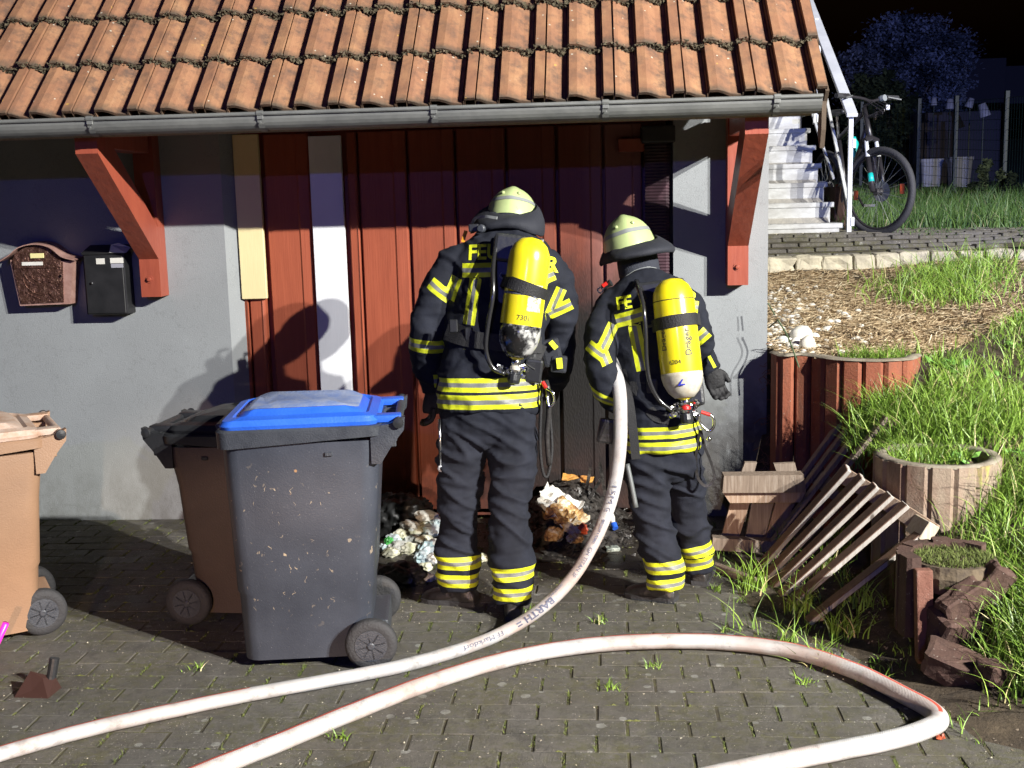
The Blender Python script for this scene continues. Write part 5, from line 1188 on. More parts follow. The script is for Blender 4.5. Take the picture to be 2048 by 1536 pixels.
body2 = make_part('body', M['hood'], f2, [slim(torso2, .78), slim(armL2, .66), slim(armR2, .66), slim(legL2, .66), slim(legR2, .66), neck2], .013, 3)
jacket2 = make_part('jacket', M['suit'], f2, [torso2, armL2, armR2], .0085, 3, 24); fold(jacket2, JF(9))
b2 = [band_line((1232, 642, 5.0), (1290, 624, 5.0), 13, ylim=5.12), band_line((1352, 612, 5.0), (1400, 618, 5.0), 12, ylim=5.16), band_line((1268, 650, 5.0), (1284, 735, 5.0), 12.5, ylim=5.08), band_line((1340, 650, 5.0), (1350, 730, 5.0), 12, ylim=5.08)]
for z, hw in ((857, 11.5), (887, 12.5)): b2.append(band_ring(wy(1322, z, 5.0), (-.04, .05, 1), hw*PXM(5.0), .25))
b2 += [band_line((1228, 652, 4.9), (1203, 700, 4.9), 11.5, ylim=5.1), band_line((1203, 700, 4.9), (1215, 728, 4.9), 11, ylim=5.02), band_line((1176, 692, 4.9), (1212, 716, 4.9), 11.5, ylim=5.02), band_ring(wy(1205, 792, 4.93), (.5, -.1, .9), 10*PXM(5.0), .10), band_line((1396, 690, 5.0), (1420, 668, 5.0), 13, ylim=5.24)]
stripe_attr(jacket2, b2)
trous2 = make_part('trousers', M['suit'], f2, [legL2, legR2, [rr(1324, 860, 5.02, 64, .125), rr(1325, 900, 5.02, 67, .13), rr(1328, 935, 5.03, 64, .115), rr(1330, 958, 5.03, 42, .09)]], .0085, 3, 24); fold(trous2, TF(14, .60))
tb = []
for py, X in ((1127, 1328), (1161, 1332)): tb.append(band_ring(wy(X, py, 4.925), (-.10, .05, 1), 12.5*PXM(4.92), .14))
for py, X in ((1095, 1392), (1120, 1395)): tb.append(band_ring(wy(X, py, 5.16), (-.22, .05, 1), 11.5*PXM(5.16), .13))
stripe_attr(trous2, tb)
boot(f2, gz(1358, 1207, 0)+Vector((-.01, .02, 0)), gz(1252, 1190, 0))
boot(f2, gz(1398, 1172, 0), gz(1398, 1140, 0)+Vector((.05, .06, 0)))
Tl2 = Matrix.Rotation(R_(-10), 3, 'X')@Matrix.Rotation(R_(-14), 3, 'Y')
dome(f2, wy(1259, 494, 5.28), .117, .138, .142, Tl2, M['hivis'])
neck_guard(f2, [[(1215, 500, 5.28), (1235, 500, 5.16), (1270, 490, 5.12), (1300, 482, 5.15), (1312, 475, 5.25), (1295, 470, 5.38), (1235, 480, 5.38)],
                [(1205, 512, 5.27), (1228, 508, 5.10), (1272, 498, 5.05), (1318, 488, 5.09), (1332, 482, 5.24), (1305, 478, 5.40), (1225, 490, 5.40)],
                [(1198, 526, 5.26), (1225, 516, 5.06), (1278, 508, 5.00), (1330, 498, 5.05), (1351, 496, 5.22), (1318, 490, 5.42), (1218, 505, 5.42)],
                [(1202, 533, 5.25), (1228, 524, 5.08), (1278, 514, 5.03), (1326, 505, 5.07), (1346, 505, 5.20), (1315, 500, 5.40), (1220, 515, 5.40)]], M['navy'])
tape(f2, 'hood_seam', spline([wy(1252, 552, 5.10), wy(1272, 540, 5.085), wy(1295, 534, 5.085), wy(1312, 536, 5.11)], 8), .0028, M['silver_tape'])
drape_text('FE', .072, wy(1233, 619, 5.0), (1, .0, .18), (-.1, .0, 1), (0, 1, 0), jacket2, M['yellow_tape'], f2, .98, .002)
drape_text('R', .07, wy(1376, 606, 5.0), (1, .0, -.3), (.2, .0, 1), (0, 1, 0), jacket2, M['yellow_tape'], f2, 1, .002)
glove('glove', f2, wy(1240, 808, 5.10), (.5, .6, -.25), (.2, -.4, .9), M['glove'], 1.0, 1.0, 1)
glove('glove', f2, wy(1420, 738, 5.23), (.35, .1, -1), (-.3, 1, 0), M['glove'], .95, .7, -1)
tape(f2, 'glove_band', [wy(1418, 712, 5.15), wy(1430, 735, 5.15)], .014, M['yellow_tape'])
tape(f2, 'belt', spline([wy(1245, 776, 4.93), wy(1280, 778, 4.90), wy(1330, 782, 4.90), wy(1378, 786, 4.95)], 5), .06, M['strap'], .006)
tape(f2, 'carry_strap', spline([wy(1243, 740, 4.93), wy(1258, 800, 4.86), wy(1266, 860, 4.84), wy(1272, 918, 4.84)], 6), .038, M['strap'])
MB().tube(spline([wy(1254, 928, 4.86), wy(1262, 965, 4.84), wy(1272, 1015, 4.82)], 5), .011, 10).build('nozzle_pole', mat('grey_tool', (.10, .11, .11), .5), f2, smooth=True)
ax2 = MB(); ax2.box(wy(1213, 862, 4.93), (.075, .035, .11), Matrix.Rotation(R_(10), 3, 'Y'), bev=.012); ax2.build('hatchet_pouch', M['leather'], f2)
MB().box(wy(1304, 772, 4.88), (.045, .02, .06), bev=.006).build('buckle', M['black_plastic'], f2)
MB().lathe([(.012, 0), (.013, .03), (.016, .045)], wy(1205, 575, 5.02), (.6, -.2, .35), 12).build('torch', M['black_plastic'], f2)
MB().tube([wy(1205, 572, 5.0), wy(1214, 566, 5.0)], .009, 8).build('torch_ring', M['red_plastic'], f2)
MB().tube(spline([wy(1201, 574, 5.0), wy(1195, 580, 5.0), wy(1201, 586, 5.0), wy(1206, 580, 5.0), wy(1201, 574, 5.0)], 5), .0035, 6).build('key_ring', M['chrome'], f2)
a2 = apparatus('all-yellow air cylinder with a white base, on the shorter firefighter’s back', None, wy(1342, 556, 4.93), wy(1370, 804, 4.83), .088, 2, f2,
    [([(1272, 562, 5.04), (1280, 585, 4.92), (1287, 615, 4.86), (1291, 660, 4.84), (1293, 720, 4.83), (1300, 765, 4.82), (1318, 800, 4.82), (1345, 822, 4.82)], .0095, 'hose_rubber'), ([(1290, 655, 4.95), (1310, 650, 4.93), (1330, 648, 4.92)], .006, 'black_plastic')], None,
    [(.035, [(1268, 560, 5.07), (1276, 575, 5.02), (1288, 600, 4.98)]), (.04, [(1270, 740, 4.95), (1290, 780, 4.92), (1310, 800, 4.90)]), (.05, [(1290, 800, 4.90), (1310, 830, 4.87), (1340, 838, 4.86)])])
t_, cyl, bot, ax, L, toc, side = a2
cyl_text('Dräger', .040, bot, ax, .0885, toc, side, .19, .60, True, M['ink_dark'], cyl, .0006)
cyl_text('Dräger', .034, bot, ax, .0885, toc, side, .22, -.62, True, M['ink_dark'], cyl, .0006)
cyl_text('6204', .026, bot, ax, .0885, toc, side, .16, -.55, False, M['ink_dark'], cyl)
cyl_text('Z', .045, bot, ax, .084, toc, side, .07, -.25, False, mat('blue_marker', (.02, .03, .35), .5), cyl, .001)
kb = f2
MB().tube(spline([wy(1402, 824, 4.90), wy(1424, 832, 4.90), wy(1428, 850, 4.90), wy(1418, 862, 4.90), wy(1400, 846, 4.90), wy(1398, 828, 4.90)], 5), .0065, 8).build('karabiner', M['chrome'], kb, smooth=True)
MB().tube([wy(1402, 824, 4.89), wy(1420, 830, 4.89)], .008, 8).build('karabiner_gate', M['red_plastic'], kb)
MB().lathe([(0, -.014), (.014, 0), (0, .014)], wy(1418, 878, 4.90), (0, 0, 1), 14).build('snap_ball', M['chrome'], kb, smooth=True)
tape(f2, 'rope_sling', spline([wy(1400, 860, 4.92), wy(1392, 915, 4.93), wy(1396, 955, 4.94), (wy(1412, 972, 4.94)), wy(1428, 958, 4.94), wy(1424, 930, 4.94), wy(1408, 890, 4.93), wy(1402, 862, 4.92)], 6), .012, M['leather'])

# ------------------------------------------------------------------ planters, palisades
def stave_ring(label, c, r, z0, z1, n, a0, a1, mt, cat='planter', h_jit=.0, group='round concrete planters'):
    """ring planter cast as a circle of staves: every stave a piece, soil inside"""
    t = thing('ring_planter', label, cat, (c[0], c[1], z0), group); wd = (a1-a0)/n
    for i in range(n):
        a = R_(a0+wd*(i+.5)); hw = math.tan(R_(wd/2))*r*.97; s = MB(); rad = Vector((math.cos(a), math.sin(a), 0)); tan = Vector((-math.sin(a), math.cos(a), 0)); zz = z1+random.uniform(-h_jit, h_jit)
        sec = [(-hw, r-.05), (-hw, r-.012), (-hw*.72, r+.004), (hw*.72, r+.004), (hw, r-.012), (hw, r-.05)]
        P = [Vector((c[0], c[1], z0))+rad*y+tan*x for x, y in sec]; s.prism(P, (0, 0, zz-z0)); o = s.build('stave', mt, t)
    top = MB(); V = []; Fs = []; m = n*4
    for i in range(m+1):
        a = R_(a0+(a1-a0)*i/m); jit = mnoise.noise(Vector((i*.7, c[0]*9, 0)))*.006
        for rr_, z in ((r-.056, z1-.012), (r-.054+jit, z1+.004), (r-.002+jit, z1+.006), (r+.002, z1-.006)): V.append((c[0]+rr_*math.cos(a), c[1]+rr_*math.sin(a), z+jit*.6))
    for i in range(m):
        for k in range(3): Fs.append([i*4+k, (i+1)*4+k, (i+1)*4+k+1, i*4+k+1])
    if h_jit != .006: top.add(V, Fs).build('worn_rim', M['pal_top'], t, smooth=True)
    if abs(a1-a0) > 300:
        d = MB(); d.lathe([(0, .0), (r*.5, .006), (r-.05, -.01)], (c[0], c[1], z1-.035), (0, 0, 1), 24); o = d.build('soil', M['soil'], t); setverts(o, verts(o)+np.array([[0, 0, mnoise.noise(Vector(v)*30)*.01] for v in verts(o)]))
    return t
# tall red staves that retain the mulch bed: two stacked scallops
pal = thing('palisade_wall', 'tall red concrete palisade retaining the mulch bed beside the garage corner', 'retaining wall', (1.3, 6.2, 0))
def staves(pts, z0, z1, mt, th=.05, wd=.105):
    P = spline(pts, 10); L = [0]
    for i in range(1, len(P)): L.append(L[-1]+(P[i]-P[i-1]).length)
    n = int(L[-1]/wd)
    for k in range(n):
        def atl(s):
            i = max(j for j in range(len(L)) if L[j] <= s+1e-9); i = min(i, len(P)-2); return P[i].lerp(P[i+1], (s-L[i])/(L[i+1]-L[i]))
        a, b = atl(k*wd+.004), atl((k+1)*wd-.004); d = (b-a).normalized(); nrm = Vector((d.y, -d.x, 0)); zz = z1+random.uniform(-.006, .004)
        sec = [a-nrm*th, a-nrm*.004, a+d*.014+nrm*.012, b-d*.014+nrm*.012, b-nrm*.004, b-nrm*th]
        MB().prism([Vector((p.x, p.y, z0)) for p in sec], (0, 0, zz-z0)).build('stave', mt, pal)
V3 = lambda x, y: Vector((x, y, 0))
scal = [V3(.935, 6.20), V3(.985, 6.06), V3(1.07, 6.10), V3(1.14, 6.02), V3(1.20, 5.92), V3(1.32, 5.84), V3(1.46, 5.82), V3(1.58, 5.88), V3(1.66, 6.02)]
staves(scal, -.02, .93, M['pal_red'])
cap = MB(); P = spline(scal, 8); V = []; Fs = []
for i, p in enumerate(P):
    d = (P[min(i+1, len(P)-1)]-P[max(i-1, 0)]).normalized(); nrm = Vector((d.y, -d.x, 0)); j = mnoise.noise(p*12)*.006
    for q, z in ((-.055, .925), (-.05, .938), (.004+j, .940), (.016+j, .930)): V.append((p.x+nrm.x*q, p.y+nrm.y*q, z+j))
for i in range(len(P)-1):
    for k in range(3): Fs.append([i*4+k, (i+1)*4+k, (i+1)*4+k+1, i*4+k+1])
cap.add(V, Fs).build('mossy_top', M['pal_top'], pal, smooth=True)
stave_ring('round red and yellow lichened planter with grass, behind the slatted pallet', (1.505, 5.14), .265, .05, .60, 16, 0, 360, M['pal_ring'])
stave_ring('low broken planter with moss on top at the lower right', (1.335, 4.31), .20, .10, .405, 8, 35, 205, M['old_brick'], h_jit=.006)
stave_ring('half buried planter between the upper round planter and the broken one', (1.38, 4.76), .15, .0, .27, 9, 0, 360, M['old_brick'], h_jit=.004)
def rock(name, label, c, s, seed, mt, cat='stone', group=None, sub=3, rough_=.25, parent=None, rot=0):
    bm = bmesh.new(); bmesh.ops.create_icosphere(bm, subdivisions=sub, radius=1)
    for v in bm.verts:
        k = 1+rough_*mnoise.noise(v.co*1.3+Vector((seed, 0, 0)))+rough_*.3*mnoise.noise(v.co*4+Vector((seed, 5, 0))); v.co = Vector((v.co.x*s[0]*k, v.co.y*s[1]*k, v.co.z*s[2]*k))
    Rz = Matrix.Rotation(rot, 3, 'Z'); V = [Rz@v.co+Vector(c) for v in bm.verts]; Fs = [[v.index for v in f.verts] for f in bm.faces]; bm.free()
    o = mesh(name, V, Fs, mt, parent, True)
    return tag(o, label, cat, group) if label else o
# loose post leaning at the broken planter, chunks below it
pp = MB(); a, b = wy(1850, 1326, 4.17), wy(1846, 1138, 4.20); pp.bar((a.x, a.y, -.02), (b.x, b.y, b.z), .060, .05, (0, 1, 0), bev=.006); po = pp.build('concrete_post', m_palisade('peeling_red_post', (.14, .05, .03), (.22, .10, .07), (.42, .36, .30), 0)); tag(po, 'single rusty red concrete post standing under the broken planter', 'post')
def chunk(label, c, s, rot, seed, mt='old_brick', name='concrete_block'):
    bm = bmesh.new(); bmesh.ops.create_cube(bm, size=1); bmesh.ops.bevel(bm, geom=bm.edges[:], offset=.08, segments=1, affect='EDGES'); bmesh.ops.subdivide_edges(bm, edges=bm.edges[:], cuts=3, use_grid_fill=True)
    E = Matrix.Rotation(rot[2], 3, 'Z')@Matrix.Rotation(rot[1], 3, 'Y')@Matrix.Rotation(rot[0], 3, 'X')
    V = []
    for v in bm.verts:
        p = v.co+v.co.normalized()*.10*mnoise.noise(v.co*3+Vector((seed, 0, 0))); V.append(E@Vector((p.x*s[0], p.y*s[1], p.z*s[2]))+Vector(c))
    Fs = [[v.index for v in f.verts] for f in bm.faces]; bm.free(); o = mesh(name, V, Fs, M[mt]); fix_normals(o); tag(o, label, 'concrete block')
MB().lathe([(.17, -.10), (.18, -.04), (.165, 0), (.0, .006)], (1.345, 4.36, .375), (0, 0, 1), 18).build('earth_clod', M['soil']); tag(bpy.data.objects['earth_clod'], 'mossy clod of earth filling the broken planter', 'earth')
chunk('upper broken red slab leaning against the broken planter', wy(1925, 1205, 4.16), (.18, .07, .13), (.3, -.5, .3), 1)
chunk('narrow red slab wedged beside the upper broken slab', wy(1985, 1165, 4.22), (.10, .07, .14), (.2, .6, .2), 2)
chunk('large fallen red chunk lying in the grass by the soil', wy(1905, 1325, 4.0)+Vector((0, 0, -.01)), (.20, .14, .10), (.2, .3, -.4), 3)
chunk('small pale broken chunk at the right behind grass blades', wy(1990, 1345, 3.9), (.12, .09, .07), (.1, .2, .5), 4)
chunk('dark red chunk tucked behind the loose post', wy(1895, 1262, 4.18), (.17, .12, .17), (.4, .1, .5), 5)

# ------------------------------------------------------------------ pallets
def board(parent, a, b, wd, th, nrm, mt, name='slat'):
    a, b = Vector(a), Vector(b); mb = MB(); mb.bar(a-(a+b)/2, b-(a+b)/2, wd, th, nrm, bev=.003); o = mb.build(name, mt)
    o.parent = parent; o.location = (a+b)/2-wloc(parent)
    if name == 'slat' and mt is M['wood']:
        o.data.materials.clear(); o.data.materials.append(M['wood_shaded']); o.data.materials.append(M['wood_lit'])
        for p in o.data.polygons: p.material_index = 0 if abs(p.normal.dot(nrm)) > .6 else 1  # broad faces take the painted-shade wood, edges the painted-light copy
    return o
A = Vector(wy(1512, 1130, 5.30)); A.z = .02; B = Vector(wy(1622, 1240, 4.62)); B.z = .02; Cc = Vector(wy(1868, 1050, 4.74)); D_ = Vector(wy(1690, 938, 5.14))
pl1 = thing('pallet', 'slatted wooden pallet leaning on the round planter, light shining through its slats', 'pallet', tuple((A+B)/2))
nrm = (B-A).cross(D_-A).normalized()
if nrm.y > 0: nrm = -nrm
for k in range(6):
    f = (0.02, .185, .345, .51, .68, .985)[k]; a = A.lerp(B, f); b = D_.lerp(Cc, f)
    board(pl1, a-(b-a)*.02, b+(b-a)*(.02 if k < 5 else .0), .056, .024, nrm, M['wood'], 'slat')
for f, w_, m_ in ((.03, .05, 'wood'), (.50, .0, None), (.955, .075, 'wood')):
    if m_: a = A.lerp(D_, f)-nrm*.032; b = B.lerp(Cc, f)-nrm*.032; board(pl1, a, b, w_, .022, nrm, M[m_], 'cross_board')
bl = B.lerp(Cc, .93).lerp(A.lerp(D_, .93), .12)-nrm*.03; board(pl1, bl-(B-A).normalized()*.045, bl+(B-A).normalized()*.085, .085, .055, nrm, M['wood_pale'], 'end_block')
# second pallet standing behind it in the dark
A2, B2, C2, D2 = Vector(wy(1512, 1085, 5.75)), Vector(wy(1545, 1120, 5.45)), Vector(wy(1775, 835, 5.55)), Vector(wy(1715, 797, 5.95)); A2.z = B2.z = .03
pl2 = thing('pallet', 'darker pallet standing steeply behind the slatted one against the grassy slope', 'pallet', tuple((A2+B2)/2)); n2 = (B2-A2).cross(D2-A2).normalized()
if n2.y > 0: n2 = -n2
for f in (.0, .30, .62, .97): board(pl2, A2.lerp(B2, f), D2.lerp(C2, f), .045, .022, n2, M['wood_dark'], 'slat')
for f in (.04, .5, .96): board(pl2, A2.lerp(D2, f)-n2*.05, B2.lerp(C2, f)-n2*.05, .08, .07, n2, M['wood_dark'] if f < .9 else M['wood'], 'cross_board')
# broken crate pieces by the wall
cr = thing('broken_pallet', 'broken grey wooden pallet with a thick beam, leaning by the sooty wall corner', 'pallet', (.82, 5.75, 0))
def bxx(pts, Y, th, mt, name, d=(0, 1, 0)):
    P = [wy(px, py, Y) for px, py in pts]; o = MB().prism(P, Vector(d)*th).build(name, mt, cr); return o
bxx([(1448, 952), (1608, 950), (1612, 985), (1445, 986)], 5.55, .09, M['wood_dark'], 'beam')
bxx([(1446, 986), (1612, 985), (1600, 1005), (1460, 1006)], 5.58, .10, M['wood'], 'beam')
bxx([(1490, 925), (1514, 925), (1506, 952), (1480, 952)], 5.70, .03, M['wood_dark'], 'slat'); bxx([(1548, 928), (1590, 926), (1596, 952), (1556, 952)], 5.70, .03, M['wood_dark'], 'slat')
bxx([(1462, 1004), (1500, 1004), (1478, 1076), (1442, 1078)], 5.66, .025, M['wood'], 'slat'); bxx([(1504, 1004), (1548, 1004), (1528, 1080), (1490, 1082)], 5.68, .025, M['wood_dark'], 'slat'); bxx([(1552, 1004), (1590, 1004), (1560, 1078), (1530, 1080)], 5.66, .025, M['wood'], 'slat')
bxx([(1426, 1076), (1560, 1084), (1556, 1110), (1424, 1100)], 5.55, .06, M['wood_dark'], 'beam')
br = MB().tube([gz(1425, 1130, .02), gz(1470, 1148, .022), gz(1508, 1162, .02)], [.02, .024, .020], 8).build('branch', M['wood_dark']); tag(br, 'short cut branch lying on the moss in front of the broken pallet', 'branch')

# ------------------------------------------------------------------ mulch bed, pebbles, ivy stems
def bedmask(x, y): return (x > .945) & (y > np.where(x < 1.66, np.interp(x, PLX, PLY)+.03, 6.05)) & (y < 8.45) & (x < 1.15+(y-5.6)*.95)
x, y = scatter(.94, 4.0, 5.85, 8.6, 60000, bedmask); z = terr(x, y)+nz3(np.stack([x, y, x*0], 1), 9, .012)
n = len(x); a = rng.uniform(0, np.pi, n); L = rng.uniform(.010, .045, n)*np.clip(rng.normal(1, .3, n), .4, 2); wv = rng.uniform(.0007, .0019, n); tl = rng.normal(0, .35, n)
dx, dy, dz = np.cos(a)*L, np.sin(a)*L, np.sin(tl)*L*.7; zz = z+.006+np.abs(rng.normal(0, .008, n)); V = np.empty((n, 4, 3)); bx = -np.sin(a)*wv; by = np.cos(a)*wv
for k, (sx, sy) in enumerate(((-1, -1), (1, -1), (1, 1), (-1, 1))):
    V[:, k, 0] = x+sx*dx+sy*bx; V[:, k, 1] = y+sx*dy+sy*by; V[:, k, 2] = zz+sx*dz+sy*wv*.6
tint = np.repeat(np.clip(rng.normal(.5, .24, n), 0, 1)[:, None], 4, 1).ravel()
mul = mesh('straw_mulch', V.reshape(-1, 3), np.arange(4*n).reshape(-1, 4), M['straw'], attrs={'tint': tint}); tag(mul, kind='stuff')
V, Fs = grid(.93, 4.2, 5.75, 8.7, 150, 140, terr); k = bedmask(V[:, 0], V[:, 1]); V[:, 2] += nz3(V, 9, .012)+nz3(V, 30, .004)+.002
Fs = Fs[k[Fs].all(1)]; tag(mesh('mulch_bed', V, Fs, mat('brown_mulch', (.24, .165, .095), .95, noise=(24, (.38, .28, .16), .7), bump=(70, 1.0)), None, True), kind='structure')
pebs = []
def addpeb(px, py, Y, rpx, seed, lab, el=1.0, mt='pebble'):
    c = wy(px, py, Y); c.z = T1(c.x, c.y)+rpx*PXM(Y)*.35; r = rpx*PXM(Y); rock('stone', lab, c, (r, r*.85, r*.75*el), seed, M[mt], 'stone', 'white stones on the mulch bed', 2, .16, rot=seed)
addpeb(1616, 672, 6.28, 19, 1, 'smooth oval greenish boulder just above the palisade', 1.35)
addpeb(1592, 655, 6.38, 12, 2, 'white egg-shaped stone touching the left of the oval boulder', 1.3)
addpeb(1590, 683, 6.26, 9, 3, 'small upright white stone below the egg-shaped one', 1.3)
addpeb(1603, 628, 6.50, 26, 4, 'largest pale angular stone behind the oval boulder')
addpeb(1566, 640, 6.42, 14, 5, 'white pair-like stone beside the garage corner')
addpeb(1630, 624, 6.55, 10, 6, 'small white stone right of the largest angular stone')
cnt = 0; pbase = None
for k in range(170):
    px = 1538+abs(random.gauss(0, 52)) if k < 120 else random.uniform(1540, 1760); py = random.uniform(555, 700)
    if px > 1660 and random.random() < .5: continue
    Y = 6.1+(700-py)/150*2.1; c = wy(px, py, Y); c = Vector((c.x, Y, 0))
    if not bedmask(np.array([c.x]), np.array([c.y]))[0]: continue
    c.z = T1(c.x, c.y)+.008; r = random.uniform(.012, .030)*(1.1 if py > 600 else .85)
    if pbase is None or k % 12 == 0:
        o = rock('pebble', None, (0, 0, 0), (1, .8, .6), k*3.1, M['pebble'], sub=2, rough_=.2); pbase = o.data; bpy.data.objects.remove(o)
    o = bpy.data.objects.new('pebble', pbase); col.objects.link(o); o.location = c; o.scale = (r, r*random.uniform(.7, 1), r*random.uniform(.7, 1.1)); o.rotation_euler = (random.uniform(-.4, .4), random.uniform(-.4, .4), random.uniform(0, 6))
    lb = ('small white pebble in the strip along the garage corner', 'pebbles along the garage corner') if px < 1585 else (('small pale pebble around the foot of the large stones', 'pebbles around the large stones') if py > 640 else ('small pale pebble strewn on the open straw mulch', 'pebbles strewn on the open mulch')); tag(o, lb[0], 'pebble', lb[1])
iv = MB()
for pts in (((1556, 640, 6.10), (1574, 670, 6.08), (1586, 700, 6.0), (1598, 735, 5.97)), ((1536, 606, 6.15), (1550, 630, 6.12)), ((1538, 655, 6.15), (1556, 640, 6.1))):
    iv.tube(spline([wy(*q) for q in pts], 5), .0042, 6)
tag(iv.build('ivy_stem', mat('green_stem', (.06, .09, .04), .7)), 'dark green bare stem hanging over the palisade edge', 'plant')
# dry roots at the corner of the pillar
rt = MB()
for k in range(150):
    z = random.uniform(0, 1.0) if k < 30 else random.uniform(0, .35); w0 = .02+.05*max(0, .35-z); p = Vector((.935+random.gauss(0, .012)-max(0, .3-z)*random.random()*.3, 6.27+random.uniform(-.04, .03), z)); pts = [p]
    for j in range(4): pts.append(pts[-1]+Vector((random.gauss(0, .02), random.gauss(0, .008), random.gauss(0, .022))))
    rt.tube(pts, .0017, 3, False)
tag(rt.build('dry_roots', mat('dry_roots', (.22, .11, .06), .9)), kind='stuff')

# ------------------------------------------------------------------ upper path with stone edging
path = mesh('upper_path', *grid(1.0, 6.5, 8.62, 9.75, 60, 14, lambda X, Y: terr(X, Y)+.022-.10*np.clip((X-3.2)/2, 0, 1)), M['joint']); tag(path, kind='structure')
pb2 = MB().box((0, 0, 0), (.195, .108, .03), bev=.005); o = pb2.build('paver', M['paver']); pm2 = o.data; bpy.data.objects.remove(o)
for j in range(9):
    for i in range(0, 26):
        x = 1.02+i*.205+(.1 if j % 2 else 0); y = 8.70+j*.118
        if x > 3.0+j*.22 and random.random() < .8: continue
        o = bpy.data.objects.new('paver', pm2); col.objects.link(o); o.parent = path; o.location = (x, y, T1(x, y)+.022+random.uniform(-.004, .004)); o.rotation_euler = (random.uniform(-.015, .015), random.uniform(-.015, .015), random.uniform(-.02, .02))
edge = thing('stone_edging', 'row of rough cream stones edging the upper path above the mulch', 'stone edging', (2.2, 8.5, 1.25))
ex = 1.02; k = 0
while ex < 3.35:
    wv_ = random.uniform(.15, .23); x = ex+wv_/2; yy = 8.55-max(0, x-2.15)**2*.22; drop = max(0, x-2.3)*.04; zc = T1(x, 8.7)+.03-.065-drop
    bm = bmesh.new(); bmesh.ops.create_cube(bm, size=1); bmesh.ops.bevel(bm, geom=bm.edges[:], offset=.14, segments=2, affect='EDGES', profile=.5); bmesh.ops.subdivide_edges(bm, edges=bm.edges[:], cuts=1, use_grid_fill=True)
    for v in bm.verts: v.co += v.co.normalized()*(.16*mnoise.noise(v.co*2.5+Vector((k*3.3, 0, 0)))+.07*mnoise.noise(v.co*7+Vector((k*1.3, 0, 0))))
    Rz = Matrix.Rotation(-max(0, x-2.15)*.35, 3, 'Z'); zr = random.uniform(-.008, .006); V = [Rz@Vector((v.co.x*(wv_-.006), v.co.y*.15, v.co.z*.125))+Vector((x, yy+zr*1.5, zc+zr)) for v in bm.verts]; Fs = [[v.index for v in f.verts] for f in bm.faces]; bm.free()
    mesh('edging_stone', V, Fs, M['cream'], edge, False); ex += wv_; k += 1
mo = MB(); mo.prism([(1.0, 8.50, 1.0), (2.15, 8.50, 1.0), (2.9, 8.38, .95), (3.2, 8.28, .92), (3.2, 8.5, .92), (1.0, 8.6, 1.0)], (0, 0, .21)); mo.build('mortar_footing', M['mortar'], edge)

# ------------------------------------------------------------------ outside stair with handrail
st = thing('outdoor_stairs', 'white outdoor staircase climbing behind the garage corner', 'stairs', (1.5, 9.3, 1.42))
XR = 1.93
for i in range(13):
    y0 = 9.30+.27*i; z1 = 1.545+.163*i; xr = XR+(0 if i else .02)
    MB().box(((1.0+xr)/2, y0+.16, z1-.022), (xr-1.0, .32, .042), bev=.005).build('tread', M['step_white'], st)
    MB().box(((1.0+xr-.03)/2, y0+.022, z1-.105), (xr-1.03, .03, .125), bev=.003).build('riser', M['step_white'], st)
MB().prism([(1.0, 9.36, 1.40), (1.0, 12.8, 1.40), (1.0, 12.8, 3.45), (1.0, 9.36, 1.46)], (.88, 0, 0)).build('stair_body', M['concrete'], st)
MB().box((1.43, 9.285, 1.435), (.86, .02, .075), bev=.003).build('base_board', M['cream'], st)
hr = thing('handrail', 'white metal handrail with flat top rail beside the outdoor stairs', 'handrail', (1.97, 9.3, 1.42))
s31 = .163/.27
def railz(y, z0): return z0+(y-9.25)*s31
MB().bar((1.98, 9.20, 2.36), (1.98, 12.6, 2.36+3.4*s31), .085, .03, (0, -.5, 1), bev=.004).build('top_rail', M['white_paint'], hr)
for y in (9.27, 10.75, 12.2):
    MB().box((1.985, y, railz(y, 1.44 if y < 9.5 else 1.50)+.45), (.035, .035, .92), bev=.003).build('post', M['white_paint'], hr)
    for z in (.10, .70): MB().box((2.008, y-.02, railz(y, 1.44)+z), (.03, .012, .07), bev=.004).build('bracket', M['white_paint'], hr)
MB().bar((1.985, 9.28, 1.66), (1.985, 10.74, 3.05), .022, .022).build('diagonal_bar', M['white_paint'], hr)
MB().bar((1.985, 9.9, 1.9), (1.985, 12.2, 1.9+2.3*s31), .02, .02).build('lower_rail', M['white_paint'], hr)
MB().box((2.04, 10.1, 1.62), (.10, .5, .42), bev=.01).build('stack_box', M['old_brick']); o = bpy.data.objects['stack_box']; o.name = 'brick_pier'; tag(o, 'low red brick pier behind the handrail post and bicycle', 'pier')

# ------------------------------------------------------------------ burnt rubbish at the door
def crumple(name, c, s, seed, mt, amp=.35, sub=4, label=None, cat=None, group=None, rot=0, parent=None, sharp=3.0):
    bm = bmesh.new(); bmesh.ops.create_icosphere(bm, subdivisions=sub, radius=1)
    for v in bm.verts:
        q = v.co*sharp*.5+Vector((seed*1.7, 0, 0)); k = 1+amp*((1-2*abs(mnoise.noise(q*1.3)))*.7+(1-2*abs(mnoise.noise(q*3.1)))*.4+(1-2*abs(mnoise.noise(q*6.3)))*.18-.4)
        v.co = Vector((v.co.x*s[0]*k, v.co.y*s[1]*k, max(v.co.z, -.55)*s[2]*k))
    Rz = Matrix.Rotation(rot, 3, 'Z'); V = [Rz@v.co+Vector(c) for v in bm.verts]; Fs = [[v.index for v in f.verts] for f in bm.faces]; bm.free()
    o = mesh(name, V, Fs, mt, parent, mt is M['bag']); return tag(o, label, cat, group) if label else o
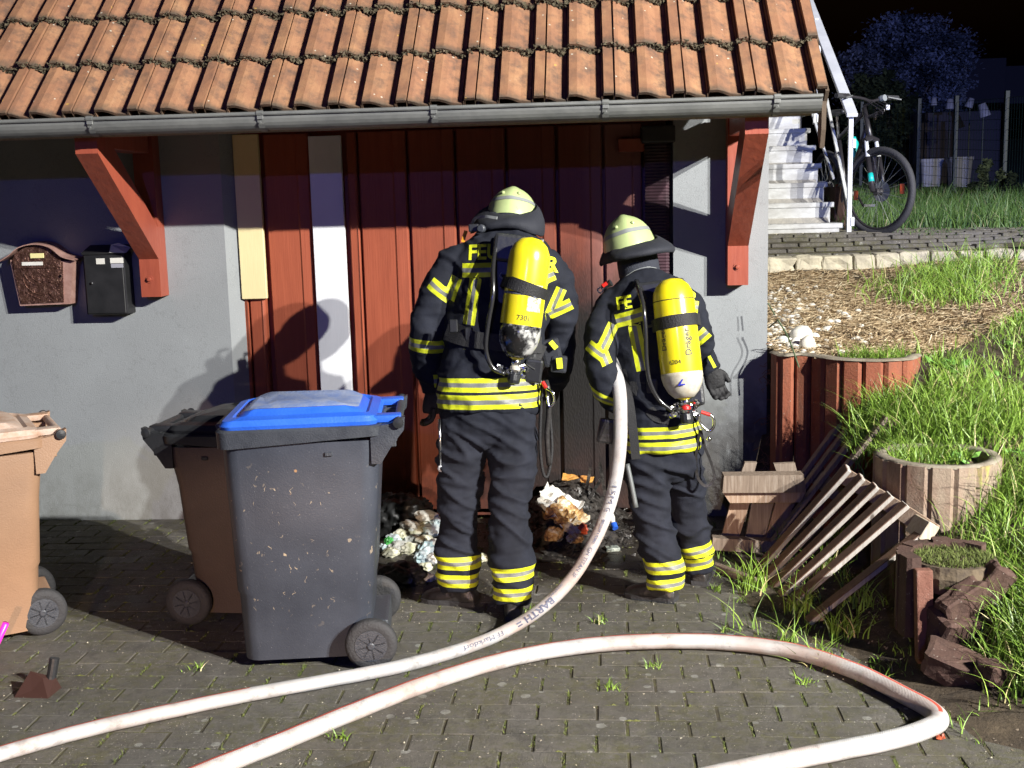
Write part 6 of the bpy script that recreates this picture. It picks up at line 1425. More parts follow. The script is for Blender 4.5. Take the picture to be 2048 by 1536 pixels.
def sheet(name, pts, mt, label, cat, nu=14, nv=10, amp=.012, seed=0, ragged=.0, th=.0015):
    """thin crumpled sheet spanned by four world corners"""
    a, b, c, d = [Vector(p) for p in pts]; V = []; Fs = []
    nr = (b-a).cross(d-a).normalized()
    for j in range(nv+1):
        for i in range(nu+1):
            u, v = i/nu, j/nv
            if i in (0, nu) or j in (0, nv):
                e = ragged*mnoise.noise(Vector((u*5+seed, v*5, 1))); u = u+(e if i in (0, nu) else 0); v = v+(e if j in (0, nv) else 0)
            p = a.lerp(b, u).lerp(d.lerp(c, u), v); V.append(p+nr*(amp*(1-2*abs(mnoise.noise(Vector((u*3+seed, v*3, 0)))))+amp*.5*mnoise.noise(Vector((u*9, v*9, seed)))))
    for j in range(nv):
        for i in range(nu): q = j*(nu+1)+i; Fs.append([q, q+1, q+nu+2, q+nu+1])
    o = mesh(name, V, Fs, mt); m_ = o.modifiers.new('s', 'SOLIDIFY'); m_.thickness = th; evald(o)
    if not o.data.materials: o.data.materials.append(mt)
    return tag(o, label, cat)
# heap of wet charred remains (nobody could count it)
V, Fs = grid(-.62, .42, 5.45, 6.36, 110, 96, lambda X, Y: np.exp(-((X+.17)/.21)**2-((Y-6.24)/.30)**2)*.22+.06*np.exp(-((X+.25)/.30)**2-((Y-5.85)/.24)**2)-.016)
V[:, 2] += np.clip(V[:, 2]+.02, 0, .06)*.9*np.array([(1-2*abs(mnoise.noise(Vector(p)*13)))*.55+(1-2*abs(mnoise.noise(Vector(p)*34)))*.35 for p in V])+nz3(V, 22, .006)
V[:, 2] -= .02*np.clip(np.abs(V[:, 0]+.1)*2.2-.6, 0, 1)
tag(mesh('charred_heap', V, Fs, M['ash'], None, True), kind='stuff')
fl = MB()
for k in range(800):
    x, y = random.gauss(-.14, .20), random.gauss(5.98, .20); y = min(y, 6.33); z = .22*math.exp(-((x+.17)/.21)**2-((y-6.24)/.30)**2)+.06*math.exp(-((x+.25)/.30)**2-((y-5.85)/.24)**2)+.002; z = max(z, .004)
    r = random.uniform(.006, .026); e1 = Vector((random.uniform(-1, 1), random.uniform(-1, 1), random.uniform(-.6, .9)))*r; e2 = Vector((random.uniform(-1, 1), random.uniform(-1, 1), random.uniform(-.6, .9)))*r; c = Vector((x, y, z+random.uniform(0, .014)))
    fl.add([c-e1, c+e2*.6, c+e1, c-e2*.7+Vector((0, 0, r*.3))], [(0, 1, 2), (0, 2, 3)])
tag(fl.build('charred_flakes', M['ash']), kind='stuff')
# shiny wet foil glints in the ash
fg = MB()
for k in range(70):
    x, y = random.gauss(-.16, .22), random.gauss(5.88, .16); z = .22*math.exp(-((x+.17)/.21)**2-((y-6.24)/.30)**2)+.06*math.exp(-((x+.25)/.30)**2-((y-5.85)/.24)**2)+.012
    r = random.uniform(.004, .014); c = Vector((x, y, z)); P = [c+Vector((random.uniform(-1, 1), random.uniform(-1, 1), random.uniform(-1, 1)))*r for _ in range(4)]; fg.add(P, [(0, 1, 2), (1, 3, 2)])
tag(fg.build('foil_scraps', mat('wet_foil_scraps', (.22, .21, .20), .35, .4, noise=(40, (.05, .05, .05), .5))), kind='stuff')
sheet('paper', [wy(1068, 1012, 5.78), wy(1130, 1060, 5.66), wy(1166, 1012, 5.88), wy(1092, 972, 6.0)], M['paper_white'], 'large crumpled white paper with an orange edge in the charred heap', 'paper', amp=.030, seed=2, ragged=.10)
sheet('paper', [wy(1082, 1032, 5.70), wy(1150, 1085, 5.60), wy(1176, 1040, 5.78), wy(1120, 1000, 5.86)], M['burnt_paper'], 'scorched brown paper bag crumpled below the white paper', 'paper', amp=.035, seed=6, ragged=.16)
sheet('cardboard', [wy(1124, 960, 6.18), wy(1184, 966, 6.16), wy(1188, 955, 6.20), wy(1126, 948, 6.22)], mat('orange_cardboard', (.62, .34, .06), .7, noise=(14, (.40, .18, .04), .5)), 'curved yellow-orange rim sticking out on top of the charred heap', 'cardboard', amp=.008, seed=9, th=.006)
crumple('food_pack', wy(1108, 1070, 5.62), (.045, .04, .04), 4, M['burnt_paper'], .35, 3, 'round scorched yellowish package at the foot of the charred heap', 'package')
crumple('plastic_scrap', wy(1166, 1060, 5.66), (.020, .02, .032), 5, M['orange'], .5, 3, 'bright orange melted scrap in the ash', 'plastic')
crumple('plastic_scrap', wy(1150, 1078, 5.58), (.035, .03, .02), 8, M['burnt_paper'], .6, 3, 'melted orange-brown scrap below the bright orange one', 'plastic')
for (px, py, Y, L, an) in ((1190, 978, 6.1, .13, .5), (1176, 962, 6.15, .16, .2), (1205, 958, 6.18, .20, -.15), (1132, 966, 6.1, .16, 1.3)):
    c = wy(px, py, Y); d = Vector((math.sin(an), -.2, math.cos(an)))*L/2; MB().bar(c-d, c+d, .018, .008, (0, 1, 0)).build('charred_stick', M['ash'], kind=None); o = bpy.context.scene.objects[-1]
ks = [o for o in bpy.data.objects if o.name.startswith('charred_stick')]
for o, l in zip(ks, ('charred stick leaning against the hose side of the heap', 'charred stick upright in the middle of the heap', 'longest charred board standing by the door frame', 'nearly flat charred stick across the top of the heap')): tag(o, l, 'charred stick')
bt = thing('bottle', 'small white bottle with a blue cap lying by the sooty frame', 'bottle', tuple(wy(1226, 1040, 5.95))); a, b = wy(1214, 1012, 6.0), wy(1229, 1052, 5.9); d = (b-a)
MB().lathe([(.0, 0), (.017, .004), (.019, .02), (.019, d.length*.6), (.008, d.length*.9)], a, d, 14).build('body', M['paper_white'], bt, smooth=True); MB().lathe([(.016, d.length*.88), (.016, d.length*1.12)], a, d, 12).build('cap', M['blue_cap'], bt)
MB().box((.062, 5.66, .012), (.075, .055, .02), Matrix.Rotation(.3, 3, 'Z'), bev=.006).build('tin', mat('tin_label', (.38, .42, .36), .4, noise=(60, (.08, .10, .09), .5))); tag(bpy.data.objects['tin'], 'small pale green tin lying right of the ash', 'tin')
MB().lathe([(.028, 0), (.03, .004), (.028, .008)], (.02, 5.52, -.002), (0, 0, 1), 18).build('jar_lid', M['ash']); tag(bpy.data.objects['jar_lid'], 'round black jar lid on the paving in front of the tin', 'lid')
# torn bin bag with nappies, left of the taller firefighter
crumple('bin_bag', wy(800, 1040, 6.05)+Vector((0, 0, 0)), (.17, .14, .13), 11, M['bag'], .35, 5, 'torn black bin bag slumped against the red door', 'bin bag')
crumple('bin_bag', gz(800, 1172, .0)+Vector((0, .05, .03)), (.11, .08, .06), 13, M['bag'], .32, 5, 'smaller black bin bag lying in the shadow beside the grey bin', 'bin bag')
napmats = [mat('white_nappy', (.60, .60, .56), .75, noise=(18, (.48, .50, .46), .6)), mat('stained_nappy', (.60, .59, .50), .8, noise=(16, (.36, .36, .22), .5)), mat('blue_print_nappy', (.60, .64, .65), .7, noise=(22, (.36, .52, .55), .4))]
nap = [(852, 1036, 5.95, .052), (838, 1058, 5.88, .045), (864, 1062, 5.85, .05), (818, 1052, 5.85, .04), (806, 1070, 5.80, .042), (786, 1082, 5.75, .045), (826, 1082, 5.76, .040), (848, 1086, 5.74, .045), (772, 1098, 5.68, .038), (796, 1104, 5.65, .046), (818, 1108, 5.64, .040), (856, 1108, 5.62, .048), (870, 1090, 5.66, .04), (782, 1114, 5.58, .035), (844, 1128, 5.50, .04), (866, 1132, 5.48, .036), (850, 1150, 5.35, .030), (878, 1046, 5.88, .04), (858, 1170, 5.2, .028), (962, 1128, 5.5, .03)]
words_ = ['topmost, nearest the door', 'below the topmost one', 'touching the trouser leg high up', 'under the torn bag', 'left of the middle', 'far left upper', 'in the middle', 'right of the middle', 'leftmost', 'lower left', 'lower middle', 'lower right with blue print', 'right beside the trouser leg', 'at the lower left end', 'on the small black bag', 'right end above the boot', 'just above the toe of the boot', 'top right behind the leg', 'touching the boot toe', 'lying alone between the firefighter’s legs']
for k, ((px, py, Y, r), wd_) in enumerate(zip(nap, words_)):
    p = gz(px, py, .0); Y = min(Y, 6.15); c = wy(px, py, Y); r *= 1.12; c.z = max(c.z, r*.45)
    crumple('nappy', c, (r, r*.8, r*.62), 20+k*2.3, napmats[(k*7) % 3], .5, 3, 'crumpled nappy in the spilled pile, '+wd_, 'nappy', 'nappies spilled from the torn bag', rot=k)
crumple('wrapper', wy(778, 1086, 5.66), (.022, .018, .03), 77, mat('green_wrapper', (.10, .55, .12), .4), .4, 3, 'bright green wrapper on the left of the nappy pile', 'wrapper')
support = crumple('rubbish_mound', (-.95, 6.0, .0), (.22, .16, .05), 55, M['bag'], .3, 4, 'black torn sheeting under the pile of nappies', 'bin bag')
# ------------------------------------------------------------------ small things on the paving
ob = thing('plastic_fitting', 'dark broken plastic fitting with a short stub lying on the paving at lower left', 'plastic fitting', tuple(gz(70, 1396)))
c = gz(75, 1396); mbx = MB(); mbx.add([c+Vector(q) for q in ((-.09, 0, 0), (.045, -.01, 0), (.05, .09, 0), (-.05, .10, .0), (-.055, .07, .075), (.0, .05, .055), (.04, .07, .05), (-.03, .02, .02))], [(0, 1, 7), (1, 2, 6, 5), (0, 7, 4), (7, 1, 5, 4), (4, 5, 6, 3), (3, 6, 2), (0, 4, 3), (0, 3, 2, 1)]); mbx.build('shell', mat('dark_red_brown_plastic', (.045, .022, .018), .4), ob)
MB().tube([c+Vector((.02, .07, .035)), c+Vector((.035, .085, .12))], .018, 12).build('stub', M['black_plastic'], ob)
MB().tube([gz(-30, 1335, .01), gz(-8, 1290, .08), gz(12, 1246, .17)], .013, 14).build('magenta_tube', M['magenta'], smooth=True); tag(bpy.data.objects['magenta_tube'], 'magenta plastic tube end poking in beside the left brown bin', 'tube')
for px, py, s_, l in ((1880, 1476, .016, 'small orange-brown fallen leaf by the hose kink'), (1768, 1500, .014, 'dry leaf near the lower edge left of the hose end'), (625, 1300, .0, '')):
    if s_: p = gz(px, py, .004); sheet('leaf', [p+Vector((-s_, -s_, 0)), p+Vector((s_, -s_*.6, 0)), p+Vector((s_, s_, .004)), p+Vector((-s_*.6, s_, 0))], M['orange'] if s_ > .015 else M['wood'], l, 'leaf', 4, 4, .006, 3)

# ------------------------------------------------------------------ vegetation on the slope
PAV = lambda x, y: np.interp(y, [2.4, 3.2, 3.53, 3.9, 4.2, 4.6, 5.0, 5.6, 6.3], [2.0, 1.52, 1.33, 1.10, .96, .80, .66, .56, .62])
def inring(x, y, c, r): return np.hypot(x-c[0], y-c[1]) < r
def slopemask(x, y):
    m = (x > PAV(x, y)+.42) & ~bedmask(x, y) & (x > 1.10)
    m &= ~((y > 4.0) & (x < 1.34+np.maximum(0, y-5.3)*-.1) & (y < 5.9)); m &= ~(inring(x, y, (1.505, 5.14), .275)) & ~(inring(x, y, (1.335, 4.31), .21)) & ~((y > 8.45)) & ~((x < 1.28) & (y > 3.8))
    m &= ~((y > 3.9) & (y < 4.95) & (x < 1.48)); m &= ~((y > 5.8) & (x < 1.66)); return m
x, y = scatter(1.1, 4.6, 2.9, 8.5, 92000, slopemask)
dn = np.array([mnoise.noise(Vector((a*1.1, b*1.1, 7))) for a, b in zip(x, y)]); near_ = (x < 2.9)
k = (rng.random(len(x)) < np.clip(.62+dn*1.1, .12, 1)*np.where(y > 6.3, .55+.8*(x > 2.2), 1)) & near_ | (rng.random(len(x)) < .45) & ~near_; k &= ~((y < 3.75) & (rng.random(len(x)) < .75)); x, y = x[k], y[k]
pts = np.stack([x, y, terr(x, y)-.004], 1)
tag(blades('slope_grass', pts, .045, .135, .0030, 1.05, M['grass'], seg=4), kind='stuff')
# taller arching tufts, and grass in planters
tf = []
for (cx, cy, n, s_) in ((1.50, 5.62, 900, .17), (1.62, 5.45, 700, .14), (1.35, 5.62, 340, .09), (1.75, 3.95, 420, .14), (1.62, 3.78, 260, .10), (1.9, 4.3, 500, .2), (2.35, 7.9, 900, .22), (2.2, 7.5, 500, .2), (2.6, 8.2, 400, .2), (1.85, 4.9, 500, .15), (2.0, 5.5, 600, .2), (1.95, 3.7, 300, .2), (1.55, 4.62, 240, .10), (1.62, 4.05, 420, .10), (1.50, 3.88, 260, .09), (1.72, 4.35, 500, .10), (1.80, 5.0, 400, .12), (1.45, 4.02, 130, .08)):
    xx = rng.normal(cx, s_, n); yy = rng.normal(cy, s_*.7, n); q = ~(inring(xx, yy, (1.505, 5.14), .20)) & (xx > 1.12) & ~((yy > 5.78) & (xx < 1.66) & (yy < 6.3)); xx, yy = xx[q], yy[q]; tf.append(np.stack([xx, yy, terr(xx, yy)-.004], 1))
tag(blades('long_grass_tufts', np.concatenate(tf), .09, .21, .0034, 1.25, M['grass'], seg=5), kind='stuff')
def ringgrass(cx, cy, r, z, n, h0, h1, mt='grass', a0=0, a1=2*np.pi, lean=1.2):
    a = rng.uniform(a0, a1, n); q = r*np.sqrt(rng.random(n)); return np.stack([cx+q*np.cos(a), cy+q*np.sin(a), np.full(n, z)], 1)
tag(blades('planter_grass', ringgrass(1.47, 5.22, .20, .565, 1100, .05, .1), .035, .11, .0030, 1.2, M['grass'], seg=4), kind='stuff')
tag(blades('planter_moss', ringgrass(1.345, 4.36, .15, .372, 2400, .01, .03), .010, .036, .0022, 1.2, M['mossblade'], seg=2), kind='stuff')
xx = rng.uniform(1.22, 1.60, 1500); yy = np.interp(xx, PLX, PLY)+.05+np.abs(rng.normal(0, .06, 1500)); kk = rng.random(1500) < np.exp(-((xx-1.42)/.13)**2); tag(blades('palisade_grass', np.stack([xx, yy, terr(xx, yy)], 1)[kk], .03, .10, .0026, 1.1, M['grass'], seg=4), kind='stuff')
# sparse weeds under the pallets and along the soil edge
x, y = scatter(.55, 1.6, 3.2, 5.6, 2600, lambda x, y: (x > PAV(x, y)-.12) & (x < PAV(x, y)+.5)); kk = np.array([mnoise.noise(Vector((a*5, b*5, 2))) for a, b in zip(x, y)]) > .02
tag(blades('edge_weeds', np.stack([x, y, terr(x, y)-.002], 1)[kk], .02, .075, .0026, 1.3, M['grass'], seg=4), kind='stuff')
tf = []
for (px, py, n) in ((1660, 1120, 60), (1600, 1190, 40), (1720, 1190, 45), (1580, 1080, 36), (1690, 1240, 50), (1560, 1250, 40), (1500, 1140, 60), (1640, 1290, 36), (1480, 1220, 20)):
    p = gz(px, py+40, 0); xx = rng.normal(p.x, .035, n); yy = rng.normal(p.y, .04, n); tf.append(np.stack([xx, yy, terr(xx, yy)], 1))
tag(blades('pallet_weeds', np.concatenate(tf), .08, .19, .0032, 1.1, M['grass'], seg=5), kind='stuff')
# broad-leaved weeds
lm = MB()
def leafy(c, n, r, L, seed):
    rs = random.Random(seed)
    for k in range(n):
        a = rs.uniform(0, 6.28); e = rs.uniform(.2, 1.1); b = Vector(c)+Vector((rs.gauss(0, r), rs.gauss(0, r), 0)); d = Vector((math.cos(a)*math.cos(e), math.sin(a)*math.cos(e), math.sin(e))); s_ = Vector((-math.sin(a), math.cos(a), 0)); l_ = L*rs.uniform(.6, 1.3); w_ = l_*.28
        p0 = b+d*l_*.4; P = [p0, p0+d*l_*.35+s_*w_-Vector((0, 0, .01)), p0+d*l_*.95-Vector((0, 0, .02)), p0+d*l_*.35-s_*w_-Vector((0, 0, .01)), p0+d*l_*.4+Vector((0, 0, .004))]; lm.add(P, [(0, 1, 4), (1, 2, 4), (2, 3, 4), (3, 0, 4)])
for k in range(70):
    xx, yy = random.uniform(1.3, 3.0), random.uniform(3.6, 7.2)
    if slopemask(np.array([xx]), np.array([yy]))[0]: leafy((xx, yy, T1(xx, yy)), random.randint(6, 16), .025, .05, k)
leafy((1.84, 6.12, T1(1.84, 6.12)), 26, .04, .08, 901); leafy((1.56, 5.12, .565), 22, .05, .06, 902)
tag(lm.build('broad_leaf_weeds', mat('weed_leaf_green', (.10, .24, .04), .5, noise=(6, (.16, .32, .06), .5))), kind='stuff')
# litter of soil crumbs and stones on the bare edge
dm = MB()
for k in range(2600):
    x = random.uniform(.6, 2.3); y = random.uniform(2.9, 5.2)
    if x < PAV(x, y)-.06 or x > PAV(x, y)+.75: continue
    r = random.uniform(.002, .009); c = Vector((x, y, T1(x, y)+r*.3)); P = [c+Vector((random.uniform(-1, 1), random.uniform(-1, 1), random.uniform(-.5, 1)))*r for _ in range(4)]; dm.add(P, [(0, 1, 2), (0, 2, 3), (0, 3, 1), (1, 3, 2)])
tag(dm.build('soil_crumbs', mat('soil_crumbs', (.13, .10, .07), .95, noise=(30, (.28, .23, .17), .5))), kind='stuff')
# ------------------------------------------------------------------ lawn behind
x, y = scatter(1.9, 9.5, 9.45, 15.5, 60000, lambda x, y: (x > 2.0) & (y > 9.55+np.maximum(0, x-2.6)*.10)); kk = rng.random(len(x)) < np.clip(1.25-(y-9.4)*.12, .3, 1)
x, y = x[kk], y[kk]; tag(blades('lawn', np.stack([x, y, terr(x, y)-.005], 1), .08, .24, .0052, .7, M['lawn'], seg=3), kind='stuff')
x, y = scatter(2.3, 6, 8.9, 9.7, 9000, None); kk = np.array([mnoise.noise(Vector((a*2.2, b*4, 2))) for a, b in zip(x, y)]) > .0
tag(blades('path_grass', np.stack([x, y, terr(x, y)+.015], 1)[kk], .015, .05, .004, 1.2, M['lawn'], seg=2), kind='stuff')
dand = MB()
for (px, py, Y) in ((1912, 412, 10.4), (2030, 418, 10.3)): c = wy(px, py, Y); dand.lathe([(0, -.02), (.02, 0), (0, .02)], c, (0, 0, 1), 8)

# ------------------------------------------------------------------ bicycle
bk = thing('bicycle', 'black mountain bike with teal fork decal parked beside the stair rail', 'bicycle', tuple(wy(1745, 470, 9.35)))
gzv = T1(2.2, 9.35)
FC = Vector(wy(1757, 384, 9.35)); dirb = Vector((.52, -.85, 0)).normalized()   # front wheel turned towards the camera side
r_w = .345
def bwheel(c, ax_, name='wheel'):
    n = 40; a = Vector(ax_).normalized(); u = Vector((0, 0, 1)); v = a.cross(u).normalized(); P = [Vector(c)+(u*math.cos(t_)+v*math.sin(t_))*(r_w-.025) for t_ in [2*math.pi*i/n for i in range(n+1)]]
    t1 = MB(); V, Fs = tube(P, .026, 10, False); t1.add(V, Fs); wo = t1.build(name, M['rubber'], bk, smooth=True)
    P2 = [Vector(c)+(u*math.cos(t_)+v*math.sin(t_))*(r_w-.055) for t_ in [2*math.pi*i/n for i in range(n+1)]]; V, Fs = tube(P2, .011, 6, False); MB().add(V, Fs).build('rim', M['bike_black'], wo, smooth=True)
    sp = MB()
    for i in range(28):
        t_ = 2*math.pi*i/28; sg = 1 if i % 2 else -1; V, Fs = tube([Vector(c)+a*.03*sg, Vector(c)+(u*math.cos(t_)+v*math.sin(t_))*(r_w-.055)], .0013, 4, False); sp.add(V, Fs)
    sp.build('spokes', M['zinc'], wo, kind='stuff'); MB().lathe([(.022, -.04), (.03, -.02), (.02, 0), (.03, .02), (.022, .04)], c, a, 14).build('hub', M['bike_black'], wo)
    MB().lathe([(.08, .034), (.08, .037)], c, a, 24).build('brake_disc', M['zinc'], wo)
    for t_, cc in ((1.5, 'orange'), (4.6, 'orange')): p = Vector(c)+(u*math.cos(t_)+v*math.sin(t_))*(r_w-.12); MB().box(p, (.015, .03, .075), Matrix((a, v, u)).transposed()@Matrix.Rotation(0, 3, 'X')).build('spoke_reflector', M[cc], wo)
    return wo
FC = Vector((wy(1757, 384, 9.30).x, 9.30, T1(2.2, 9.3)+r_w)); fax = Vector((.80, .60, 0)).normalized()
bwheel(FC, fax)
ffw = Vector((fax.y, -fax.x, 0)).normalized()      # rolling direction of the front wheel, to the camera
RC = FC+Vector((-.20, 1.03, .0)); RC.z = FC.z+.02; fr = (FC-RC); fr.z = 0; fr.normalize(); bwheel(RC, Vector((-fr.y, fr.x, 0)))
head = FC-fr*.24+Vector((0, 0, .50)); headT = head-fr*.06+Vector((0, 0, .13)); bb = RC+fr*.43+Vector((0, 0, -.03)); seatT = bb-fr*.18+Vector((0, 0, .46)); crown = FC+Vector((0, 0, .40))-fr*.16
fm = MB(); 
for a_, b_, r0 in ((head, bb, .024), (headT, seatT, .020), (bb, seatT, .019), (bb, RC, .012), (seatT, RC, .011)): V, Fs = tube([a_, b_], r0, 10); fm.add(V, Fs)
fm.build('frame', M['bike_black'], bk, smooth=True)
MB().tube([crown, headT+Vector((0, 0, .03))], .021, 10).build('head_tube', M['bike_black'], bk, smooth=True)
for sg in (-1, 1):
    o_ = fax*.065*sg; f_ = MB(); f_.tube([crown+o_*.9, crown+o_+(FC-crown)*.35], .017, 10); fk = f_.build('fork_leg', M['white_paint'], bk, smooth=True); g_ = MB(); g_.tube([crown+o_+(FC-crown)*.33, FC+o_], .021, 10); g_.build('fork_lower', M['bike_black'], fk, smooth=True)
    if sg < 0: p = crown+o_+(FC-crown)*.72; MB().tube([p-(FC-crown)*.07, p+(FC-crown)*.09], .0225, 10).build('decal', M['teal'], fk, smooth=True)
MB().tube([crown-fax*.075, crown+Vector((0, 0, .02)), crown+fax*.075], .022, 10).build('fork_crown', M['bike_black'], bk)
st_ = headT+Vector((0, 0, .05)); MB().tube([st_, st_+ffw*.07+Vector((0, 0, .03))], .017, 8).build('stem', M['bike_black'], bk)
hc = st_+ffw*.07+Vector((0, 0, .03)); hb_ = MB(); hb_.tube(spline([hc-fax*.34+Vector((0, 0, .045))-ffw*.04, hc-fax*.12+Vector((0, 0, .02)), hc, hc+fax*.12+Vector((0, 0, .02)), hc+fax*.34+Vector((0, 0, .03))-ffw*.04], 5), .0125, 8); hbo = hb_.build('handlebar', M['bike_black'], bk, smooth=True)
for sg in (-1, 1): e = hc+fax*.34*sg+Vector((0, 0, .038))-ffw*.04; MB().tube([e-fax*.12*sg, e+fax*.02*sg], .020, 10).build('grip', M['rubber'], hbo); MB().tube([e-fax*.13*sg+ffw*.03, e-fax*.02*sg+ffw*.07-Vector((0, 0, .02))], .006, 6).build('brake_lever', M['zinc'], hbo)
MB().lathe([(.022, 0), (.026, .02), (.026, .05)], hc+fax*.10+Vector((0, 0, .02)), ffw+Vector((0, 0, .1)), 14).build('bell_lamp', M['silver_tape'], bk); MB().box(hc+fax*.12+ffw*.06-Vector((0, 0, .05)), (.03, .03, .04), bev=.005).build('front_reflector', M['white_paint'], bk)
cb = MB()
for k in range(4): cb.tube(spline([hc+fax*(.1-.06*k)+ffw*.02, hc+fax*(.05-.03*k)+ffw*(.12+.01*k)-Vector((0, 0, .05+.02*k)), headT-fax*.02-Vector((0, 0, .05))], 5), .003, 5)
cb.build('cables', M['bike_black'], bk)
MB().tube([seatT, seatT-fr*.05+Vector((0, 0, .20))], .014, 8).build('seat_post', M['chrome'], bk); sd_ = MB(); sc_ = seatT-fr*.05+Vector((0, 0, .22)); seg(sd_, [(sc_-fr*.13, .07, .03), (sc_-fr*.05, .065, .03), (sc_+fr*.05, .03, .025), (sc_+fr*.14, .018, .02)], 12, 3); sd_.build('saddle', M['black_plastic'], bk, smooth=True)
MB().tube([bb-Vector((-fr.y, fr.x, 0))*.08, bb+Vector((-fr.y, fr.x, 0))*.08], .02, 8).build('crank_axle', M['zinc'], bk)
for sg in (-1, 1): p = bb+Vector((-fr.y, fr.x, 0))*.09*sg; q = p+fr*.13*sg+Vector((0, 0, -.10*sg)); MB().tube([p, q], .010, 8).build('crank_arm', M['bike_black'], bk); MB().box(q+Vector((-fr.y, fr.x, 0))*.05*sg, (.09, .07, .02)).build('pedal', M['black_plastic'], bk)
MB().lathe([(.085, -.003), (.088, 0), (.085, .003)], bb-Vector((-fr.y, fr.x, 0))*.055, Vector((-fr.y, fr.x, 0)), 24).build('chain_ring', M['zinc'], bk)
bo_ = bb+fr*.16+Vector((0, 0, .26)); MB().lathe([(.034, 0), (.036, .02), (.036, .15), (.02, .18), (.016, .20)], bo_, (-.15*fr.x, -.15*fr.y, 1), 14).build('water_bottle', M['teal'], bk, smooth=True)

# ------------------------------------------------------------------ fence, pots, crates, shrub and house beyond
fe = thing('wire_fence', 'green wire mesh fence with posts crossing the dark lawn', 'fence', (5, 15.5, 1.7))
fp = []
for (px, Y) in ((1722, 19.5), (1836, 18.2), (1910, 17.0), (2010, 15.2), (2100, 13.6)):
    b = wy(px, 300, Y); z0 = T1(b.x, b.y); fp.append(Vector((b.x, b.y, z0))); MB().box((b.x, b.y, z0+.66), (.055, .055, 1.36), bev=.004).build('post', M['fence_green'], fe)
wm = MB()
for a, b in zip(fp, fp[1:]):
    for k in range(10): wm.tube([a+Vector((0, 0, .08+.13*k)), b+Vector((0, 0, .08+.13*k))], .0028, 4, False)
    n_ = int((b-a).length/.10)
    for i in range(n_): p = a.lerp(b, i/n_); wm.tube([p+Vector((0, 0, .05)), p+Vector((0, 0, 1.26))], .0022, 4, False)
tag(wm.build('wire_mesh', M['fence_green'], fe), kind='stuff')
def pot(label, px, py, Y, r, h, tilt):
    c = wy(px, py, Y); t = thing('plant_pot', label, 'plant pot', tuple(c), 'pale upturned pots on stakes'); ax_ = Vector((math.sin(tilt), 0, math.cos(tilt)))
    MB().lathe([(r, -h/2), (r*.96, -h/2+.01), (r*.62, h/2), (0, h/2)], c, ax_, 16).build('pot', M['lilac'], t, smooth=True); MB().tube([c, Vector((c.x, c.y, T1(c.x, c.y)))], .012, 6).build('stake', M['fence_green'], t)
pot('pale upturned pot, leftmost by the shrub beyond the fence', 1868, 203, 19, .055, .12, 0); pot('pale upturned pot on a fence-high stake, second from left', 1900, 208, 18.6, .07, .15, 0); pot('small pale tilted pot on a stake, right of the second', 1940, 206, 18.2, .065, .14, .35); pot('largest pale tilted pot, rightmost of the row', 1967, 220, 17.6, .085, .19, -.3)
def crate(label, px, py, Y, w_, h):
    c = wy(px, py, Y); z0 = T1(c.x, c.y); t = thing('plastic_tub', label, 'plastic tub', (c.x, c.y, z0)); s = MB(); rs = [[(c.x+x, c.y+y, z) for x, y in rrect(w_*k, w_*k*.8, .05)] for z, k in ((z0+.0, .8), (z0+h-.05, .97), (z0+h-.05, 1.06), (z0+h, 1.06), (z0+h, .95), (z0+.06, .78))]; ringloft(s, rs); s.build('tub', M['lilac'], t)
crate('bluish plastic tub standing left of the fence post', 1862, 278, 18.6, .34, .42); crate('bluish plastic tub standing just right of the fence post', 1921, 275, 18.2, .34, .45)
dw = MB(); a = wy(1848, 250, 19.6); dw.box((a.x+.55, 19.8, T1(a.x, 19.8)+.55), (1.35, .4, 1.15), bev=.03); o = dw.build('garden_box', M['house_dark']); tag(o, 'dark garden box behind the pots and fence', 'garden box')
def crown(parent, c, s, n, L, mt, name='crown', hollow=.55, flat=.5):
    """leaf cloud: many small leaves gathered in clumps through the crown"""
    cl = [];
    for k in range(int(n/150)):
        d = Vector((random.gauss(0, 1), random.gauss(0, 1), random.gauss(0, 1))).normalized()*random.uniform(hollow, 1.0)**.6; d *= 1+.42*mnoise.noise(d*1.7+Vector(c)); cl.append((Vector((d.x*s[0], d.y*s[1], d.z*s[2]))+Vector(c), random.random()))
    P = []; tn = []
    for q, tt in cl:
        for _ in range(150): P.append(q+Vector((random.gauss(0, s[0]*.095), random.gauss(0, s[1]*.095), random.gauss(0, s[2]*.07)))); tn.append(min(1, max(0, tt+random.gauss(0, .15))))
    P = np.array(P); n = len(P); a = rng.uniform(0, 2*np.pi, n); e = rng.uniform(-.9, .9, n); l = L*rng.uniform(.6, 1.4, n); d = np.stack([np.cos(a)*np.cos(e), np.sin(a)*np.cos(e), np.sin(e)], 1)*l[:, None]; w_ = np.stack([-np.sin(a), np.cos(a), rng.uniform(-flat, flat, n)], 1)*(l*.34)[:, None]
    V = np.stack([P-d*.5, P+w_, P+d*.6, P-w_], 1); mesh(name, V.reshape(-1, 3), np.arange(4*n).reshape(-1, 4), mt, parent, attrs={'tint': np.repeat(np.array(tn)[:, None], 4, 1).ravel()})
tr = thing('flowering_tree', 'pale blossoming small tree catching blue light beyond the bicycle', 'tree', (5.4, 22.5, T1(5.4, 22.5))); zt = T1(5.4, 22.5)
c = wy(1808, 158, 22.5); crown(tr, (c.x, 22.5, c.z-.05), (1.10, 1.0, 1.12), 48000, .065, M['blossom'])
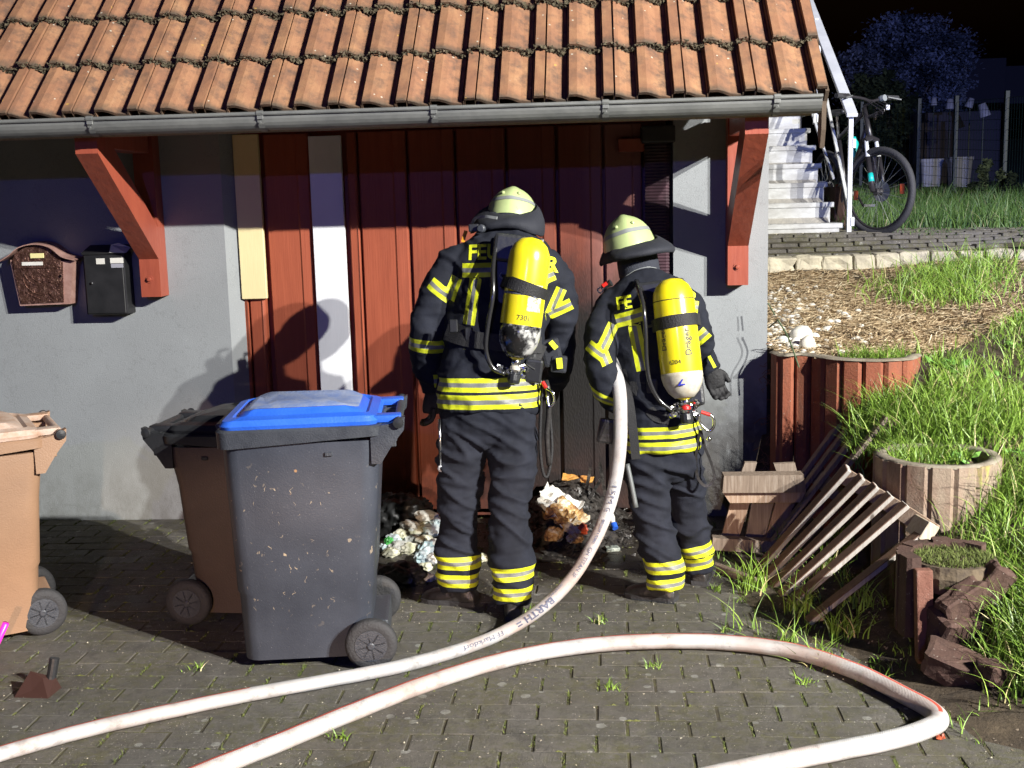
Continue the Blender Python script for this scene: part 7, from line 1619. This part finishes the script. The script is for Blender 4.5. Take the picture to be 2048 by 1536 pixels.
tk = MB(); tk.tube(spline([Vector((c.x, 22.5, zt-.1)), Vector((c.x+.1, 22.5, zt+.7)), Vector((c.x, 22.4, c.z-.1))], 4), [.10, .10, .09, .09, .08, .07, .06, .05, .05], 8); tk.build('trunk', M['wood_dark'], tr)
for k in range(6): a = k*1.05; MB().tube([(c.x, 22.5, zt+.7), (c.x+math.cos(a)*.6, 22.5+math.sin(a)*.6, c.z+.2*math.sin(a*2))], [.05, .015], 6).build('branch', M['wood_dark'], tr)
sb = thing('dark_bush', 'dark green rounded bush in front of the blossoming tree', 'bush', tuple(wy(1752, 230, 20))); c = wy(1752, 205, 20); crown(sb, (c.x, 20, c.z-.25), (.55, .5, .75), 9000, .09, M['leafdark']); MB().tube([(c.x, 20, T1(c.x, 20)), (c.x, 20, c.z)], [.06, .03], 6).build('stem', M['wood_dark'], sb)
for (px, py, Y, r, lab) in ((2042, 335, 14.6, .16, 'small weedy plant at the foot of the right fence post'), (1968, 372, 14.2, .20, 'low dark weedy clump at the fence foot')):
    t = thing('fence_plant', lab, 'plant', tuple(wy(px, py, Y))); c = wy(px, py, Y); z0 = T1(c.x, Y); crown(t, (c.x, Y, z0+.25), (r, r, .28), 1500, .06, M['leafdark'], 'leaves')
ho = thing('house', 'pale flat-roofed house with a dark downpipe, dim beyond the tree', 'house', (9.5, 31, 2.6))
def hb3(px0, py0, px1, py1, Y, dep, m, nm):
    a, b = wy(px0, py0, Y), wy(px1, py1, Y); MB().box(((a.x+b.x)/2, Y+dep/2, (a.z+b.z)/2), (b.x-a.x, dep, a.z-b.z), bev=.02).build(nm, m, ho)
hb3(1868, 96, 1932, 205, 30, 5, M['house_far'], 'wall'); hb3(1932, 118, 2010, 205, 31, 4, M['house_dark'], 'wing'); hb3(1866, 92, 1935, 97, 29.9, 5.2, M['house_dark'], 'roof_edge'); hb3(1895, 140, 1902, 198, 29.9, .1, M['black_plastic'], 'downpipe'); hb3(2010, 132, 2100, 205, 32, 3, M['house_dark'], 'wing'); hb3(1908, 130, 1924, 152, 29.95, .06, M['black_plastic'], 'window')
